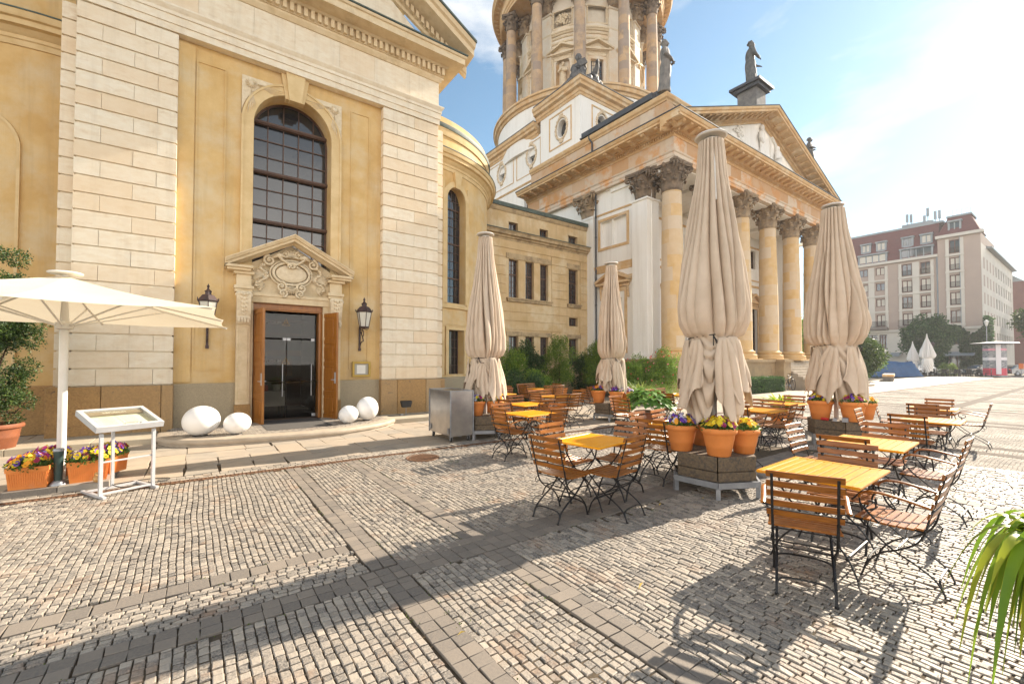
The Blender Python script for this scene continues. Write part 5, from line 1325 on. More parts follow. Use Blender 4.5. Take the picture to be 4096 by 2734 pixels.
# seated figure with book and lamb-like animal on a rock
m = MB()
m.lathe([(1.5,0),(1.45,.25),(1.2,.5),(.7,.62),(0,.66)], n=28, sx=1, sy=.9)
for k in range(40): a = random.uniform(0, 2*PI); m.ell((1.35*cos(a), 1.2*sin(a), random.uniform(.05,.35)), .3, .25, .14, 7, 5)
m.ell((-.15, .1, 1.15), .62, .55, .55, 16, 12)              # lap and cloak
m.tube([(-.1,.1,1.1), (-.12,.02,1.6), (-.1,-.05,2.0)], [.45,.38,.30], 14); m.tube([(-.1,-.05,2.0),(-.1,-.08,2.25)], [.16,.11], 10)
m.ell((-.1,-.12,2.42), .19, .22, .25, 14, 10)
for k in range(50): a = random.uniform(0,2*PI); e = random.uniform(-.3,1.4); yy = .2*cos(e)*sin(a); m.ell((-.1+.20*cos(e)*cos(a), -.08+max(yy,-.1), 2.47+.24*sin(e)), .06,.06,.055, 6, 4)
m.tube([(-.1,-.34,2.42),(-.1,-.38,2.36)], [.03,.04], 6)
for s in (-1, 1):
    m.tube([(-.15+s*.2,-.1,1.1),(-.1+s*.28,-.72,1.15),(-.05+s*.26,-.78,.55)], [.26,.21,.13], 12); m.ell((-.05+s*.26,-.92,.52), .1, .2, .08, 8, 6)
    m.tube([(-.1+s*.33,-.05,1.92),(-.1+s*.48,-.25,1.5),(.1+s*.25,-.6,1.55)], [.15,.13,.08], 10)
for k in range(9): m.tube([(-.55+k*.1,-.25,1.3),(-.5+k*.11,-.75,1.05),(-.5+k*.1,-.8,.6)], .07, 6)
m.obox((.18,-.68,1.72), (1,.1,.5), .30, .06, .22)                        # book
m.ell((.85,.25,1.05), .5, .32, .38, 14, 10); m.tube([(1.0,.0,1.15),(1.2,-.25,1.55),(1.22,-.38,1.72)], [.24,.17,.13], 10); m.ell((1.22,-.52,1.74), .12,.24,.13, 10, 8)
for s in (-1, 1): m.tube([(1.22+s*.1,-.36,1.84),(1.22+s*.2,-.3,1.86)], [.05,.03], 6)
m.tube([(1.05,-.15,1.0),(1.12,-.35,.6),(1.1,-.35,.4)], [.12,.08,.06], 8)
mk_statue('seated_statue', 'black seated statue reading a book beside an animal, on the white tower base', m, BRONZE, (22.1, 22.1, 21.1), R(45-90), .035)
# ================================================================= TERRACE FURNITURE
def slat(mb, a, b, w_, th, up=(0,0,1), bow=0, n=1, bowdir=(0,1,0)):
    """bevelled plank between a and b; w_ along 'up' direction"""
    a, b = Vector(a), Vector(b); d = (b-a).normalized(); u = Vector(up).normalized(); s = d.cross(u).normalized(); bd = Vector(bowdir)
    hw, ht, bv = w_/2, th/2, min(w_, th)*.22
    sec = [(-hw+bv,-ht),(hw-bv,-ht),(hw,-ht+bv),(hw,ht-bv),(hw-bv,ht),(-hw+bv,ht),(-hw,ht-bv),(-hw,-ht+bv)]
    v = []; k = len(sec); f = []
    for i in range(n+1):
        t = i/n; c = a.lerp(b, t)+bd*bow*(1-(2*t-1)**2)
        for p, q in sec: v.append(tuple(c+u*p+s*q))
    for i in range(n):
        for j in range(k): l = (j+1) % k; f.append((i*k+j, i*k+l, (i+1)*k+l, (i+1)*k+j))
    f.append(tuple(range(k))[::-1]); f.append(tuple(range(n*k, (n+1)*k))); mb.add(v, f, random.random())
def smoothpath(P, n=6):
    P = [Vector(p) for p in P]; out = []
    for i in range(len(P)-1):
        p0 = P[max(0,i-1)]; p1 = P[i]; p2 = P[i+1]; p3 = P[min(len(P)-1,i+2)]
        for j in range(n):
            t = j/n; out.append(.5*((2*p1)+(-p0+p2)*t+(2*p0-5*p1+4*p2-p3)*t*t+(-p0+3*p1-3*p2+p3)*t**3))
    out.append(P[-1]); return [tuple(q) for q in out]
FR = .0085
def build_chair(arms):
    # origin on the ground below the top of the backrest; faces +y ; x = width
    t = thing('folding_chair', 'x', 'chair')
    hw = .195
    seat = MB()
    for i in range(8):
        y = .145+i*.051; z = .452-.012*sin((i/7)*PI)+(.006 if i in (0,) else 0)
        slat(seat, (-.225,y,z), (.225,y,z), .043, .014, up=(0,1,0))
    seat.build('seat', SLAT, t)
    back = MB()
    for i in range(5):
        z = .865-i*.073; y = -.0+.012+(.87-z)*.27-.012
        w_ = .047; slat(back, (-.232,y+.014,z-.01), (.232,y+.014,z-.01), w_, .013, up=(0,-.26,1), bow=-.012, n=4)
    back.build('backrest', SLAT, t)
    for s in (-1, 1):
        f = MB(); x = s*hw
        st = smoothpath([(x,.006,.86),(x,.05,.70),(x,.10,.52),(x*1.0,.125,.42),(x,.175,.335),(x,.27,.265),(x,.37,.21),(x,.45,.12),(x,.495,.0)], 5)
        f.tube(st, .0105, 6, flat=.65); 
        x2 = s*(hw-.022)
        fl = smoothpath([(x2,.53,.445),(x2,.44,.36),(x2,.31,.25),(x2,.17,.175),(x2,.07,.10),(x2,.02,.0)], 5); f.tube(fl, .0105, 6, flat=.65)
        f.tube([(x,.13,.437),(x,.535,.437)], .008, 5); 
        for yy in (.495, .02): f.lathe([(.014,0),(.014,.01),(0,.012)], (x if yy > .3 else x2, yy, 0), 8)
        f.tube(smoothpath([(x,.125,.42),(x*1.05,.09,.385),(x*1.05,.11,.35),(x,.14,.36)],4), .004, 5)
        f.build('side_frame', IRON, t)
        if arms:
            a = MB(); xa = s*.255
            P = smoothpath([(xa,.07,.625),(xa,.20,.652),(xa*1.02,.33,.672),(xa*1.0,.43,.668),(xa,.475,.64),(xa,.485,.615)], 4)
            v = []; 
            a.tube(P, [.017]*len(P), 8, flat=.62); ao = a.build('armrest', SLAT, t, smooth=True, auto=40)
            c = MB(); c.tube(smoothpath([(xa,.485,.62),(xa,.475,.56),(xa,.43,.53),(xa,.385,.555),(xa,.395,.60),(xa,.43,.595)],5), .0065, 5)
            c.tube(smoothpath([(xa,.45,.535),(xa*.93,.43,.50),(xa*.9,.40,.465),(xa*.9,.37,.44)],4), .008, 5); c.tube([(x,.075,.615),(xa,.07,.62)], .007, 5)
            c.build('arm_scroll', IRON, ao)
    r = MB()
    r.tube([(-.25,.075,.59),(.25,.075,.59)], .005, 5)
    for yy, zz, w2 in ((.055,.085,.173),(.46,.105,.195)):
        r.tube(smoothpath([(-w2,yy-.02 if yy < .3 else yy+.015,zz-.045),(-w2*.93,yy,zz+.01),(-w2*.6,yy,zz+.035),(0,yy,zz+.04),(w2*.6,yy,zz+.035),(w2*.93,yy,zz+.01),(w2,yy-.02 if yy < .3 else yy+.015,zz-.045)],3), .0075, 5)
    r.tube([(-hw,.29,.252),(hw,.29,.252)], .006, 5); r.tube([(-hw,.53,.437),(hw,.53,.437)], .006, 5); r.tube([(-hw,.13,.437),(hw,.13,.437)], .006, 5); r.tube([(-hw,.18,.33),(hw,.18,.33)], .006, 5)
    r.build('crossbars', IRON, t)
    return t
CH0 = build_chair(False); CH1 = build_chair(True); used0 = [0]; used1 = [0]
def chair(x, y, face, label, group, arm=False, sc=1.):
    src, us = (CH1, used1) if arm else (CH0, used0)
    rz = R(face-90)
    if not us[0]: us[0] = 1; o = src; o.location = (x, y, 0); o.rotation_euler = (0,0,rz)
    else: o = dup(src, (x, y, 0), rz)
    o['label'] = label; o['group'] = group; o.scale = (sc, sc, 1); return o
def build_table(w_, d_, along, ns):
    t = thing('folding_table', 'x', 'table')
    tp = MB(); hx, hy = w_/2, d_/2; z = .725
    bw = .055
    slat(tp, (-hx,-hy+bw/2,z), (hx,-hy+bw/2,z), bw, .024, up=(0,1,0)); slat(tp, (-hx,hy-bw/2,z), (hx,hy-bw/2,z), bw, .024, up=(0,1,0))
    slat(tp, (-hx+bw/2,-hy+bw,z), (-hx+bw/2,hy-bw,z), bw, .024, up=(1,0,0)); slat(tp, (hx-bw/2,-hy+bw,z), (hx-bw/2,hy-bw,z), bw, .024, up=(1,0,0))
    if along == 'x':
        L_ = (2*hy-2*bw)/ns
        for i in range(ns): y = -hy+bw+L_*(i+.5); slat(tp, (-hx+bw+.001,y,z-.001), (hx-bw-.001,y,z-.001), L_-.005, .022, up=(0,1,0))
    else:
        L_ = (2*hx-2*bw)/ns
        for i in range(ns): x = -hx+bw+L_*(i+.5); slat(tp, (x,-hy+bw+.001,z-.001), (x,hy-bw-.001,z-.001), L_-.005, .022, up=(1,0,0))
    tp.build('tabletop', SLAT2, t)
    for s in (-1, 1):
        f = MB(); x = s*(hx-.13)
        for q in (-1, 1):
            xx = x-q*s*.012
            f.tube(smoothpath([(xx,q*(hy-.12),.70),(xx,q*(hy-.14),.60),(xx,q*.12,.46),(xx,0,.37),(xx,-q*.14,.26),(xx,-q*(hy-.12),.14),(xx,-q*(hy-.06),.0)],5), .012, 6, flat=.6)
        f.tube([(x,-hy+.1,.70),(x,hy-.1,.70)], .01, 5); f.build('leg', IRON, t)
    c = MB(); c.tube([(-hx+.13,0,.37),(hx-.13,0,.37)], .009, 6); c.tube([(-hx+.13,hy-.14,.62),(hx-.13,hy-.14,.62)], .006, 5); c.tube([(-hx+.13,-hy+.13,.14),(hx-.13,-hy+.13,.14)], .008, 5); c.build('stretcher', IRON, t)
    return t
TBS = {'sq': [build_table(.76,.70,'y',11), 0], 're': [build_table(.86,.72,'x',9), 0]}
def table(kind, x, y, rz, label, group='slatted tables of the terrace', sc=1.):
    e = TBS[kind]
    if not e[1]: e[1] = 1; o = e[0]; o.location = (x, y, 0); o.rotation_euler = (0,0,R(rz))
    else: o = dup(e[0], (x, y, 0), R(rz))
    o['label'] = label; o['group'] = group; o.scale = (sc, sc, 1); return o
GC = 'folding chairs of the terrace'
# table 1 : front left
table('sq', 3.85, 3.66, 9, 'square slatted table in the front left of the terrace, nearest the cobbles')
chair(2.97, 3.52, 8, 'chair at the left side of the front left table, its back to the door', GC)
chair(3.80, 2.97, 97, 'chair with sunlit seat at the near side of the front left table', GC)
chair(3.72, 4.28, -82, 'armchair at the far side of the front left table, back slats catching the light', GC, True)
chair(4.64, 3.72, 190, 'chair at the right side of the front left table', GC)
# table 10 : behind the big parasol
table('sq', 6.02, 3.86, 5, 'square table half hidden behind the flower pots of the big central parasol')
chair(5.03, 3.72, 8, 'armchair beside the big pots, facing the table behind the central parasol', GC, True)
chair(5.68, 4.46, -84, 'pale topped chair in front of the hosta, left one of two', GC)
chair(6.24, 4.48, -82, 'pale topped chair in front of the hosta, right one of two', GC)
chair(6.30, 3.02, 84, 'chair back just behind the yellow pansies of the central parasol, left of two', GC)
chair(6.80, 3.06, 96, 'chair back just behind the yellow pansies of the central parasol, right of two', GC)
# table 2 : front right
table('re', 4.36, 1.47, 2, 'large slatted table at the front right, nearest the camera')
chair(3.43, 1.27, 22, 'armchair seen from behind at the near end of the front right table', GC, True)
chair(4.44, .69, 91, 'armchair seen from its side right of the front right table, white glare on its seat', GC, True)
chair(5.13, 1.52, 187, 'armchair facing the camera at the far end of the front right table', GC, True)
table('re', 6.33, 1.66, 3, 'slatted table directly behind the front right table')
chair(5.50, 1.68, 4, 'chair seen from behind between the first and second tables of the right row', GC)
chair(6.18, 2.42, -90, 'orange lit chair turned to the camera, left of the second right row table', GC)
chair(7.17, 1.72, 183, 'wide backed chair at the far end of the second table of the right row', GC)
chair(6.45, .86, 91, 'armchair in profile right of the second table of the right row', GC, True)
table('re', 9.62, 1.72, 3, 'reddish slatted table third in the right row')
chair(8.63, 1.82, 0, 'chair seen from behind at the near end of the third table of the right row', GC)
chair(9.10, 2.56, -86, 'narrow lit chair leaning by the right hand pots of the far parasol stand', GC)
chair(10.64, 1.90, 184, 'chair facing the camera at the far end of the third table of the right row', GC)
table('re', 12.15, 2.15, 5, 'farthest slatted table of the right row')
chair(11.12, 2.12, 3, 'chair seen from behind at the near end of the farthest right table', GC)
chair(13.0, 2.2, 183, 'farthest chair of the right row, facing the camera', GC)
chair(11.6, 2.98, -78, 'chair seen edge on at the left of the farthest right table', GC)
chair(12.36, 1.36, 93, 'armchair in profile right of the farthest right table', GC, True)
# middle group beyond the central parasol
table('sq', 8.95, 4.05, 0, 'square table between the central and the right parasol, nearer of two')
chair(8.05, 4.08, 4, 'chair seen from behind left of the table between the two tall parasols', GC)
chair(9.78, 4.18, 186, 'chair at the far side of the nearer table between the parasols, front one of two', GC)
chair(9.83, 4.62, 200, 'small tilted chair behind the nearer table between the parasols, rear of two', GC)
chair(9.10, 3.50, 97, 'chair facing away at the right of the nearer table between the parasols', GC)
table('sq', 10.85, 4.35, 0, 'square table left of the right parasol pots, farther of two')
chair(10.55, 5.0, -70, 'pale chair at the left of the farther table between the parasols', GC)
chair(11.55, 4.45, 184, 'chair at the far side of the farther table, beside the strap leaved plant', GC)
chair(10.9, 3.72, 92, 'chair beside the right parasol pots at the farther table between the parasols', GC)
# left group
table('sq', 4.98, 6.27, 4, 'square table beside the steel cart, with the lit top')
chair(4.18, 6.18, 4, 'chair with dark back next to the steel cart parasol stand', GC, True)
chair(5.02, 5.52, 93, 'chair seen from behind at the near side of the table beside the cart', GC, True)
chair(4.74, 6.92, -86, 'chair at the far side of the table beside the cart, facing the camera', GC)
chair(5.66, 6.28, 184, 'chair at the right side of the table beside the cart', GC)
table('sq', 6.02, 7.72, 4, 'square table second from the cart in the left group')
chair(6.22, 8.42, -88, 'chair at the far side of the second left table', GC)
chair(5.98, 6.96, 90, 'chair at the near side of the second left table, half hidden', GC, True)
chair(5.30, 7.60, 5, 'armchair at the left side of the second left table', GC, True)
table('sq', 8.05, 9.0, 4, 'square table in the middle of the left group, third from the cart')
chair(7.88, 9.78, -86, 'chair at the far side of the third left table, left one of two', GC)
chair(8.36, 9.84, -88, 'chair at the far side of the third left table, right one of two', GC)
chair(7.37, 8.02, 86, 'chair in the open aisle facing the third left table, left one of two', GC)
chair(7.78, 7.96, 98, 'chair in the open aisle facing the third left table, right one of two', GC)
chair(8.95, 9.02, 186, 'chair at the right side of the third left table', GC)
chair(7.12, 8.82, 8, 'low visible chair tucked at the left of the third left table', GC)
table('sq', 10.0, 12.15, 3, 'farthest table of the left group by the green shrubs')
chair(9.85, 13.0, -84, 'chair at the far side of the farthest left table, left one of two', GC)
chair(10.35, 13.1, -92, 'chair at the far side of the farthest left table, right one of two', GC)
chair(9.15, 12.0, 5, 'chair at the left side of the farthest left table', GC)
chair(9.83, 11.32, 84, 'chair at the near side of the farthest left table, left one of two', GC)
chair(10.25, 11.26, 95, 'chair at the near side of the farthest left table, right one of two', GC)
chair(10.95, 12.2, 186, 'chair in front of the potted thuja at the farthest left table', GC)
table('sq', 7.3, 10.7, 10, 'small visible table corner behind the left parasol')
chair(7.95, 11.25, 215, 'lit chair right behind the left parasol, front one of two', GC)
chair(8.6, 12.2, 205, 'lit chair behind the left parasol by the shrubs, rear one of two', GC)
chair(9.45, 9.35, -20, 'chair left of the flower pots of the small far parasol, front one of two', GC)
chair(10.25, 9.95, -35, 'chair left of the flower pots of the small far parasol, rear one of two', GC)
chair(7.62, 6.42, 6, 'chair between the small far parasol and the hosta, dark slats', GC)
chair(8.12, 7.0, -88, 'chair with pale top behind the dark chair left of the hosta', GC)
table('sq', 11.4, 7.4, 4, 'table right behind the hosta, half hidden by the big parasol')
chair(11.0, 8.15, -86, 'small chair behind the hosta table, rear left', GC)
chair(11.6, 8.2, -92, 'small chair behind the hosta table, rear right', GC)
chair(10.4, 7.45, 5, 'chair just right of the hosta, facing the hidden table', GC)
chair(9.72, 6.72, 8, 'chair in front of the hosta table with visible crossed legs', GC)
# ----------------------------------------------------------------- parasol stands, parasols
def octagon(r, n=6, a0=0): return [(r*cos(a0+2*PI*i/n), r*sin(a0+2*PI*i/n)) for i in range(n)]
def build_stand():
    t = thing('parasol_stand', 'x', 'parasol stand'); a0 = R(213.3)-R(0)
    f = MB(); P = octagon(.56, 6, a0)
    Q = octagon(.53, 6, a0)
    for i in range(6):
        p, q = P[i], P[(i+1) % 6]
        d = (Vector((*q,0))-Vector((*p,0))); f.obox(((p[0]+q[0])/2, (p[1]+q[1])/2, .165), d, d.length/2, .012, .035)
        f.cbox(p[0]*.98, p[1]*.98, 0, .05, .05, .13, a0+i*PI/3, 0)
    f.obox((0,0,.16), (1,0,0), .5, .03, .02); f.obox((0,0,.16), (0,1,0), .5, .03, .02); f.build('steel_frame', GALV, t)
    for (z0, z1) in ((.20,.315),(.322,.50)):
        for k in range(3):
            m = MB(); pts = [(0,0)]+[Q[(2*k+j) % 6] for j in range(3)]
            c = Vector((sum(p[0] for p in pts)/4, sum(p[1] for p in pts)/4))
            pts = [(c.x+(p[0]-c.x)*.975, c.y+(p[1]-c.y)*.975) for p in pts]
            m.prism([(x, y, z0) for x, y in pts], (0,0,z1-z0)); m.build('weight_slab', PEBBLE, t, bevel=.01)
    return t
ST0 = build_stand()
def stand(i, x, y, label):
    if i == 0: ST0.location = (x, y, 0); o = ST0
    else: o = dup(ST0, (x, y, 0), 0)
    o['label'] = label; o['group'] = 'weighted steel parasol stands'; return o
stand(0, 5.58, 3.12, 'stand of concrete weights on a steel frame under the big central parasol, nearest the camera')
stand(1, 5.30, 8.35, 'stand of concrete weights beside the steel cart under the left parasol')
stand(2, 9.86, 8.60, 'stand of concrete weights under the small far parasol, by the hosta')
stand(3, 10.72, 3.36, 'stand of dark concrete weights under the right hand parasol')
def cloth_folded(seed, hs=1., zs=2.0, zb=.86, ztop=4.60, rmax=.42, rtop=.15):
    """closed canopy : pleated tube gathered by a strap with flaring ragged skirt"""
    rr = np.random.default_rng(seed); na, nz_ = 288, 110
    th = np.linspace(0, 2*PI, na, endpoint=False)
    ph = rr.uniform(0, 6, 10)
    N1 = 22
    def saw(x, p=.6): return np.abs(np.sin(x))**p
    V = np.zeros((nz_+1, na, 3))
    hem = zb + .20*np.sin(2*th+ph[0]) + .15*np.sin(5*th+ph[1]) + .09*np.sign(np.sin(9*th+ph[2]))*np.abs(np.sin(9*th+ph[2]))**.4
    hem = np.clip(hem, zb-.02, zb+.45)
    for j in range(nz_+1):
        t = j/nz_
        if t < .66:   # above strap
            u = t/.66; z = ztop+(zs-ztop)*u+0*th
            R0 = (rtop+(rmax-rtop)*np.interp(u, [0,.17,.39,.62,.84,.94,1], [0,.14,.46,.80,1,.97,.70]))*1.12
            warp = th*N1/2*1.0 + ph[3] + 1.1*np.sin(2*th+ph[4]+u*1.2) + .45*np.sin(3*th+ph[5]+u*2.4)*u*2 + .22*np.sin(7*th+6*u)*u
            amp = np.interp(u, [0,.1,.5,.85,1], [.46,.46,.38,.30,.14])*(1+.6*np.sin(4*th+ph[2])*np.clip(u*3,0,1))
            k = 1-amp*(1-saw(warp+.5*np.sin(4*th+ph[1]), .42))
            k += .06*np.sin(2*th+ph[5])*u + .05*np.sin(5*th+ph[6]+3*u)*u + .035*np.sin(11*th+9*u+ph[0])*u
            for q in range(6):
                c0 = ph[q]+q*1.05; dd = (th-c0-.25*np.sin(2.5*u+ph[q+1])+PI) % (2*PI)-PI; k = k-(.38*np.exp(-(dd/.05)**2)-.09*np.exp(-((dd-.13)/.09)**2))*np.clip(u*5,0,1)*np.clip((1.02-u)*6,0,1)
            # large overlapping flaps
            fl = np.exp(-((np.mod(th-ph[7]*1.0-.9*u, 2*PI)-1.2)/.55)**2)*.13*np.clip((u-.25)*2, 0, 1)*(1 if True else 0)
            fl += np.exp(-((np.mod(th-ph[8]*1.0+.7*u, 2*PI)-1.2)/.4)**2)*.11*np.clip((u-.45)*2.2, 0, 1)
            fl *= np.clip((1-u)*8, 0, 1)
            R_ = R0*(k+fl)
            if u > .9: R_ = R_
        else:
            u = (t-.66)/.34; z = zs+(hem-zs)*u
            R0 = rmax*np.interp(u, [0,.04,.18,.45,.75,1], [.80,.80,.88,.92,.90,.82])
            warp = th*N1/2 + ph[3] + 1.1*np.sin(2*th+ph[4]+1.2) + .9*np.sin(3*th+ph[5]+2.4)*(1-u) + 1.1*u*np.sin(2*th+ph[9]) 
            amp = np.interp(u, [0,.2,1], [.08,.20,.26])
            k = 1-amp*(1-saw(warp*np.interp(u,[0,.3,1],[1,.8,.62]), .6)) + .05*np.sin(5*th+3*u+ph[1])*u
            cas = np.abs(((u*3.2+np.sin(3*th+ph[5])*.6) % 1)-.5)*2
            k += 0*cas
            R_ = R0*k; 
        V[j,:,0] = R_*np.cos(th); V[j,:,1] = R_*np.sin(th); V[j,:,2] = z
    V = V.reshape(-1, 3)
    j, i = np.meshgrid(np.arange(nz_), np.arange(na), indexing='ij'); i2 = (i+1) % na
    F = np.stack([j*na+i, j*na+i2, (j+1)*na+i2, (j+1)*na+i], -1).reshape(-1, 4)
    return V, F
def flap(ph, th0, z0, L_, w_, r0):
    """hanging pointed corner of cloth, narrow at the strap and folded below"""
    nu, nv = 40, 34; V = []
    for j in range(nv+1):
        t = j/nv
        for i in range(nu+1):
            s = (i/nu-.5)*2; wid = w_*(.28+.72*t**.7); th = th0+s*wid+.12*math.sin(3*t+ph*6)
            f = abs(math.sin(s*4.2+ph*6+1.2*t)); r = r0*(.86+.26*t**.8)+.080*t**.6*(f**.5-.5)+.02*math.sin(5*t+th0*3)
            r -= .10*t*abs(s)**3*r0*2
            V.append((r*cos(th), r*sin(th), z0-L_*t*(1-.42*abs(s+.25*math.sin(ph*9))**1.3)+.05*t*math.sin(s*9+ph*9)))
    F = [(j*(nu+1)+i, j*(nu+1)+i+1, (j+1)*(nu+1)+i+1, (j+1)*(nu+1)+i) for j in range(nv) for i in range(nu)]
    return V, F
def parasol(x, y, label, seed, zs, zb, ztop, rmax, rtop=.14, scale=1., rz=0.):
    t = thing('closed_parasol', label, 'parasol', (x, y, 0), rz, 'closed taupe parasols')
    V, F = cloth_folded(seed, zs=zs, zb=zb, ztop=ztop-.10, rmax=rmax, rtop=rtop)
    rnd = random.Random(seed); vs = [V]; fs = [F]; n = len(V)
    for k in range(8):
        v, f = flap(rnd.random(), 2*PI*k/8+rnd.uniform(-.25,.25), zs-rnd.uniform(.01,.06), (zs-zb)*rnd.uniform(.62,1.05), rnd.uniform(.42,.66), rmax*rnd.uniform(.92,1.06))
        vs.append(np.array(v)); fs.append(np.array(f)+n); n += len(v)
    o = npmesh('canopy', np.concatenate(vs), np.concatenate(fs), CANV, t, smooth=True)
    so_ = o.modifiers.new('thick', 'SOLIDIFY'); so_.thickness = .003
    p = MB(); p.lathe([(.04,.2),(.04,ztop-.05)], n=16); p.build('pole', WHITEM, t, smooth=True, auto=40)
    p = MB(); p.lathe([(.0,ztop+.0),(.19,ztop-.012),(.205,ztop-.03),(.19,ztop-.045),(.05,ztop-.05)], n=32); p.lathe([(.06,ztop-.16),(.09,ztop-.15),(.09,ztop-.06),(.05,ztop-.05)], n=16); p.lathe([(0,ztop+.05),(.012,ztop+.045),(.012,ztop)], n=8)
    p.build('cap', WHITEM, t, smooth=True, auto=30)
    for k in range(8):
        a = PI/4*k; p = MB(); p.tube([(.10*cos(a),.10*sin(a),ztop-.09),(.155*cos(a),.155*sin(a),ztop-.45),(.20*cos(a),.20*sin(a),ztop-.95)], .013, 4); p.build('rib', WHITEM, t)
    p = MB(); n = 64; pts = []
    for i in range(n): a = 2*PI*i/n; r = rmax*.80*(1+.03*sin(5*a+seed)); pts.append((r*cos(a), r*sin(a), zs+.03*sin(a+seed)))
    p.tube(pts, .007, 6, closed=True); a = R(-150); rr = rmax*.86
    for k in range(3): p.tube([(rr*cos(a), rr*sin(a), zs), (rr*1.12*cos(a+.1*k), rr*1.12*sin(a+.1*k), zs-.06-.03*k), (rr*1.05*cos(a+.2*k), rr*1.05*sin(a+.2*k), zs-.13)], .006, 5)
    p.build('tie_cord', IRON, t)
    return t
parasol(5.58, 3.12, 'big closed taupe parasol in the centre foreground, tied with a black cord', 3, 2.0, .86, 4.72, .37)
parasol(5.35, 8.40, 'closed taupe parasol beside the steel cart, leftmost of the closed ones', 8, 1.78, .80, 4.62, .385)
parasol(9.86, 8.60, 'small looking closed taupe parasol in front of the white church wall', 15, 1.80, .82, 4.60, .37, rz=.5)
parasol(10.72, 3.36, 'closed taupe parasol at the right in front of the portico columns', 23, 2.02, .76, 4.95, .455, rtop=.18, rz=1.1)
# ----------------------------------------------------------------- flowers and pots
PC_ = {'y': [(.80,.62,.02),(.85,.70,.05),(.75,.50,.01)], 'v': [(.10,.03,.30),(.16,.05,.42),(.30,.20,.60)], 'w': [(.75,.72,.80),(.55,.50,.75)], 'o': [(.80,.28,.01),(.85,.38,.02)], 'm': [(.28,.01,.06),(.35,.02,.14)], 'd': [(.02,.01,.05)]}
def pansies(name, rx, ry, z, n, mixs, parent, seed, h=.12, size=.026):
    rr = random.Random(seed); V = []; F = []; C = []
    for k in range(n):
        a = rr.uniform(0, 2*PI); q = math.sqrt(rr.random()); x, y = rx*q*cos(a), ry*q*sin(a); zz = z+h*(1-.55*q*q)+rr.uniform(-.025,.03)
        nrm = Vector((cos(a)*q*.9+rr.uniform(-.4,.4), sin(a)*q*.9+rr.uniform(-.4,.4), rr.uniform(.3,1.0))).normalized()
        u = nrm.cross(Vector((0,0,1))); u = u.normalized() if u.length > .01 else Vector((1,0,0)); w_ = nrm.cross(u)
        key = rr.choice(mixs); col = rr.choice(PC_[key]); col2 = rr.choice(PC_[key]); dk = PC_['d'][0] if key in 'yvwo' and rr.random() < .5 else col
        s = size*rr.uniform(.75, 1.2); c = Vector((x, y, zz))
        for p, (an, ln, wd) in enumerate(((70,1,.6),(110,1,.6),(10,.9,.55),(170,.9,.55),(270,1.05,.75))):
            b = len(V); d = u*cos(R(an))+w_*sin(R(an)); e = nrm.cross(d); off = nrm*(.001*p)
            V += [tuple(c+off), tuple(c+d*s*.55*ln-e*s*wd+nrm*s*.12+off), tuple(c+d*s*1.15*ln-e*s*wd*.5+nrm*s*.22+off), tuple(c+d*s*1.15*ln+e*s*wd*.5+nrm*s*.22+off), tuple(c+d*s*.55*ln+e*s*wd+nrm*s*.12+off)]
            F.append((b, b+1, b+2, b+3, b+4)); C.append((*(col if p < 2 else col2), 1))
        b = len(V); V += [tuple(c+nrm*.006+(u*cos(R(q_))+w_*sin(R(q_)))*s*.35) for q_ in (30,150,270)]; F.append((b,b+1,b+2)); C.append((*dk, 1))
    me = bpy.data.meshes.new(name); me.from_pydata(V, [], F); me.materials.append(PETAL)
    at = me.attributes.new('col', 'FLOAT_COLOR', 'FACE'); at.data.foreach_set('color', [c for q in C for c in q])
    o = bpy.data.objects.new(name, me); COL.objects.link(o); o.parent = parent; return o
def leaves(P, Nn, size, aspect=.5, fold=.25, seed=0, up=None, jit=.5, rng_=None):
    """numpy leaves: P (n,3) centres, Nn (n,3) outward dirs -> V,F (two quads per leaf: 6 verts)"""
    g_ = rng_ or np.random.default_rng(seed); n = len(P)
    d = Nn + g_.normal(0, jit, (n,3)); d /= np.linalg.norm(d, axis=1)[:,None]+1e-9
    r = g_.normal(0, 1, (n,3)); s = np.cross(d, r); s /= np.linalg.norm(s, axis=1)[:,None]+1e-9; nn = np.cross(s, d)
    L_ = (size*g_.uniform(.6, 1.3, n))[:,None]; W_ = L_*aspect
    p0 = P; p1 = P+d*L_*.5+nn*L_*fold*.3; p2 = P+d*L_-nn*L_*fold*.2
    V = np.stack([p0, p1+s*W_*.5-nn*W_*.2, p2, p1-s*W_*.5-nn*W_*.2, p1], 1)
    F = np.array([[0,1,4,3],[1,2,3,4]]) if False else None
    V = np.stack([p0, p1+s*W_*.5, p2, p1-s*W_*.5], 1)
    F = (np.arange(n)*4)[:,None]+np.array([0,1,2,3])[None]
    return V.reshape(-1,3), F
def tuft(name, rx, ry, z, h, n, size, matl, parent, seed, aspect=.5):
    g_ = np.random.default_rng(seed); a = g_.uniform(0, 2*PI, n); q = np.sqrt(g_.random(n))
    P = np.stack([rx*q*np.cos(a), ry*q*np.sin(a), z+h*g_.random(n)*(1-.6*q*q)], 1); Nn = np.stack([np.cos(a)*q, np.sin(a)*q, np.full(n,.7)], 1)
    V, F = leaves(P, Nn, size, aspect, rng_=g_); return npmesh(name, V, F, matl, parent, tint=g_.random(n)**2)
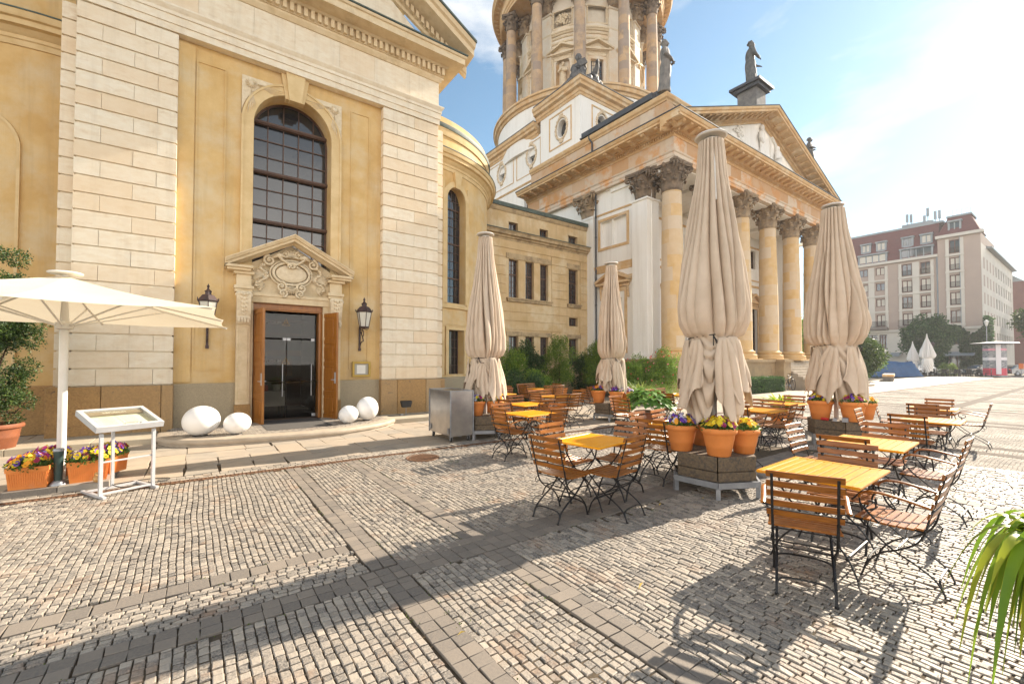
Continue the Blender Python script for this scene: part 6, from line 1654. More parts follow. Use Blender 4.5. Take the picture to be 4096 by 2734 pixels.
def round_pot(x, y, z, label, mixs, seed, s=1., nfl=60):
    t = thing('flower_pot', label, 'flower pot', (x, y, z), 0, 'round terracotta pots on the parasol stands')
    m = MB().lathe([(.125*s,0),(.135*s,.01),(.150*s,.10*s),(.154*s,.104*s),(.153*s,.112*s),(.157*s,.116*s),(.158*s,.124*s),(.183*s,.26*s),(.192*s,.275*s),(.205*s,.285*s),(.210*s,.31*s),(.205*s,.335*s),(.19*s,.345*s),(.178*s,.33*s),(.172*s,.27*s)], n=48)
    m.build('pot', TERRA, t, smooth=True, auto=60)
    MB().lathe([(.176*s,.295*s),(0,.31*s)], n=24).build('soil', SOIL, t)
    tuft('pansy_leaves', .19*s, .19*s, .30*s, .13*s, 380, .045*s, LPANSY, t, seed)
    pansies('pansy_flowers', .20*s, .20*s, .33*s, nfl, mixs, t, seed, h=.13*s, size=.028*s); return t
zt = .50
# positions solved from their places on the stand tops
round_pot(5.24, 3.38, zt, 'terracotta pot of orange and violet pansies at the left of the central stand', 'yovvw', 1, .98)
round_pot(5.30, 2.90, zt, 'terracotta pot of yellow pansies in the middle front of the central stand, nearest of all', 'yyyym', 2, 1.0, 75)
round_pot(5.72, 2.80, zt, 'terracotta pot of yellow pansies at the right back of the central stand', 'yyyo', 3, .9)
round_pot(5.82, 3.42, zt, 'terracotta pot behind the pole of the central parasol', 'yov', 4, .9)
round_pot(5.02, 8.22, zt, 'terracotta pot of white, violet and yellow pansies just right of the steel cart', 'wwyvm', 5, .92)
round_pot(5.42, 8.08, zt, 'terracotta pot of orange pansies right of the white ones on the cart side stand', 'ooymw', 6, .92)
round_pot(5.58, 8.62, zt, 'terracotta pot at the back of the cart side stand', 'oym', 7, .9)
round_pot(9.52, 8.80, zt, 'terracotta pot of orange and purple pansies at the left of the small far stand', 'ovvo', 8, 1.05)
round_pot(9.70, 8.30, zt, 'terracotta pot of lilac and magenta pansies in the middle of the small far stand', 'vvmw', 9, 1.0)
round_pot(10.14, 8.28, zt, 'terracotta pot of pink and orange pansies at the right of the small far stand', 'omvw', 10, .92)
round_pot(10.42, 3.54, zt, 'wide terracotta pot of yellow and violet pansies at the left of the right hand stand', 'yyov', 11, 1.12)
round_pot(10.50, 3.02, zt, 'wide terracotta pot of violet and yellow pansies in the middle of the right hand stand', 'yvym', 12, 1.12)
round_pot(11.06, 2.98, zt, 'terracotta pot of yellow pansies at the right of the right hand stand', 'yyyo', 13, 1.0)
# power leftovers on the right stand
t = thing('plug_box', 'small grey plug boxes and red connector between the pots of the right stand', 'plug box', (10.26, 3.24, zt))
MB().cbox(0,0,0,.10,.07,.06,.3,.008).build('grey_box', GALV, t); MB().cbox(.03,-.16,0,.14,.10,.08,.2,.008).build('grey_box', GALV, t)
MB().tube([(-.05,.10,.03),(-.02,.22,.03)], .028, 10).build('red_connector', mat('red_plastic', (.5,.02,.02), None, 1, .4), t)
# left planters under the open parasol
t = thing('parasol_base_slab', 'flat stone paving slabs under the open cream parasol and its planters', 'parasol base', (-1.40, 8.35, 0))
for i in range(2):
    for j in range(2): MB().cbox(-.24+i*.49, -.24+j*.50, 0, .48, .49, .085, 0, .004).build('slab', SLAB if (i+j) % 2 else PAVER, t)
def rect_planter(x, y, rz, W_, D_, H_, label, mixs, seed):
    t = thing('planter_box', label, 'planter', (x, y, .086), rz, 'ribbed terracotta window boxes')
    m = MB(); n = int(W_/.022); b = .88
    V = []
    def ringp(w_, d_): return [(-w_/2,-d_/2),(w_/2,-d_/2),(w_/2,d_/2),(-w_/2,d_/2)]
    m.add([(x_,y_,0) for x_,y_ in ringp(W_*b,D_*b)]+[(x_,y_,H_-.05) for x_,y_ in ringp(W_*.97,D_*.97)], [(3,2,1,0),(0,1,5,4),(1,2,6,5),(2,3,7,6),(3,0,4,7)])
    for i in range(n):
        s = (i+.5)/n-.5
        m.prism([(s*W_*b*.94-.005,-D_*b/2-.006,.03),(s*W_*b*.94+.005,-D_*b/2-.006,.03),(s*W_*.93+.005,-D_*.97/2-.006,H_-.07),(s*W_*.93-.005,-D_*.97/2-.006,H_-.07)], (0,.008,0))
    m2 = int(D_/.022)
    for i in range(m2):
        s = (i+.5)/m2-.5
        for q in (-1,1): m.prism([(q*(W_*b/2+.006),s*D_*b*.9-.005,.03),(q*(W_*b/2+.006),s*D_*b*.9+.005,.03),(q*(W_*.97/2+.006),s*D_*.9+.005,H_-.07),(q*(W_*.97/2+.006),s*D_*.9-.005,H_-.07)], (-q*.008,0,0))
    i1 = ringp(W_*.93, D_*.93); o1 = ringp(W_*1.02, D_*1.02)
    V = [(x_,y_,H_-.055) for x_,y_ in o1]+[(x_,y_,H_) for x_,y_ in o1]+[(x_,y_,H_) for x_,y_ in i1]+[(x_,y_,H_-.05) for x_,y_ in i1]
    F = []
    for k in (0,4,8):
        for i in range(4): j = (i+1) % 4; F.append((k+i,k+j,k+4+j,k+4+i))
    m.add(V, F); m.build('box', TERRA, t)
    MB().box(-W_*.46,W_*.46,-D_*.46,D_*.46,H_-.06,H_-.04).build('soil', SOIL, t)
    tuft('pansy_leaves', W_*.55, D_*.7, H_-.04, .15, 520, .05, LPANSY, t, seed)
    pansies('pansy_flowers', W_*.56, D_*.72, H_, 95, mixs, t, seed, h=.12, size=.030)
rect_planter(-1.66, 8.08, R(-4), .38, .30, .27, 'ribbed planter box of orange and violet pansies, left of the bollard lamp', 'yoomv', 21)
rect_planter(-1.14, 8.12, R(6), .40, .30, .27, 'ribbed planter box of violet and yellow pansies, right of the parasol pole', 'vvyym', 22)
rect_planter(-1.60, 8.58, R(2), .40, .26, .27, 'planter box behind the bollard lamp with yellow pansies', 'ymyv', 23)
rect_planter(-.98, 8.52, R(60), .34, .26, .27, 'planter box at the right back of the parasol base', 'yvm', 24)
t = thing('bollard_light', 'dark green tapered bollard light with grey base between the planter boxes', 'bollard light', (-1.41, 8.0, .086))
MB().lathe([(.085,0),(.085,.01),(.05,.055)], n=24).build('base', GALV, t, smooth=True, auto=40)
MB().lathe([(.040,.05),(.050,.43)], n=24).build('body', GREENP, t, smooth=True, auto=40); MB().lathe([(.053,.43),(.055,.45),(.045,.465),(0,.466)], n=24).build('cap', GALV, t, smooth=True, auto=40)
t = thing('ceramic_duck', 'small tan ceramic duck in front of the right planter box', 'figurine', (-1.02, 7.86, .086))
m = MB(); m.ell((0,0,.05), .05, .075, .05, 14, 10); m.ell((0,-.045,.115), .028, .03, .028, 12, 8); m.tube([(0,-.04,.07),(0,-.045,.1)], .022, 8); m.ell((0,-.08,.11), .014, .02, .006, 8, 5)
m.build('body', mat('tan_glaze', (.55,.30,.10), (.45,.24,.08), 10, .35), t, smooth=True)
# ----------------------------------------------------------------- open cream parasol
t = thing('open_parasol', 'open square cream parasol on a white pole at the left edge', 'parasol', (-1.46, 8.42, 0), R(-5))
ca, zt_, zc = 1.82, 2.84, 2.28
def cz(x, y):
    r = max(abs(x), abs(y)); return zt_-(zt_-2.33)*r-.05*math.sin(r*PI)
V = []; F = []; nu, nv = 16, 10
ends = [(1,0),(1,1),(0,1),(-1,1),(-1,0),(-1,-1),(0,-1),(1,-1)]
for k in range(8):
    e0, e1 = ends[k], ends[(k+1) % 8]; b0_ = len(V)
    for i in range(nu+1):
        u = i/nu
        for j in range(nv+1):
            v = j/nv; x = (e0[0]*(1-v)+e1[0]*v)*u; y = (e0[1]*(1-v)+e1[1]*v)*u; sg_ = math.sin(PI*v)
            V.append((x*ca*(1-.035*sg_*u), y*ca*(1-.035*sg_*u), cz(x, y)-.035*sg_*u*(1-.3*u)))
    for i in range(nu):
        for j in range(nv): q = b0_+i*(nv+1)+j; F.append((q, q+nv+1, q+nv+2, q+1))
o = npmesh('canopy', np.array(V), np.array(F), CREAM, t, smooth=True)
m = MB().lathe([(.048,.08),(.048,2.15)], n=24); m.build('pole', WHITEM, t, smooth=True, auto=40)
MB().lathe([(.048,2.1),(.09,2.12),(.10,2.16),(.09,2.20),(.048,2.22),(.03,2.6),(.03,2.86),(.17,2.865),(.185,2.88),(.17,2.892),(0,2.895)], n=32).build('hub', WHITEM, t, smooth=True, auto=30)
for k in range(8):
    a = k*PI/4; L_ = ca*(1.41 if k % 2 else 1.0); x, y = cos(a)*L_, sin(a)*L_; xx, yy = x/ca, y/ca
    m = MB(); m.tube([(.05*cos(a),.05*sin(a),2.80), (x*.5, y*.5, cz(xx*.5, yy*.5)-.03), (x*.985, y*.985, cz(xx*.985, yy*.985)-.025)], .014, 4); rb = m.build('rib', WHITEM, t)
    m = MB(); m.tube([(.09*cos(a),.09*sin(a),2.16), (x*.52, y*.52, cz(xx*.52, yy*.52)-.04)], .012, 4); m.build('strut', WHITEM, rb)
# ----------------------------------------------------------------- menu stand
t = thing('menu_stand', 'silver metal menu stand with a tilted glass case in front of the planters', 'menu stand', (-.68, 7.42, 0), math.atan2(.24,.48))
m = MB()
for s in (-1, 1): m.box(s*.27-.018, s*.27+.018, -.018, .018, 0, .78); m.box(s*.27-.018, s*.27+.018, .018, .50, 0, .03) ; m.box(s*.27-.018, s*.27+.018, -.12, -.018, 0, .03)
m.box(-.252, .252, -.012, .012, .03, .055); m.box(-.252,.252,-.006,.006,.42,.44); m.box(-.02,.012,.40,.43,.03,.85); m.box(-.27,.27,.40,.43,0,.03)
m.build('legs', SILVER, t, bevel=.002)
cs = bpy.data.objects.new('x', None); 
Mt = Matrix.Translation((0,-.07,.80)) @ Matrix.Rotation(R(17), 4, 'X')
m = MB(); W_, D_, H_ = .35, .62, .075
m.box(-W_,W_,0,.05,0,H_); m.box(-W_,W_,D_-.05,D_,0,H_); m.box(-W_,-W_+.05,.05,D_-.05,0,H_); m.box(W_-.05,W_,.05,D_-.05,0,H_); m.box(-W_+.05,W_-.05,.05,D_-.05,0,.012)
m.xf(Mt); cs = m.build('case_frame', SILVER, t, bevel=.003)
m = MB(); m.box(-W_+.05,W_-.05,.05,D_-.05,.012,.02); m.xf(Mt); m.build('case_lining', mat('cream_lining', (.62,.60,.45), None, 1, .8), cs)
m = MB(); m.box(-W_+.09,W_-.11,.10,.43,.021,.024); m.box(-.01,.2,.11,.44,.025,.027); m.xf(Mt); m.build('menu_sheets', PAPER, cs)
m = MB(); m.box(-W_+.05,W_-.05,.47,D_-.05,.03,.05); m.xf(Mt); m.build('title_strip', mat('bronze_strip', (.28,.20,.14), None, 1, .5), cs)
m = MB()
for k in range(9):
    y = .14+k*.032
    m.box(-.20,-.06,y,y+.004,.0245,.0255); m.box(.02,.16,y,y+.004,.0275,.028)
m.xf(Mt); m.build('menu_print', mat('print_grey', (.45,.40,.34), None, 1, .8), cs)
GC2 = bpy.data.materials.new('case_glass'); GC2.use_nodes = True; 
m = MB(); m.box(-W_+.05,W_-.05,.05,D_-.05,.060,.063); m.xf(Mt); m.build('case_glass', clearpane('clear_case_glass', (.93,.95,.92), .02), cs)
text_mesh('title_lettering', 'REFUGIUM', .052, mat('white_lettering', (.8,.78,.72), None, 1, .6), cs, Mt @ Matrix.Translation((0,.495,.051)), .001)
m = MB(); m.tube([(-.06,.03,.075),(-.06,.03,.095),(.06,.03,.095),(.06,.03,.075)], .004, 6); m.tube([(.10,.025,.075),(.10,.025,.088)], .008, 8); m.xf(Mt); m.build('handle', GALV, cs)
# cable
P = smoothpath([(-.62,7.78,.012),(-.75,7.70,.012),(-.86,7.76,.05),(-.80,7.95,.02),(-.5,8.05,.012),(-.28,7.95,.012),(-.34,7.80,.012),(-.55,7.82,.012)], 8)
tag(MB().tube(P, .006, 6).build('power_cable', BLACKP), 'black power cable looping on the slabs behind the menu stand', 'cable')
# ----------------------------------------------------------------- globes
def globe(x, y, r, h, label):
    m = MB(); na, nv = 40, 26; v = []; f = []
    for j in range(nv+1):
        ph = -PI/2+PI*j/nv; k = cos(ph)
        for i in range(na):
            a = 2*PI*i/na; v.append((r*k*cos(a)*(1+.06*cos(a)), r*k*sin(a)*.95, h/2+h/2*sin(ph)*(1 if ph > 0 else .98)+.02*h*k*cos(a)))
    v = [(p[0], p[1], max(.0, p[2])) for p in v]
    for j in range(nv):
        for i in range(na): i2 = (i+1) % na; f.append((j*na+i, j*na+i2, (j+1)*na+i2, (j+1)*na+i))
    m.add(v, f); o = m.build('pebble_lamp', GLOBE, smooth=True); o.location = (x, y, .155); o.rotation_euler = (0,0,random.uniform(0,3)); tag(o, label, 'lamp', 'white pebble shaped lamps'); 
    MB().lathe([(r*.42,0),(r*.40,.012),(r*.2,.02)], n=24).build('foot', BLACKP, o)
globe(.10, 11.06, .335, .61, 'largest white pebble lamp, leftmost on the entrance step')
globe(.72, 10.86, .255, .45, 'smaller white pebble lamp just left of the oak door')
globe(3.08, 11.16, .235, .44, 'smaller white pebble lamp right of the oak door, left one of the pair')
globe(3.66, 11.48, .29, .61, 'larger white pebble lamp right of the oak door, right one of the pair')
# ----------------------------------------------------------------- wall lanterns
def build_lantern():
    t = thing('wall_lantern', 'x', 'lantern')
    y = -.42
    def hexr(r, z, n=6): return [(r*cos(2*PI*i/n+PI/6), y+r*sin(2*PI*i/n+PI/6), z) for i in range(n)]
    g = MB(); a, b = hexr(.125, .02), hexr(.195, .42); g.add(a+b, [(i,(i+1) % 6,6+(i+1) % 6,6+i) for i in range(6)]); g.build('glass', mat('lantern_glass', (.62,.60,.52), (.52,.50,.44), 4, .2, bump=.1, spec=.9), t)
    f = MB(); a, b = hexr(.13, .015), hexr(.202, .43)
    for i in range(6): j = (i+1) % 6; f.tube([a[i], b[i]], .010, 5); f.tube([a[i], a[j]], .012, 5); f.tube([b[i], b[j]], .013, 5)
    f.add(hexr(.10, -.03)+hexr(.13, .015), [(i,(i+1) % 6,6+(i+1) % 6,6+i) for i in range(6)])
    f.build('cage', LIRON, t)
    r = MB(); q = [(.225,.43),(.235,.45),(.13,.58),(.07,.60),(.07,.66),(.085,.67),(.03,.72),(.02,.76),(.035,.79),(.012,.83),(0,.86)]
    v = []
    for rr_, z in q: v += hexr(max(rr_,.001), z)
    r.add(v, [(6*k+i,6*k+(i+1) % 6,6*(k+1)+(i+1) % 6,6*(k+1)+i) for k in range(len(q)-1) for i in range(6)])
    for p in hexr(.235,.45): r.ell((p[0],p[1],p[2]+.03), .012,.012,.035,6,5)
    r.build('roof', LIRON, t)
    s = MB(); s.box(-.025,.025,-.03,0,-.62,.05); s.box(-.035,.035,-.04,0,-.66,-.58); s.tube([(0,-.02,-.02),(0,-.2,-.05),(0,y,-.03)], .015, 6)
    P = [(0, -.05-.17*(1-cos(t_*2*PI*.9))*.9, -.10-.42*t_+.05*sin(t_*9)) for t_ in np.linspace(0,1,18)]; s.tube(P, .015, 6)
    P = [(0, -.30+.09*cos(t_), -.16+.09*sin(t_)) for t_ in np.linspace(0,5,16)]; s.tube(P, .012, 6)
    for q_ in (-1,1): s.tube(smoothpath([(0,y,-.04),(q_*.08,y,-.06),(q_*.13,y,-.02),(q_*.10,y,.02)],4), .009, 5)
    s.build('bracket', LIRON, t); return t
LN = build_lantern(); LN.location = (3.86, 12.88, 2.66); LN['label'] = 'black iron wall lantern right of the oak door'; LN['group'] = 'wall lanterns beside the door'
dup(LN, (.22, 12.88, 2.66), 0, 'black iron wall lantern left of the oak door, partly behind the open cream parasol')
# notice box
t = thing('menu_box', 'small brass framed menu display box on the wall right of the door', 'display box', (3.91, 12.88, 1.47))
m = MB(); i1 = [(-.2,-.16),(-.2,.16),(.2,.16),(.2,-.16),(-.2,-.16)]; o1 = [(-.26,-.22),(-.26,.22),(.26,.22),(.26,-.22),(-.26,-.22)]; band(m, lambda s,z,d: (s,d,z), i1, o1, 0, -.07); m.build('frame', mat('brass_frame', (.50,.34,.08), (.42,.28,.06), 6, .35, metal=.5), t)
MB().box(-.2,.2,-.03,0,-.16,.16).build('backing', mat('grey_backing', (.4,.38,.33), None, 1, .8), t); MB().box(-.13,.12,-.035,-.03,-.13,.12).build('menu_sheet', PAPER, t)
# floodlight
t = thing('floodlight', 'small black floodlight on a cable at the foot of the right pilaster', 'floodlight', (5.02, 12.2, .13))
MB().prism([(-.17,-.06,.40),(.17,-.06,.40),(.13,-.06,.22),(-.13,-.06,.22)], (0,.12,.02)).build('housing', BLACKP, t, bevel=.01)
MB().tube([(0,0,.24),(.0,.0,.02),(.03,-.02,.0)], .01, 6).build('stem', GALV, t); MB().cbox(-.18,-.1,0,.09,.07,.05).build('plug', GALV, t)
P = smoothpath([(5.9,12.1,.14),(5.2,12.05,.14),(4.8,12.0,.14),(4.3,12.2,.14),(4.0,12.1,.17),(3.7,12.2,.17)],6); tag(MB().tube(P, .007, 5).build('power_cable', BLACKP), 'thin dark cable running along the kerb to the floodlight', 'cable')
# ----------------------------------------------------------------- steel cart
t = thing('steel_cart', 'dull stainless steel box cart on casters beside the left closed parasol', 'cart', (4.55, 8.56, 0), R(-3))
m = MB(); m.box(-.26,.26,-.56,.56,.13,1.06); m.build('body', ALU, t, bevel=.006)
m = MB(); 
for x in (-.262,.262): 
    for y in (-.562,.562): m.box(x-.012,x+.012,y-.012,y+.012,.12,1.06)
m.box(-.27,.27,-.57,-.545,1.055,1.075); m.box(-.27,.27,.545,.57,1.055,1.075); m.box(-.27,-.245,-.545,.545,1.055,1.075); m.box(.245,.27,-.545,.545,1.055,1.075)
for x, y in ((-.27,-.47),(-.27,.47)): m.lathe([(.03,0),(.03,.02),(0,.03)], (0,0,0), 10) if False else m.box(x-.01,x,y-.03,y+.03,.18,.30)
m.build('corner_trim', GALV, t)
for x in (-.2,.2):
    for y in (-.46,.46):
        c = MB(); c.box(x-.03,x+.03,y-.03,y+.03,.10,.13); c.box(x-.028,x-.022,y-.02,y+.02,.04,.10); c.box(x+.022,x+.028,y-.02,y+.02,.04,.10); co = c.build('caster', GALV, t)
        wv = MB().lathe([(.0,-.015),(.045,-.015),(.05,0),(.045,.015),(0,.015)], n=18); wv.xf(Matrix.Translation((x,y+.015,.05)) @ Matrix.Rotation(R(90),4,'Y')); wv.build('wheel', BLACKP, co)
# ================================================================= PLANTS
def clump_crown(name, centers, radii, n, size, matl, parent, seed, aspect=.5, zf=1., shell=.55, jit=.6):
    g_ = np.random.default_rng(seed); centers = np.array(centers, float); radii = np.array(radii, float)
    if radii.ndim == 1: radii = np.stack([radii,radii,radii*zf], 1)
    pr_ = radii.prod(1)**(2/3); k = g_.choice(len(centers), n, p=pr_/pr_.sum())
    d = g_.normal(0,1,(n,3)); d /= np.linalg.norm(d,axis=1)[:,None]; r = shell+(1-shell)*g_.random(n)**.6
    r *= 1+.30*np.sin(d[:,0]*7+k)*np.sin(d[:,1]*6-k*2)*1.2+g_.normal(0,.10,n)
    P = centers[k]+d*radii[k]*r[:,None]; V, F = leaves(P, d, size, aspect, jit=jit, rng_=g_)
    return npmesh(name, V, F, matl, parent, tint=np.clip(g_.random(n)**3+.0,0,1))
def rclumps(c, rad, n, rc, seed, up=.0):
    g_ = random.Random(seed); out = []; rr = []
    while len(out) < n:
        x, y, z = g_.uniform(-1,1), g_.uniform(-1,1), g_.uniform(-1,1)
        if x*x+y*y+z*z > 1: continue
        out.append((c[0]+x*rad[0], c[1]+y*rad[1], c[2]+z*rad[2])); rr.append(rc*g_.uniform(.6,1.3))
    return out, rr
def trunk(name, P, r, matl, parent, limbs=()):
    m = MB(); m.tube(smoothpath(P,4), list(np.linspace(r, r*.45, (len(P)-1)*4+1)), 8)
    for L_ in limbs: m.tube(smoothpath(L_,3), list(np.linspace(r*.4, r*.12, (len(L_)-1)*3+1)), 6)
    return m.build(name, matl, parent, smooth=True)
def bush(x, y, rad, h, label, matl, seed, n=7000, size=.07, nc=26, group=None, name='shrub', cat='shrub', aspect=.5, rc=.33):
    t = thing(name, label, cat, (x, y, 0), 0, group)
    c, r = rclumps((0,0,h*.52), (rad[0]*.8, rad[1]*.8, h*.45), nc, rc*min(rad[0],rad[1],h*.6)*1.3, seed)
    clump_crown('foliage', c, r, n, size, matl, t, seed, aspect)
    lim = [[(0,0,.1),(q[0]*.5,q[1]*.5,q[2]*.6),q] for q in c[:9]]
    trunk('stem', [(0,0,0),(0,0,h*.3),(0,0,h*.6)], .03, BARK, t, lim); return t
# potted thuja left edge, in big dark pot
def big_pot(t, r, h, matl):
    MB().lathe([(r*.72,0),(r*.74,.02),(r*.9,h*.55),(r*.92,h*.57),(r*.91,h*.62),(r*.97,h*.85),(r*1.06,h*.88),(r*1.08,h*.94),(r*1.04,h),(r*.94,h),(r*.9,h*.86)], n=48).build('pot', matl, t, smooth=True, auto=50)
    MB().lathe([(r*.92,h*.9),(0,h*.93)], n=20).build('soil', SOIL, t)
t = thing('potted_thuja', 'tall dark thuja in a big terracotta pot at the left edge', 'potted tree', (-2.95, 11.75, .0))
big_pot(t, .40, .56, TERRAD)
g_ = random.Random(5); c = []; r = []
for k in range(76):
    z = g_.uniform(.62, 3.15); q = .62*(1-.25*abs(z-1.8)); a = g_.uniform(0,2*PI); c.append((q*cos(a)*g_.uniform(.2,1), q*sin(a)*g_.uniform(.2,1), z)); r.append(g_.uniform(.12,.22))
c += [(.30,-.1,3.55),(.05,.0,3.6),(-.2,.1,3.5)]; r += [.17,.15,.16]
clump_crown('foliage', c, r, 42000, .042, mat('dark_thuja_foliage', (.02,.05,.012), (.035,.075,.016), 2.2, .5, sss=.3, tint=(.12,.18,.03)), t, 5, .55, jit=.9)
trunk('trunk', [(0,0,.5),(.05,0,1.2),(-.03,.02,2.2),(.05,0,3.2)], .06, BARK, t, [[(0,0,.6+i*.2),(cc[0]*.5,cc[1]*.5,cc[2]*.8),cc] for i, cc in enumerate(c[:12])])
# potted thujas by the annex
for i, (x, y, label, seed, hh, ww) in enumerate(((13.6, 15.0, 'bushy potted thuja in front of the annex, left of two', 31, 2.75, .75),(15.9, 14.8, 'bushy potted thuja before the white church corner, right of two', 37, 2.6, .72))):
    t = thing('potted_thuja', label, 'potted tree', (x, y, 0), 0, 'potted thujas in front of the annex'); big_pot(t, .38, .5, TERRA)
    g_ = random.Random(seed); c = []; r = []
    for k in range(46):
        z = g_.uniform(.75, hh); q = ww*(1.05-.30*(z-.7)/hh*1.2); a = g_.uniform(0,2*PI); u = g_.uniform(.2,1); c.append((q*cos(a)*u, q*sin(a)*u, z)); r.append(g_.uniform(.16,.28))
    clump_crown('foliage', c, r, 17000, .055, LTHUJA, t, seed, .5, jit=.9)
    trunk('trunk', [(0,0,.45),(.03,0,1.0),(-.02,.0,1.8)], .05, BARK, t)
bush(11.6, 16.4, (1.2,.8), 2.5, 'feathery green shrub in front of the annex beside the curved apse', LMID, 41, 9000, .10, 26, aspect=.3)
bush(13.2, 16.9, (1.3,.7), 2.6, 'dark reddish green shrub between the feathery shrub and the thuja', LDARK, 42, 11000, .09, 30)
bush(11.0, 14.4, (1.0,.6), 1.35, 'low rounded green shrub at the foot of the annex, beside the left parasol', LDARK, 43, 8000, .07, 22)
bush(12.4, 14.9, (.9,.5), 1.4, 'low leafy shrub behind the terrace left of the thuja pot', LMID, 44, 7000, .07, 20)
bush(16.9, 16.6, (.9,.7), 2.1, 'dark shrub in the corner where annex and white church meet', LDARK, 45, 8000, .09, 22)
bush(17.0, 13.2, (1.15,.7), 1.95, 'sunlit light green shrub right of the small far parasol', LMID, 46, 13000, .07, 30)
# rose bush with flowers
def rosebush(x, y, rad, h, label, seed, nfl):
    t = bush(x, y, rad, h, label, LMID, seed, 13000, .065, 30, name='rose_bush', cat='rose bush')
    g_ = np.random.default_rng(seed); V = []; F = []; C = []
    for k in range(nfl):
        a = g_.uniform(0, 2*PI); z = h*g_.uniform(.15,1.02); q = math.sqrt(max(.05, 1-((z-h*.5)/(h*.58))**2)); c = Vector((rad[0]*q*cos(a), rad[1]*q*sin(a), z)); s = .05
        col = [(.75,.06,.10),(.80,.14,.16),(.70,.04,.03),(.80,.25,.30)][k % 4]
        for j in range(9):
            d = Vector(g_.normal(0,1,3)).normalized(); e = d.cross(Vector((0.1,.2,1))).normalized(); n_ = d.cross(e); b = len(V); cc = c+d*s*.5
            V += [tuple(cc-e*s*.5), tuple(cc-n_*s*.4), tuple(cc+e*s*.5), tuple(cc+n_*s*.4)]; F.append((b,b+1,b+2,b+3)); C.append((*col,1))
    npmesh('roses', np.array(V), np.array(F), PETAL, t, col=np.array(C))
rosebush(17.35, 12.0, (.95,.8), 2.15, 'tall rose bush with red and pink blooms behind the big central parasol', 51, 70)
rosebush(16.0, 12.8, (.5,.4), 1.8, 'small red flowering rose stem left of the tall rose bush', 52, 14)
# ornamental grass, hosta, strap plants : blades
def blades(name, n, L_, w_, z0, spread, droop, matl, parent, seed, seg=6, rbase=.05):
    g_ = np.random.default_rng(seed); V = []; F = []; T = []
    for k in range(n):
        a = g_.uniform(0,2*PI); l = L_*g_.uniform(.6,1.1); sp = spread*g_.uniform(.3,1.15); dr = droop*g_.uniform(.7,1.2); b = len(V); ww = w_*g_.uniform(.7,1.2); r0 = rbase*g_.random(); ph = g_.uniform(-.35,.35)
        for i in range(seg+1):
            t = i/seg; rad = r0+l*sp*t; z = z0+l*(t*(1-.25*sp)-dr*t**2.4); wv = ww*math.sin(PI*min(.97,t*.85+.12)); an = a+ph*t
            c, s = cos(an), sin(an)
            V += [(rad*c-wv*s, rad*s+wv*c, z), (rad*c, rad*s, z-wv*.35), (rad*c+wv*s, rad*s-wv*c, z)]
        for i in range(seg):
            for j in (0,1): q = b+3*i+j; F.append((q,q+1,q+4,q+3)); T.append(g_.random()**2 if False else 0)
        T[-2*seg:] = [g_.random()**1.5]*(2*seg)
    return npmesh(name, np.array(V), np.array(F), matl, parent, tint=np.array(T), smooth=True)
t = thing('ornamental_grass', 'big fountain of arching ornamental grass between the small parasol and the roses', 'grass plant', (14.6, 11.2, 0)); blades('blades', 900, 1.75, .012, .0, .75, .55, LGRASS, t, 61, 7, .25)
def broadleaf(t, n, rad, h, size, matl, seed, z0):
    g_ = np.random.default_rng(seed); V = []; F = []; T = []
    for k in range(n):
        a = g_.uniform(0,2*PI); q = math.sqrt(g_.random()); x, y = rad*q*cos(a), rad*q*sin(a); z = z0+h*(1-.75*q*q)*g_.uniform(.75,1.05)
        l = size*g_.uniform(.7,1.2); w_ = l*.36; tilt = .15+.9*q+g_.uniform(-.2,.2); b = len(V); yaw = a+g_.uniform(-.7,.7)
        for i in range(6):
            t_ = i/5; d = l*t_; zz = z+l*(.25*t_-tilt*.55*t_*t_-.15*t_); wv = w_*math.sin(PI*min(.985,t_*.9+.08))**.8
            for s in (-1,0,1):
                V.append((x+cos(yaw)*d-sin(yaw)*wv*s, y+sin(yaw)*d+cos(yaw)*wv*s, zz+(.10*l if s else 0)*math.sin(PI*t_)))
        for i in range(5):
            for j in (0,1): q_ = b+3*i+j; F.append((q_,q_+1,q_+4,q_+3)); T.append(0)
        T[-10:] = [g_.random()**1.4]*10
    return npmesh('leaves', np.array(V), np.array(F), matl, t, tint=np.array(T), smooth=True)
t = thing('hosta_plant', 'lush bright green broad leaved plant in a pot behind the two pale topped chairs', 'potted plant', (9.55, 7.15, 0)); big_pot(t, .30, .40, TERRAD); broadleaf(t, 300, .58, .55, .20, LHOSTA, 71, .42)
t = thing('strap_leaved_plant', 'light green strap leaved plant in a pot left of the right hand parasol', 'potted plant', (12.3, 5.05, 0)); big_pot(t, .26, .38, TERRA); blades('leaves', 120, .95, .028, .36, .7, .55, LSTRAP, t, 72, 7, .08)
# big strap plant at the right edge close to the camera
t = thing('strap_leaved_plant', 'drooping yellow green strap leaves at the right edge, close to the camera', 'potted plant', (3.52, .14, 0)); 
big_pot(t, .16, .30, TERRAD); 
MB().lathe([(.05,.25),(.045,.66)], n=10).build('trunk', BARK, t, smooth=True)
blades('leaves', 210, .92, .026, .62, .48, 1.34, LSTRAP, t, 75, 10, .05)
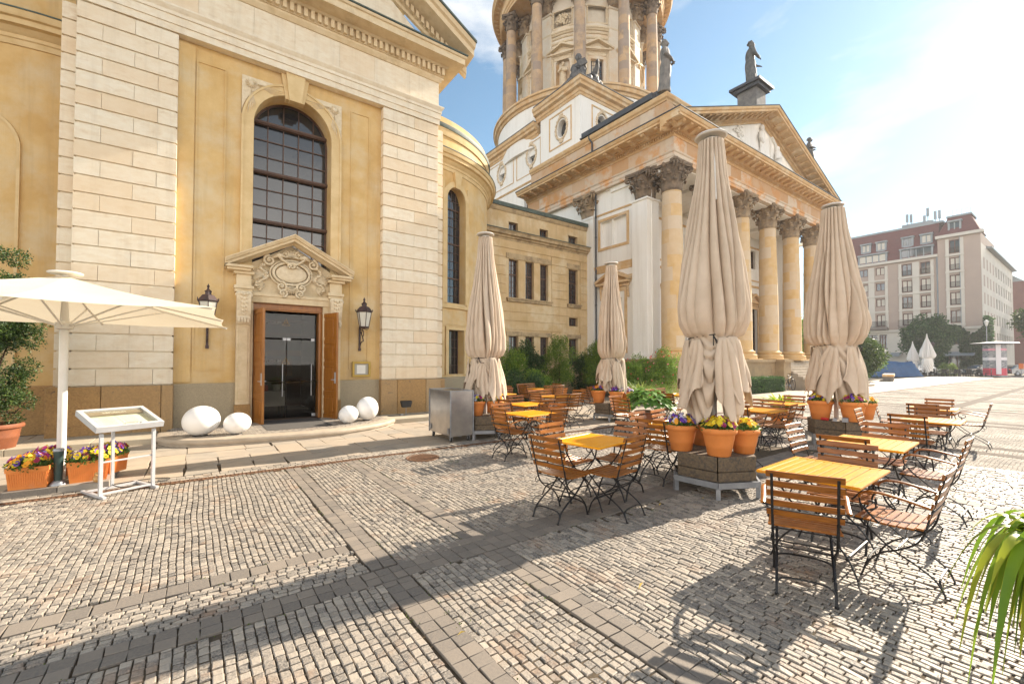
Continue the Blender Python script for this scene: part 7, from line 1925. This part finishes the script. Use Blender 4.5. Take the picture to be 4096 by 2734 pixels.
# box hedge before the podium
t = thing('box_hedge', 'low clipped box hedge along the church podium', 'hedge', (24.4, 11.5, 0))
g_ = np.random.default_rng(3); n = 26000
P = np.stack([g_.uniform(-4.2,3.1,n), g_.uniform(-.38,.38,n), g_.uniform(.02,.80,n)],1); ax = g_.integers(0,3,n); sg = g_.choice([-1,1],n)
P[ax==0,0] = np.where(sg[ax==0]>0,3.1,-4.2)+g_.normal(0,.03,(ax==0).sum()); P[ax==1,1] = sg[ax==1]*.38+g_.normal(0,.03,(ax==1).sum()); P[ax==2,2] = .80+g_.normal(0,.03,(ax==2).sum())
Nn = np.zeros((n,3)); Nn[np.arange(n),ax] = sg; Nn[ax==2] = (0,0,1); V, F = leaves(P, Nn, .06, .6, rng_=g_, jit=.9); npmesh('foliage', V, F, LDARK, t, tint=g_.random(n)**3)
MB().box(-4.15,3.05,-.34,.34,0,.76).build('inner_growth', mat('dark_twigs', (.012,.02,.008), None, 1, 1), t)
# ================================================================= BICYCLE
t = thing('bicycle', 'dark bicycle leaning beside the church steps at the end of the hedge', 'bicycle', (28.55, 11.25, 0), R(2))
for x in (-.52,.52):
    m = MB(); n = 40; m.tube([(x+.335*cos(2*PI*i/n), 0, .345+.335*sin(2*PI*i/n)) for i in range(n)], .016, 6, closed=True); wo = m.build('wheel', BLACKP, t)
    s = MB()
    for i in range(14): a = 2*PI*i/14; s.tube([(x,0,.345),(x+.32*cos(a),0,.345+.32*sin(a))], .002, 3)
    s.lathe([(.02,-.03),(.02,.03)], (0,0,0), 8) if False else s.ell((x,0,.345), .025,.03,.025,8,6); s.build('spokes', GALV, wo)
m = MB(); bb = (-.08,0,.30); st = (-.22,0,.82); hd = (.34,0,.86)
for a, b in ((bb,st),(bb,hd),((-.20,0,.72),hd),(bb,(-.52,0,.345)),((-.20,0,.74),(-.52,0,.345)),(hd,(.52,0,.345)),(hd,(.31,0,.98))): m.tube([a,b], .016, 6)
m.build('frame', IRON, t); m = MB(); m.ell((-.24,0,.90), .13,.06,.03,10,6); m.build('saddle', BLACKP, t, smooth=True); m = MB(); m.tube([(.36,-.26,1.0),(.31,-.1,.99),(.31,.1,.99),(.36,.26,1.0)], .012, 6); m.build('handlebar', BLACKP, t)
m = MB(); m.tube([(-.08,-.06,.30),(-.0,-.06,.14)], .01, 5); m.tube([(-.08,.06,.30),(-.16,.06,.46)], .01, 5); m.lathe([(.09,-.004),(.09,.004)], n=20) if False else None; m.ell((-.08,-.05,.30), .09,.006,.09,16,8); m.build('crank', GALV, t)
# ================================================================= DISTANT SIDE
XH = 103.; KH = 103/74.
def hz(z): return 1.65+(z-1.65)*KH
def hy(y): return y*KH
HPINK = mat('pinkish_render', (.42,.33,.28), (.38,.30,.26), .3, .9); HTRIM = mat('pale_facade_stone', (.60,.56,.50), (.54,.50,.45), .4, .85)
HROOF = mat('red_roof_tiles', (.15,.052,.048), (.11,.04,.04), 2, .8, bump=.3, bscale=8, stretch=(1,1,3)); HZINC = mat('zinc_sheet', (.22,.25,.28), (.28,.31,.33), .5, .5)
HGL = glassy('hotel_window_glass', (.04,.055,.075), .04, .05, .8); HCUR = mat('pale_curtain', (.66,.62,.55), (.55,.51,.45), 3, .9, stretch=(1,9,1))
H = thing('corner_hotel', 'six-storey pinkish hotel with red mansard roof and corner tower, far right', 'building', (XH, hy(14), 0))
def PH_(mb, name, matl, parent=None, **k):
    o = mb.build(name, matl, parent or H, **k)
    if parent is None: o.matrix_parent_inverse = Matrix.Translation(-Vector(H.location))
    return o
yT0, yT1 = hy(8.7), hy(12.35)         # tower block
y1 = hy(27.); zE = hz(14.85); zT = hz(16.95); zR = hz(19.25); zG = hz(6.0)
cols = [(11.34,10.40,'t'),(14.0,13.03,'b'),(15.8,14.8,'b'),(18.47,17.5,'n'),(20.3,19.3,'n'),(22.7,21.8,'n'),(24.6,23.7,'n')]
rows = [12.86, 10.76, 8.66, 6.5]    # sills z
fH = lambda s,z,d: (XH+d, s, z)
ops = []; wins = []
for a, b, kd in cols:
    a, b = hy(b), hy(a); x0 = -.25 if kd == 't' else 0
    for k, s in enumerate(rows):
        h = 1.50 if kd != 'n' else 1.02
        zb = s+(0 if kd != 'n' else .52)
        if kd == 'n' and k == 3: zb = s+.05; h = 1.5
        ops.append(((a+b)/2, b-a, hz(zb), hz(zb+h), 'rect', 0, .3)); wins.append((a, b, hz(zb), hz(zb+h), x0, kd, k))
opsT = [o for o, w_ in zip(ops, wins) if w_[5] == 't']+[((hy(10.4)+hy(11.34))/2, hy(.94), hz(14.9), hz(16.5), 'rect', 0, .3)]
wins.append((hy(10.4), hy(11.34), hz(14.9), hz(16.5), -.25, 't', -1))
opsM = [o for o, w_ in zip(ops, wins) if w_[5] != 't']
m = MB(); wall(m, fH, yT1, y1, zG, zE, opsM, .3); wall(m, lambda s,z,d: (XH-.25+d, s, z), yT0, yT1, zG, zT, opsT, .3); m.box(XH+.9, XH+14, yT0+.2, y1, 0, zE)
m.add([(XH-.25,yT0,0),(XH+14,yT0,0),(XH+14,yT0,zT),(XH-.25,yT0,zT)], [(0,1,2,3)]); m.add([(XH-.25,yT1,zE),(XH+3,yT1,zE),(XH+3,yT1,zT),(XH-.25,yT1,zT)], [(0,3,2,1)])
PH_(m, 'wall', HPINK)
m = MB()
gr = [(hy(10.1),hy(11.65)),(hy(12.75),hy(16.1)),(hy(17.2),hy(20.65)),(hy(21.5),hy(24.9))]
for gi, (a, b) in enumerate(gr):
    x0 = XH-.25 if gi == 0 else XH
    top = zT-.4 if gi == 0 else zE-.5
    m.box(x0-.12, x0, a, a+.42, zG, top); m.box(x0-.12, x0, b-.42, b, zG, top)
    if gi: c = (a+b)/2; m.box(x0-.12, x0, c-.45, c+.45, zG, top)
    for k, s in enumerate(rows+([14.9-.0] if gi == 0 else [])):
        z = hz(s)-.05; m.box(x0-.22, x0-.002, a-.05, b+.05, z-.42, z-.12)
m.box(XH-.45, XH+.3, yT1, y1, zE-.15, zE+.3); m.box(XH-.75, XH+.3, yT0-.4, yT1+.2, zT-.15, zT+.35)
m.box(XH-.35, XH+.1, yT0-.05, y1, zG-.45, zG-.05)
PH_(m, 'pale_trim', HTRIM)
rl = MB(); fr = MB(); gl_ = MB(); cu = MB()
rr = random.Random(6)
for (a, b, z0, z1, x0, kd, k) in wins:
    X0 = XH+x0+.25; f = MB()
    for y in (a+.06, (a+b)/2, b-.06): f.box(X0-.06, X0, y-.06, y+.06, z0, z1)
    for z in (z0+.06, z1-.06): f.box(X0-.05, X0-.005, a, b, z-.06, z+.06)
    o = PH_(f, 'window', WINBR if False else mat('hotel_window_frame', (.12,.05,.04), None, 1, .6) if 'hotel_window_frame' not in MATS else MATS['hotel_window_frame'])
    MB().box(X0+.0, X0+.02, a, b, z0, z1).build('window_glass', HGL if rr.random() < .45 else HCUR, o)
    if kd != 'n' or k == 3:
        q = MB(); hh = .9
        for z in (z0+.1, z0+hh): q.box(X0-.34, X0-.30, a, b, z-.03, z+.03)
        n = 12
        for i in range(n+1): y = a+(b-a)*i/n; q.box(X0-.33, X0-.31, y-.012, y+.012, z0+.1, z0+hh)
        q.build('window_railing', IRON, o)
# mansard
def mans(y0, y1_, z0, z1, x0, dx):
    return [(x0, y0, z0), (x0, y1_, z0), (x0+dx, y1_, z1), (x0+dx, y0, z1)]
m = MB(); m.prism([(XH-.05, y1, zE+.3), (XH-.05, yT1+.01, zE+.3), (XH+1.6, yT1+.01, zR-.1), (XH+1.6, y1, zR-.1)], (6,0,0))
v = [(XH-.4,yT0,zT+.35),(XH-.4,yT1,zT+.35),(XH+6,yT1,zT+.35),(XH+6,yT0,zT+.35),(XH+.8,yT0+1.2,zR+.2),(XH+.8,yT1-1.2,zR+.2),(XH+5,yT1-1.2,zR+.2),(XH+5,yT0+1.2,zR+.2)]
m.add(v, [(0,4,5,1),(1,5,6,2),(2,6,7,3),(3,7,4,0),(4,7,6,5)]); PH_(m, 'mansard_roof', HROOF)
m = MB(); m.box(XH+1.5,XH+9,yT1-.5,y1,zR-.1,zR+.25); m.box(XH+.6,XH+5.2,yT0+1,yT1-1,zR+.2,zR+.5); m.box(XH+2,XH+7,hy(13),hy(16),zR+.2,zR+.8); m.tube([(XH-.1,yT1+.1,0),(XH-.1,yT1+.1,zE)], .12, 6); m.tube([(XH-.4,yT0+2.4,zG),(XH-.4,yT0+2.4,zT)], .05, 5); PH_(m, 'roof_zinc', HZINC)
for (a, b, z0, z1, ins) in ((10.45,11.25,17.6,18.65,.25),(13.05,13.85,16.85,17.75,.9),(14.85,15.65,16.85,17.75,.9),(17.55,18.3,16.85,17.75,.9),(19.2,19.95,16.85,17.75,.9),(12.95,15.75,15.15,16.15,.25),(17.4,20.15,15.15,16.15,.25),(21.9,24.3,15.15,16.15,.25)):
    a, b, z0, z1 = hy(a), hy(b), hz(z0), hz(z1); x0 = XH+ins-.35
    m = MB(); m.box(x0, XH+3.2, a-.25, a, z0-.2, z1+.25); m.box(x0, XH+3.2, b, b+.25, z0-.2, z1+.25); m.box(x0-.15, XH+3.2, a-.35, b+.35, z1+.1, z1+.35); m.box(x0, XH+3, a, b, z0-.3, z0)
    n = 2 if b-a < 2 else 4
    for i in range(1, n): y = a+(b-a)*i/n; m.box(x0+.02, x0+.12, y-.07, y+.07, z0, z1)
    o = PH_(m, 'dormer_window', HZINC); MB().box(x0+.13, x0+.16, a, b, z0, z1).build('window_glass', HGL if rr.random() < .5 else HCUR, o)
# balconies (long ones), ground floor with openings, awnings
for a, b in ((12.75,16.1),(17.2,20.65),(21.5,24.9)):
    a, b = hy(a), hy(b); z = hz(6.45); q = MB(); q.box(XH-1.0, XH, a, b, z-.55, z-.15); bo = PH_(q, 'balcony', mat('weathered_balcony', (.20,.17,.15), None, 1, .9) if 'weathered_balcony' not in MATS else MATS['weathered_balcony'])
    q = MB()
    for zz in (z, z+.95): q.box(XH-1.0, XH-.95, a, b, zz-.03, zz+.03)
    n = 40
    for i in range(n+1): y = a+(b-a)*i/n; q.box(XH-.99, XH-.96, y-.012, y+.012, z-.15, z+.95)
    q.build('railing', IRON, bo)
m = MB(); gg = MB()
gops = []
for a, b, z0, z1 in ((10.1,11.4,3.9,5.5),(12.9,14.9,3.6,5.4),(15.1,15.9,3.6,5.4),(17.4,18.2,3.6,5.4),(18.4,20.3,3.6,5.4),(21.8,24.3,3.6,5.4),(9.6,11.6,.6,2.6),(13.3,15.5,.4,2.7),(17.5,20.3,.4,2.7),(22,24.5,.4,2.7)):
    gops.append(((hy(a)+hy(b))/2, hy(b-a), max(.1, hz(z0)), hz(z1), 'rect', 0, .5))
wall(m, fH, yT0, y1, 0, zG, gops, .5); PH_(m, 'ground_floor_wall', HTRIM)
for o in gops:
    a, b = o[0]-o[1]/2, o[0]+o[1]/2; f = MB()
    for i in range(4): y = a+(b-a)*i/3; f.box(XH+.38, XH+.46, y-.07, y+.07, o[2], o[3])
    for z in (o[2]+.06, o[3]-.5, o[3]-.06): f.box(XH+.38, XH+.45, a, b, z-.05, z+.05)
    fo = PH_(f, 'shop_window', MATS['hotel_window_frame']); MB().box(XH+.46, XH+.48, a, b, o[2], o[3]).build('window_glass', HGL, fo)
m = MB(); m.prism([(XH, hy(9.3), hz(2.95)), (XH, hy(12), hz(2.95)), (XH-2, hy(12), hz(2.5)), (XH-2, hy(9.3), hz(2.5))], (0,0,.08)); m.prism([(XH, hy(15.9), hz(2.95)), (XH, hy(17), hz(2.95)), (XH-2, hy(17), hz(2.5)), (XH-2, hy(15.9), hz(2.5))], (0,0,.08)); PH_(m, 'awning', HZINC)
# antennas and roof rail
m = MB()
for (y, h) in ((13.0,1.3),(13.7,1.9),(15.9,1.0),(17.2,1.5),(17.6,1.6),(12.6,1.3)):
    yy = hy(y) if y < 15 else hy(y)-2.6; m.tube([(XH+4,yy,zR+.2),(XH+4,yy,zR+h*1.4+.8)], .06, 5); m.box(XH+3.85,XH+4.15,yy-.18,yy+.18,zR+h*1.4-.6,zR+h*1.4+.9)
m.tube([(XH+1,yT0+1.2,zR+1.4),(XH+1,yT1-1.2,zR+1.4)], .03, 4); 
for i in range(6): y = yT0+1.2+(yT1-yT0-2.4)*i/5; m.tube([(XH+1,y,zR+.4),(XH+1,y,zR+1.4)], .03, 4)
PH_(m, 'roof_antennas', HZINC)
# right return of the hotel towards the side street
m = MB(); so2 = []
for i in range(11):
    for k, s in enumerate(rows+[4.2]): so2.append((XH+2.4+i*3.2, 1.5, hz(s), hz(s+1.35), 'rect', 0, .25))
wall(m, lambda s,z,d: (s, yT0-.01+d, z), XH-.25, XH+38, 0, zE+1.2, so2, .25); PH_(m, 'side_wall', HTRIM)
for o in so2: PH_(MB().box(o[0]-.75, o[0]+.75, yT0+.2, yT0+.24, o[2], o[3]), 'side_window', HGL)
m = MB(); m.prism([(XH+5,yT0-.4,zE+1.2),(XH+38,yT0-.4,zE+1.2),(XH+38,yT0+3,zE+3.6),(XH+5,yT0+3,zE+3.6)], (0,4,0)); m.box(XH+5,XH+38,yT0-.7,yT0,zE+1.0,zE+1.25); PH_(m, 'side_roof', HZINC)
# ivy
g_ = np.random.default_rng(9); n = 16000; yv = g_.uniform(yT0-.2, yT0+5.6, n); zv = g_.uniform(0, zG+.2, n)
keep = (zv < zG-.3+1.0*np.sin(yv*1.3)) & ~((yv > hy(9.9)) & (yv < hy(11.6)) & (zv > hz(.6)) & (zv < hz(5.6)) & (yv > yT0+2.6+.0*yv)); yv, zv = yv[keep], zv[keep]
P = np.stack([np.full(len(yv), XH-.45)+g_.normal(0,.12,len(yv)), yv, zv], 1); xs = XH+g_.uniform(-.3,5,6000); P2 = np.stack([xs, np.full(6000,yT0-.25)+g_.normal(0,.12,6000), g_.uniform(0,zG+1.5,6000)],1)
P = np.concatenate([P,P2]); Nn = np.concatenate([np.tile([-1.,0,0],(len(yv),1)), np.tile([0,-1.,0],(6000,1))]); V, F = leaves(P, Nn, .34, .8, rng_=g_, jit=.8)
ti = thing('wall_ivy', 'green ivy covering the ground floor corner of the far hotel', 'ivy', (XH-.4, yT0+2, 0)); o = npmesh('foliage', V-np.array([XH-.4,yT0+2,0]), F, LIVY, ti, tint=g_.random(len(P))**3)
# further buildings down the side street
def block(name, label, x0, x1, y, h, matl, roofm, seed):
    t = thing(name, label, 'building', (x0, y, 0)); ops = []
    n = int((x1-x0)/3.4)
    for i in range(n):
        for k in range(int(h/3.3)): ops.append((1.9+i*3.4, 1.5, 1.2+k*3.3, 3.2+k*3.3, 'rect', 0, .25))
    m = MB(); wall(m, lambda s,z,d: (s, d, z), 0, x1-x0, 0, h, ops, .25); m.add([(0,0,0),(0,12,0),(0,12,h),(0,0,h)], [(0,1,2,3)]); m.build('wall', matl, t)
    m = MB(); m.box(-.4,x1-x0,-.6,.0,h-.4,h+.1); 
    for k in range(1,int(h/3.3)): m.box(0,x1-x0,-.15,0,k*3.3+.35,k*3.3+.55)
    m.build('cornice', HTRIM, t); m = MB(); m.prism([(0,0,h),(x1-x0,0,h),(x1-x0,3.5,h+3),(0,3.5,h+3)], (0,5,0)); m.build('roof', roofm, t)
    for o in ops: MB().box(o[0]-.75,o[0]+.75,.2,.24,o[2],o[3]).build('window', HGL, t)
    return t
block('red_brick_building', 'dark red building beyond the hotel in the side street', 141.5, 168, yT0-1.6, 19, mat('red_facade', (.22,.10,.085), (.19,.085,.075), .5, .85), HZINC, 1)
block('pale_building', 'pale building with grey roof at the far end of the side street', 168.5, 230, yT0-3.2, 18, HTRIM, HZINC, 2)
# building behind the portico columns on the left part of the hotel row
# ================================================================= FAR OBJECTS ON THE SQUARE
def tree(x, y, h, rad, label, seed, matl, n=14000, size=.28, tr=.16, cz=.62):
    t = thing('street_tree', label, 'tree', (x, y, 0)); c, r = rclumps((0,0,h*cz), (rad*.85, rad*.85, h*.32), 60, rad*.21, seed); clump_crown('crown', c, r, n, size, matl, t, seed, .6)
    trunk('trunk', [(0,0,0),(.05,0,h*.25),(0,.05,h*.5),(0,0,h*.7)], tr, BARK, t, [[(0,0,h*.3),(q[0]*.5,q[1]*.5,q[2]*.8),q] for q in c[:10]])
tree(90, 16.2, 9.2, 3.6, 'dark round tree in front of the hotel behind the white parasols', 81, LDARK, 16000)
tree(96, 3.4, 12.5, 5.2, 'large tree at the far right edge of the square', 82, LTREE, 26000, .36)
tree(126, 4.5, 13, 4.8, 'tree further back in the side street at the right edge', 85, LTREE, 12000, .4)
bush(49.5, 13.9, (3.3,2.1), 4.4, 'big leafy shrub with pink blossom beyond the right parasol', LTREE, 83, 20000, .22, 75, rc=.24)
bush(56.0, 15.5, (2.6,2.0), 3.6, 'lower light green shrub right of the big leafy shrub', LMID, 84, 12000, .18, 40, rc=.25)
bush(43.0, 16.5, (1.6,1.3), 7.0, 'tall green bush seen between the last two portico columns', LMID, 86, 13000, .20, 30)
bush(80.2, 12.6, (1.0,1.0), 1.5, 'small round yellow green bush beside the far cafe chairs', LGRASS, 87, 5000, .12, 14)
# bench
t = thing('stone_bench', 'low stone bench in front of the big leafy shrub', 'bench', (52.6, 12.3, 0), R(12)); MB().box(-2.9,2.9,-.4,.4,.42,.62).build('seat', OTRIM, t); 
for i in range(6): MB().box(-2.7+i*1.0,-2.4+i*1.0,-.35,.35,0,.42).build('leg', GSTAT, t)
# far white closed parasols
def far_parasol(x, y, h, label, seed):
    t = thing('white_parasol', label, 'parasol', (x, y, 0), 0, 'closed white parasols by the far cafe'); V, F = cloth_folded(seed, zs=h*.42, zb=h*.12, ztop=h-.05, rmax=h*.115, rtop=.03); npmesh('canopy', V[:], F, mat('white_canvas', (.72,.70,.68), None, 1, .9) if 'white_canvas' not in MATS else MATS['white_canvas'], t, smooth=True)
    MB().lathe([(.05,0),(.05,h)], n=8).build('pole', WHITEM, t); MB().cbox(0,0,0,.8,.8,.12).build('base', PEBBLE, t)
far_parasol(72.6, 14.6, 4.35, 'closed white parasol by the far cafe, left and smaller one', 91); far_parasol(72.2, 13.2, 5.2, 'closed white parasol by the far cafe, right and taller one', 92)
# far black cafe chairs
def bchair():
    t = thing('cafe_chair', 'x', 'chair'); 
    MB().box(-.24,.24,-.24,.24,.42,.47).build('seat', BLACKP, t); MB().box(-.24,.24,.21,.25,.47,.92).build('backrest', BLACKP, t)
    for a in (-1,1):
        for b in (-1,1): MB().box(a*.22-.02,a*.22+.02,b*.22-.02,b*.22+.02,0,.42).build('leg', BLACKP, t)
        MB().box(a*.25-.02,a*.25+.02,-.22,.22,.64,.68).build('armrest', BLACKP, t)
    return t
def btable():
    t = thing('cafe_table', 'x', 'table'); MB().box(-.38,.38,-.38,.38,.70,.74).build('tabletop', BLACKP, t); MB().box(-.04,.04,-.04,.04,.03,.7).build('stem', BLACKP, t); MB().cbox(0,0,0,.5,.5,.03).build('foot', BLACKP, t); return t
b0 = bchair(); t0 = btable(); first = True
spots = [(73.2,11.9),(74.2,11.0),(75.2,10.1),(76.2,9.2),(77.4,8.5)]
LB = ['first from the parasols','second from the parasols','third from the parasols','fourth from the parasols','nearest the poster column']
for i, (x, y) in enumerate(spots):
    tt = t0 if i == 0 else dup(t0, (x, y+.9, 0)); tt.location = (x, y+.9, 0); tt['label'] = 'black cafe table in the far row, '+LB[i]; tt['group'] = 'black tables of the far cafe'
    for j, (dx, dy, rz) in enumerate(((.0,-.65,180),(-.0,.65,0),(-.7,0,90))):
        cc = b0 if (i == 0 and j == 0) else dup(b0, (0,0,0)); cc.location = (x+dx, y+.9+dy, 0); cc.rotation_euler = (0,0,R(rz)); cc['label'] = 'black cafe chair '+['right of','left of','before'][j]+' the far table '+LB[i]; cc['group'] = 'black chairs of the far cafe'
# advertising column
t = thing('advertising_column', 'octagonal advertising column with posters, white strip and flat roof at the far right', 'advertising column', (81.5, 8.65, 0))
POST = mat('grey_striped_posters', (.10,.11,.13), (.42,.40,.41), 2.2, .6, stretch=(1.5,1.5,16), ramp=(.45,.52)); PINK = mat('crimson_poster_band', (.62,.06,.10), None, 1, .5); PALE = mat('white_poster', (.75,.70,.72), None, 1, .5)
def octp(r, z): return [(r*cos(PI/8+i*PI/4), r*sin(PI/8+i*PI/4), z) for i in range(8)]
for nm, z0, z1, mm, rr_ in (('base',0,.12,GALV,1.12),('crimson_band',.12,1.0,PINK,1.08),('poster_band',1.0,2.0,POST,1.08),('white_band',2.0,2.35,PALE,1.08),('poster_band',2.35,3.2,POST,1.08),('pink_band',3.2,3.45,mat('pink_band', (.70,.30,.38), None, 1, .5),1.08),('poster_band',3.45,3.95,POST,1.08)):
    MB().add(octp(rr_,z0)+octp(rr_,z1), [(i,(i+1)%8,8+(i+1)%8,8+i) for i in range(8)]).build(nm, mm, t)
MB().obox((-1.02,-.42,2.1), (-.92,-.38,0), .05, .22, 1.85).build('white_strip', PALE, t)
MB().lathe([(.0,4.0),(2.0,4.05),(2.15,4.12),(2.0,4.18),(0,4.35)], n=24).build('roof', GALV, t, smooth=True, auto=30)
# street lamps
def lamp(x, y, h, label, rz=0):
    t = thing('street_lamp', label, 'street lamp', (x, y, 0), rz, 'street lamps on the far side'); MB().lathe([(.10,0),(.09,1.0),(.05,1.1),(.045,h-.8)], n=10).build('post', GALV, t)
    MB().lathe([(.05,h-.8),(.12,h-.75),(.22,h-.25),(.30,h-.22),(.14,h-.02),(0,h+.06)], n=10).build('lantern', LIRON if h < 6 else WHITEM, t)
lamp(86, 9.8, 7.4, 'pale street lamp with round head left of the advertising column'); lamp(84, 14.8, 4.6, 'old lantern post in front of the dark round tree'); lamp(93, 4.8, 5.4, 'old lantern post at the far right edge right of the column')
# ================================================================= CARS
def car(x, y, rz, paint, label, L_=4.4, W_=1.78, H_=1.42):
    t = thing('parked_car', label, 'car', (x, y, 0), R(rz), 'cars parked beyond the square')
    prof = [(-L_/2,.32),(-L_/2+.02,.62),(-L_/2+.15,.82),(-L_*.30,.92),(-L_*.16,H_-.06),(-L_*.05,H_),(L_*.16,H_-.02),(L_*.30,H_-.20),(L_*.42,.98),(L_/2-.05,.90),(L_/2,.60),(L_/2-.03,.30)]
    n = 9; V = []; F = []; k = len(prof)
    for i in range(n):
        s = -1+2*i/(n-1); tum = abs(s)**6
        for (px, pz) in prof: V.append((px*(1-.035*tum), s*W_/2*(1-(.20*max(0,(pz-.85)/.6))), pz-.05*tum*(pz > .5)))
    for i in range(n-1):
        for j in range(k-1): a = i*k+j; F.append((a,a+1,a+k+1,a+k))
    F.append(tuple(range(k))); F.append(tuple(range((n-1)*k,n*k))[::-1]); F += [(i*k,(i+1)*k,(i+1)*k+k-1,i*k+k-1) for i in range(n-1)]
    m = MB(); m.add(V, F); m.build('body', paint, t, smooth=True, auto=35)
    g = MB()
    for s in (-1,1):
        yy = s*(W_/2*(1-.10)+.012); yt = s*(W_/2*(1-.185)+.012); q = [(-L_*.26,yy,.94),(L_*.36,yy,.96),(L_*.27,yt,H_-.13),(-L_*.14,yt,H_-.11)]; g.prism(q if s < 0 else q[::-1], (0,s*.004,0))
    g.prism([(-L_*.295,-.62,.95),(-L_*.295,.62,.95),(-L_*.165,.56,H_-.07),(-L_*.165,-.56,H_-.07)], (-.012,0,.012)); g.prism([(L_*.41,-.60,1.02),(L_*.41,.60,1.02),(L_*.305,.56,H_-.20),(L_*.305,-.56,H_-.20)], (.012,0,.012))
    g.build('windows', GLASS, t)
    for px in (-L_*.31, L_*.30):
        for s in (-1,1):
            w_ = MB().lathe([(.0,-.1),(.28,-.1),(.32,-.07),(.32,.07),(.28,.1),(.0,.1)], n=24); w_.xf(Matrix.Translation((px,s*(W_/2-.08),.32)) @ Matrix.Rotation(R(90),4,'X')); wo = w_.build('wheel', BLACKP, t)
            r_ = MB().lathe([(0,-.105),(.20,-.105),(.20,.105),(0,.105)], n=12); r_.xf(Matrix.Translation((px,s*(W_/2-.075),.32)) @ Matrix.Rotation(R(90),4,'X')); r_.build('rim', GALV, wo)
    for s in (-1,1): MB().ell((-L_/2+.10,s*W_*.36,.68), .10,.2,.08,8,6).build('headlight', WHITEM, t); MB().ell((L_/2-.06,s*W_*.38,.80), .06,.14,.10,8,6).build('tail_light', MATS['red_plastic'], t)
BLKP = mat('black_car_paint', (.012,.013,.016), None, 1, .2, coat=1); WHTP = mat('white_car_paint', (.7,.7,.7), None, 1, .25, coat=1); REDP = mat('red_car_paint', (.40,.02,.025), None, 1, .25, coat=1)
car(84.8, 10.3, -30+0, BLKP, 'black hatchback left of the advertising column'); car(87.0, 7.2, 150, BLKP, 'black saloon right of the advertising column', 4.6)
car(84, 15.9, 150, WHTP, 'white car behind the closed white parasols'); car(79, 21.0, 100, REDP, 'red car behind the blue tarpaulin', 4.2)
# tarpaulin heap
t = thing('tarpaulin_stack', 'blue tarpaulin draped over stacked goods beyond the big shrub', 'tarpaulin', (67.5, 16.2, 0), R(-40))
g_ = np.random.default_rng(2); nu, nv = 40, 24; V = []
for j in range(nv+1):
    for i in range(nu+1):
        x = (i/nu-.5)*6.4; y = (j/nv-.5)*3.6; e = max(abs(x)/3.2, abs(y)/1.8); z = 1.75*(1-max(0,(e-.72)/.28)**.8)+.10*math.sin(x*2.1)*math.cos(y*2)+.06*math.sin(x*5+y*3); V.append((x,y,max(0.02,z)))
F = [(j*(nu+1)+i,j*(nu+1)+i+1,(j+1)*(nu+1)+i+1,(j+1)*(nu+1)+i) for j in range(nv) for i in range(nu)]
npmesh('cover', np.array(V), np.array(F), mat('blue_tarpaulin', (.015,.06,.16), (.02,.08,.20), 3, .5), t, smooth=True)
# orange bin
t = thing('litter_bin', 'small orange litter bin right of the advertising column', 'bin', (84.2, 6.7, 0)); MB().box(-.22,.22,-.2,.2,.9,1.6).build('bin_body', mat('orange_plastic', (.7,.16,.02), None, 1, .4), t, bevel=.03); MB().lathe([(.04,0),(.04,1.0)], n=8).build('post', GALV, t)
# fallen leaves on the paving
g_ = np.random.default_rng(77)
for i, (x, y) in enumerate(((2.62,2.05),(1.30,2.35),(4.35,3.1),(5.0,2.95))):
    P = np.array([[0,0,.006]]); V, F = leaves(P, np.array([[1.,.3,.1]]), .07, .45, rng_=g_, jit=.1); V[:,2] = np.abs(V[:,2])+.004
    o = npmesh('fallen_leaf', V, F, mat('yellow_leaf', (.6,.42,.08), None, 1, .7) if 'yellow_leaf' not in MATS else MATS['yellow_leaf']); o.location = (x, y, 0)
    tag(o, ['yellow fallen leaf in the sun left of the big chair shadow','pale fallen leaf on the grey paver band in the foreground','yellow fallen leaf by the left foot of the central stand','yellow fallen leaf in the shade of the central stand'][i], 'leaf', 'fallen leaves on the cobbles')

# ================================================================= AIR
hm = bpy.data.materials.new('haze'); hm.use_nodes = True; N_ = hm.node_tree.nodes; N_.remove(N_['Principled BSDF']); pv_ = N_.new('ShaderNodeVolumePrincipled')
pv_.inputs['Color'].default_value = (.96,.97,1,1); pv_.inputs['Density'].default_value = .00045; pv_.inputs['Anisotropy'].default_value = .35
hm.node_tree.links.new(pv_.outputs[0], N_['Material Output'].inputs['Volume'])
hz_ = MB().box(-60, 260, -80, 120, -1.2, 50).build('haze', hm); hz_['kind'] = 'stuff'
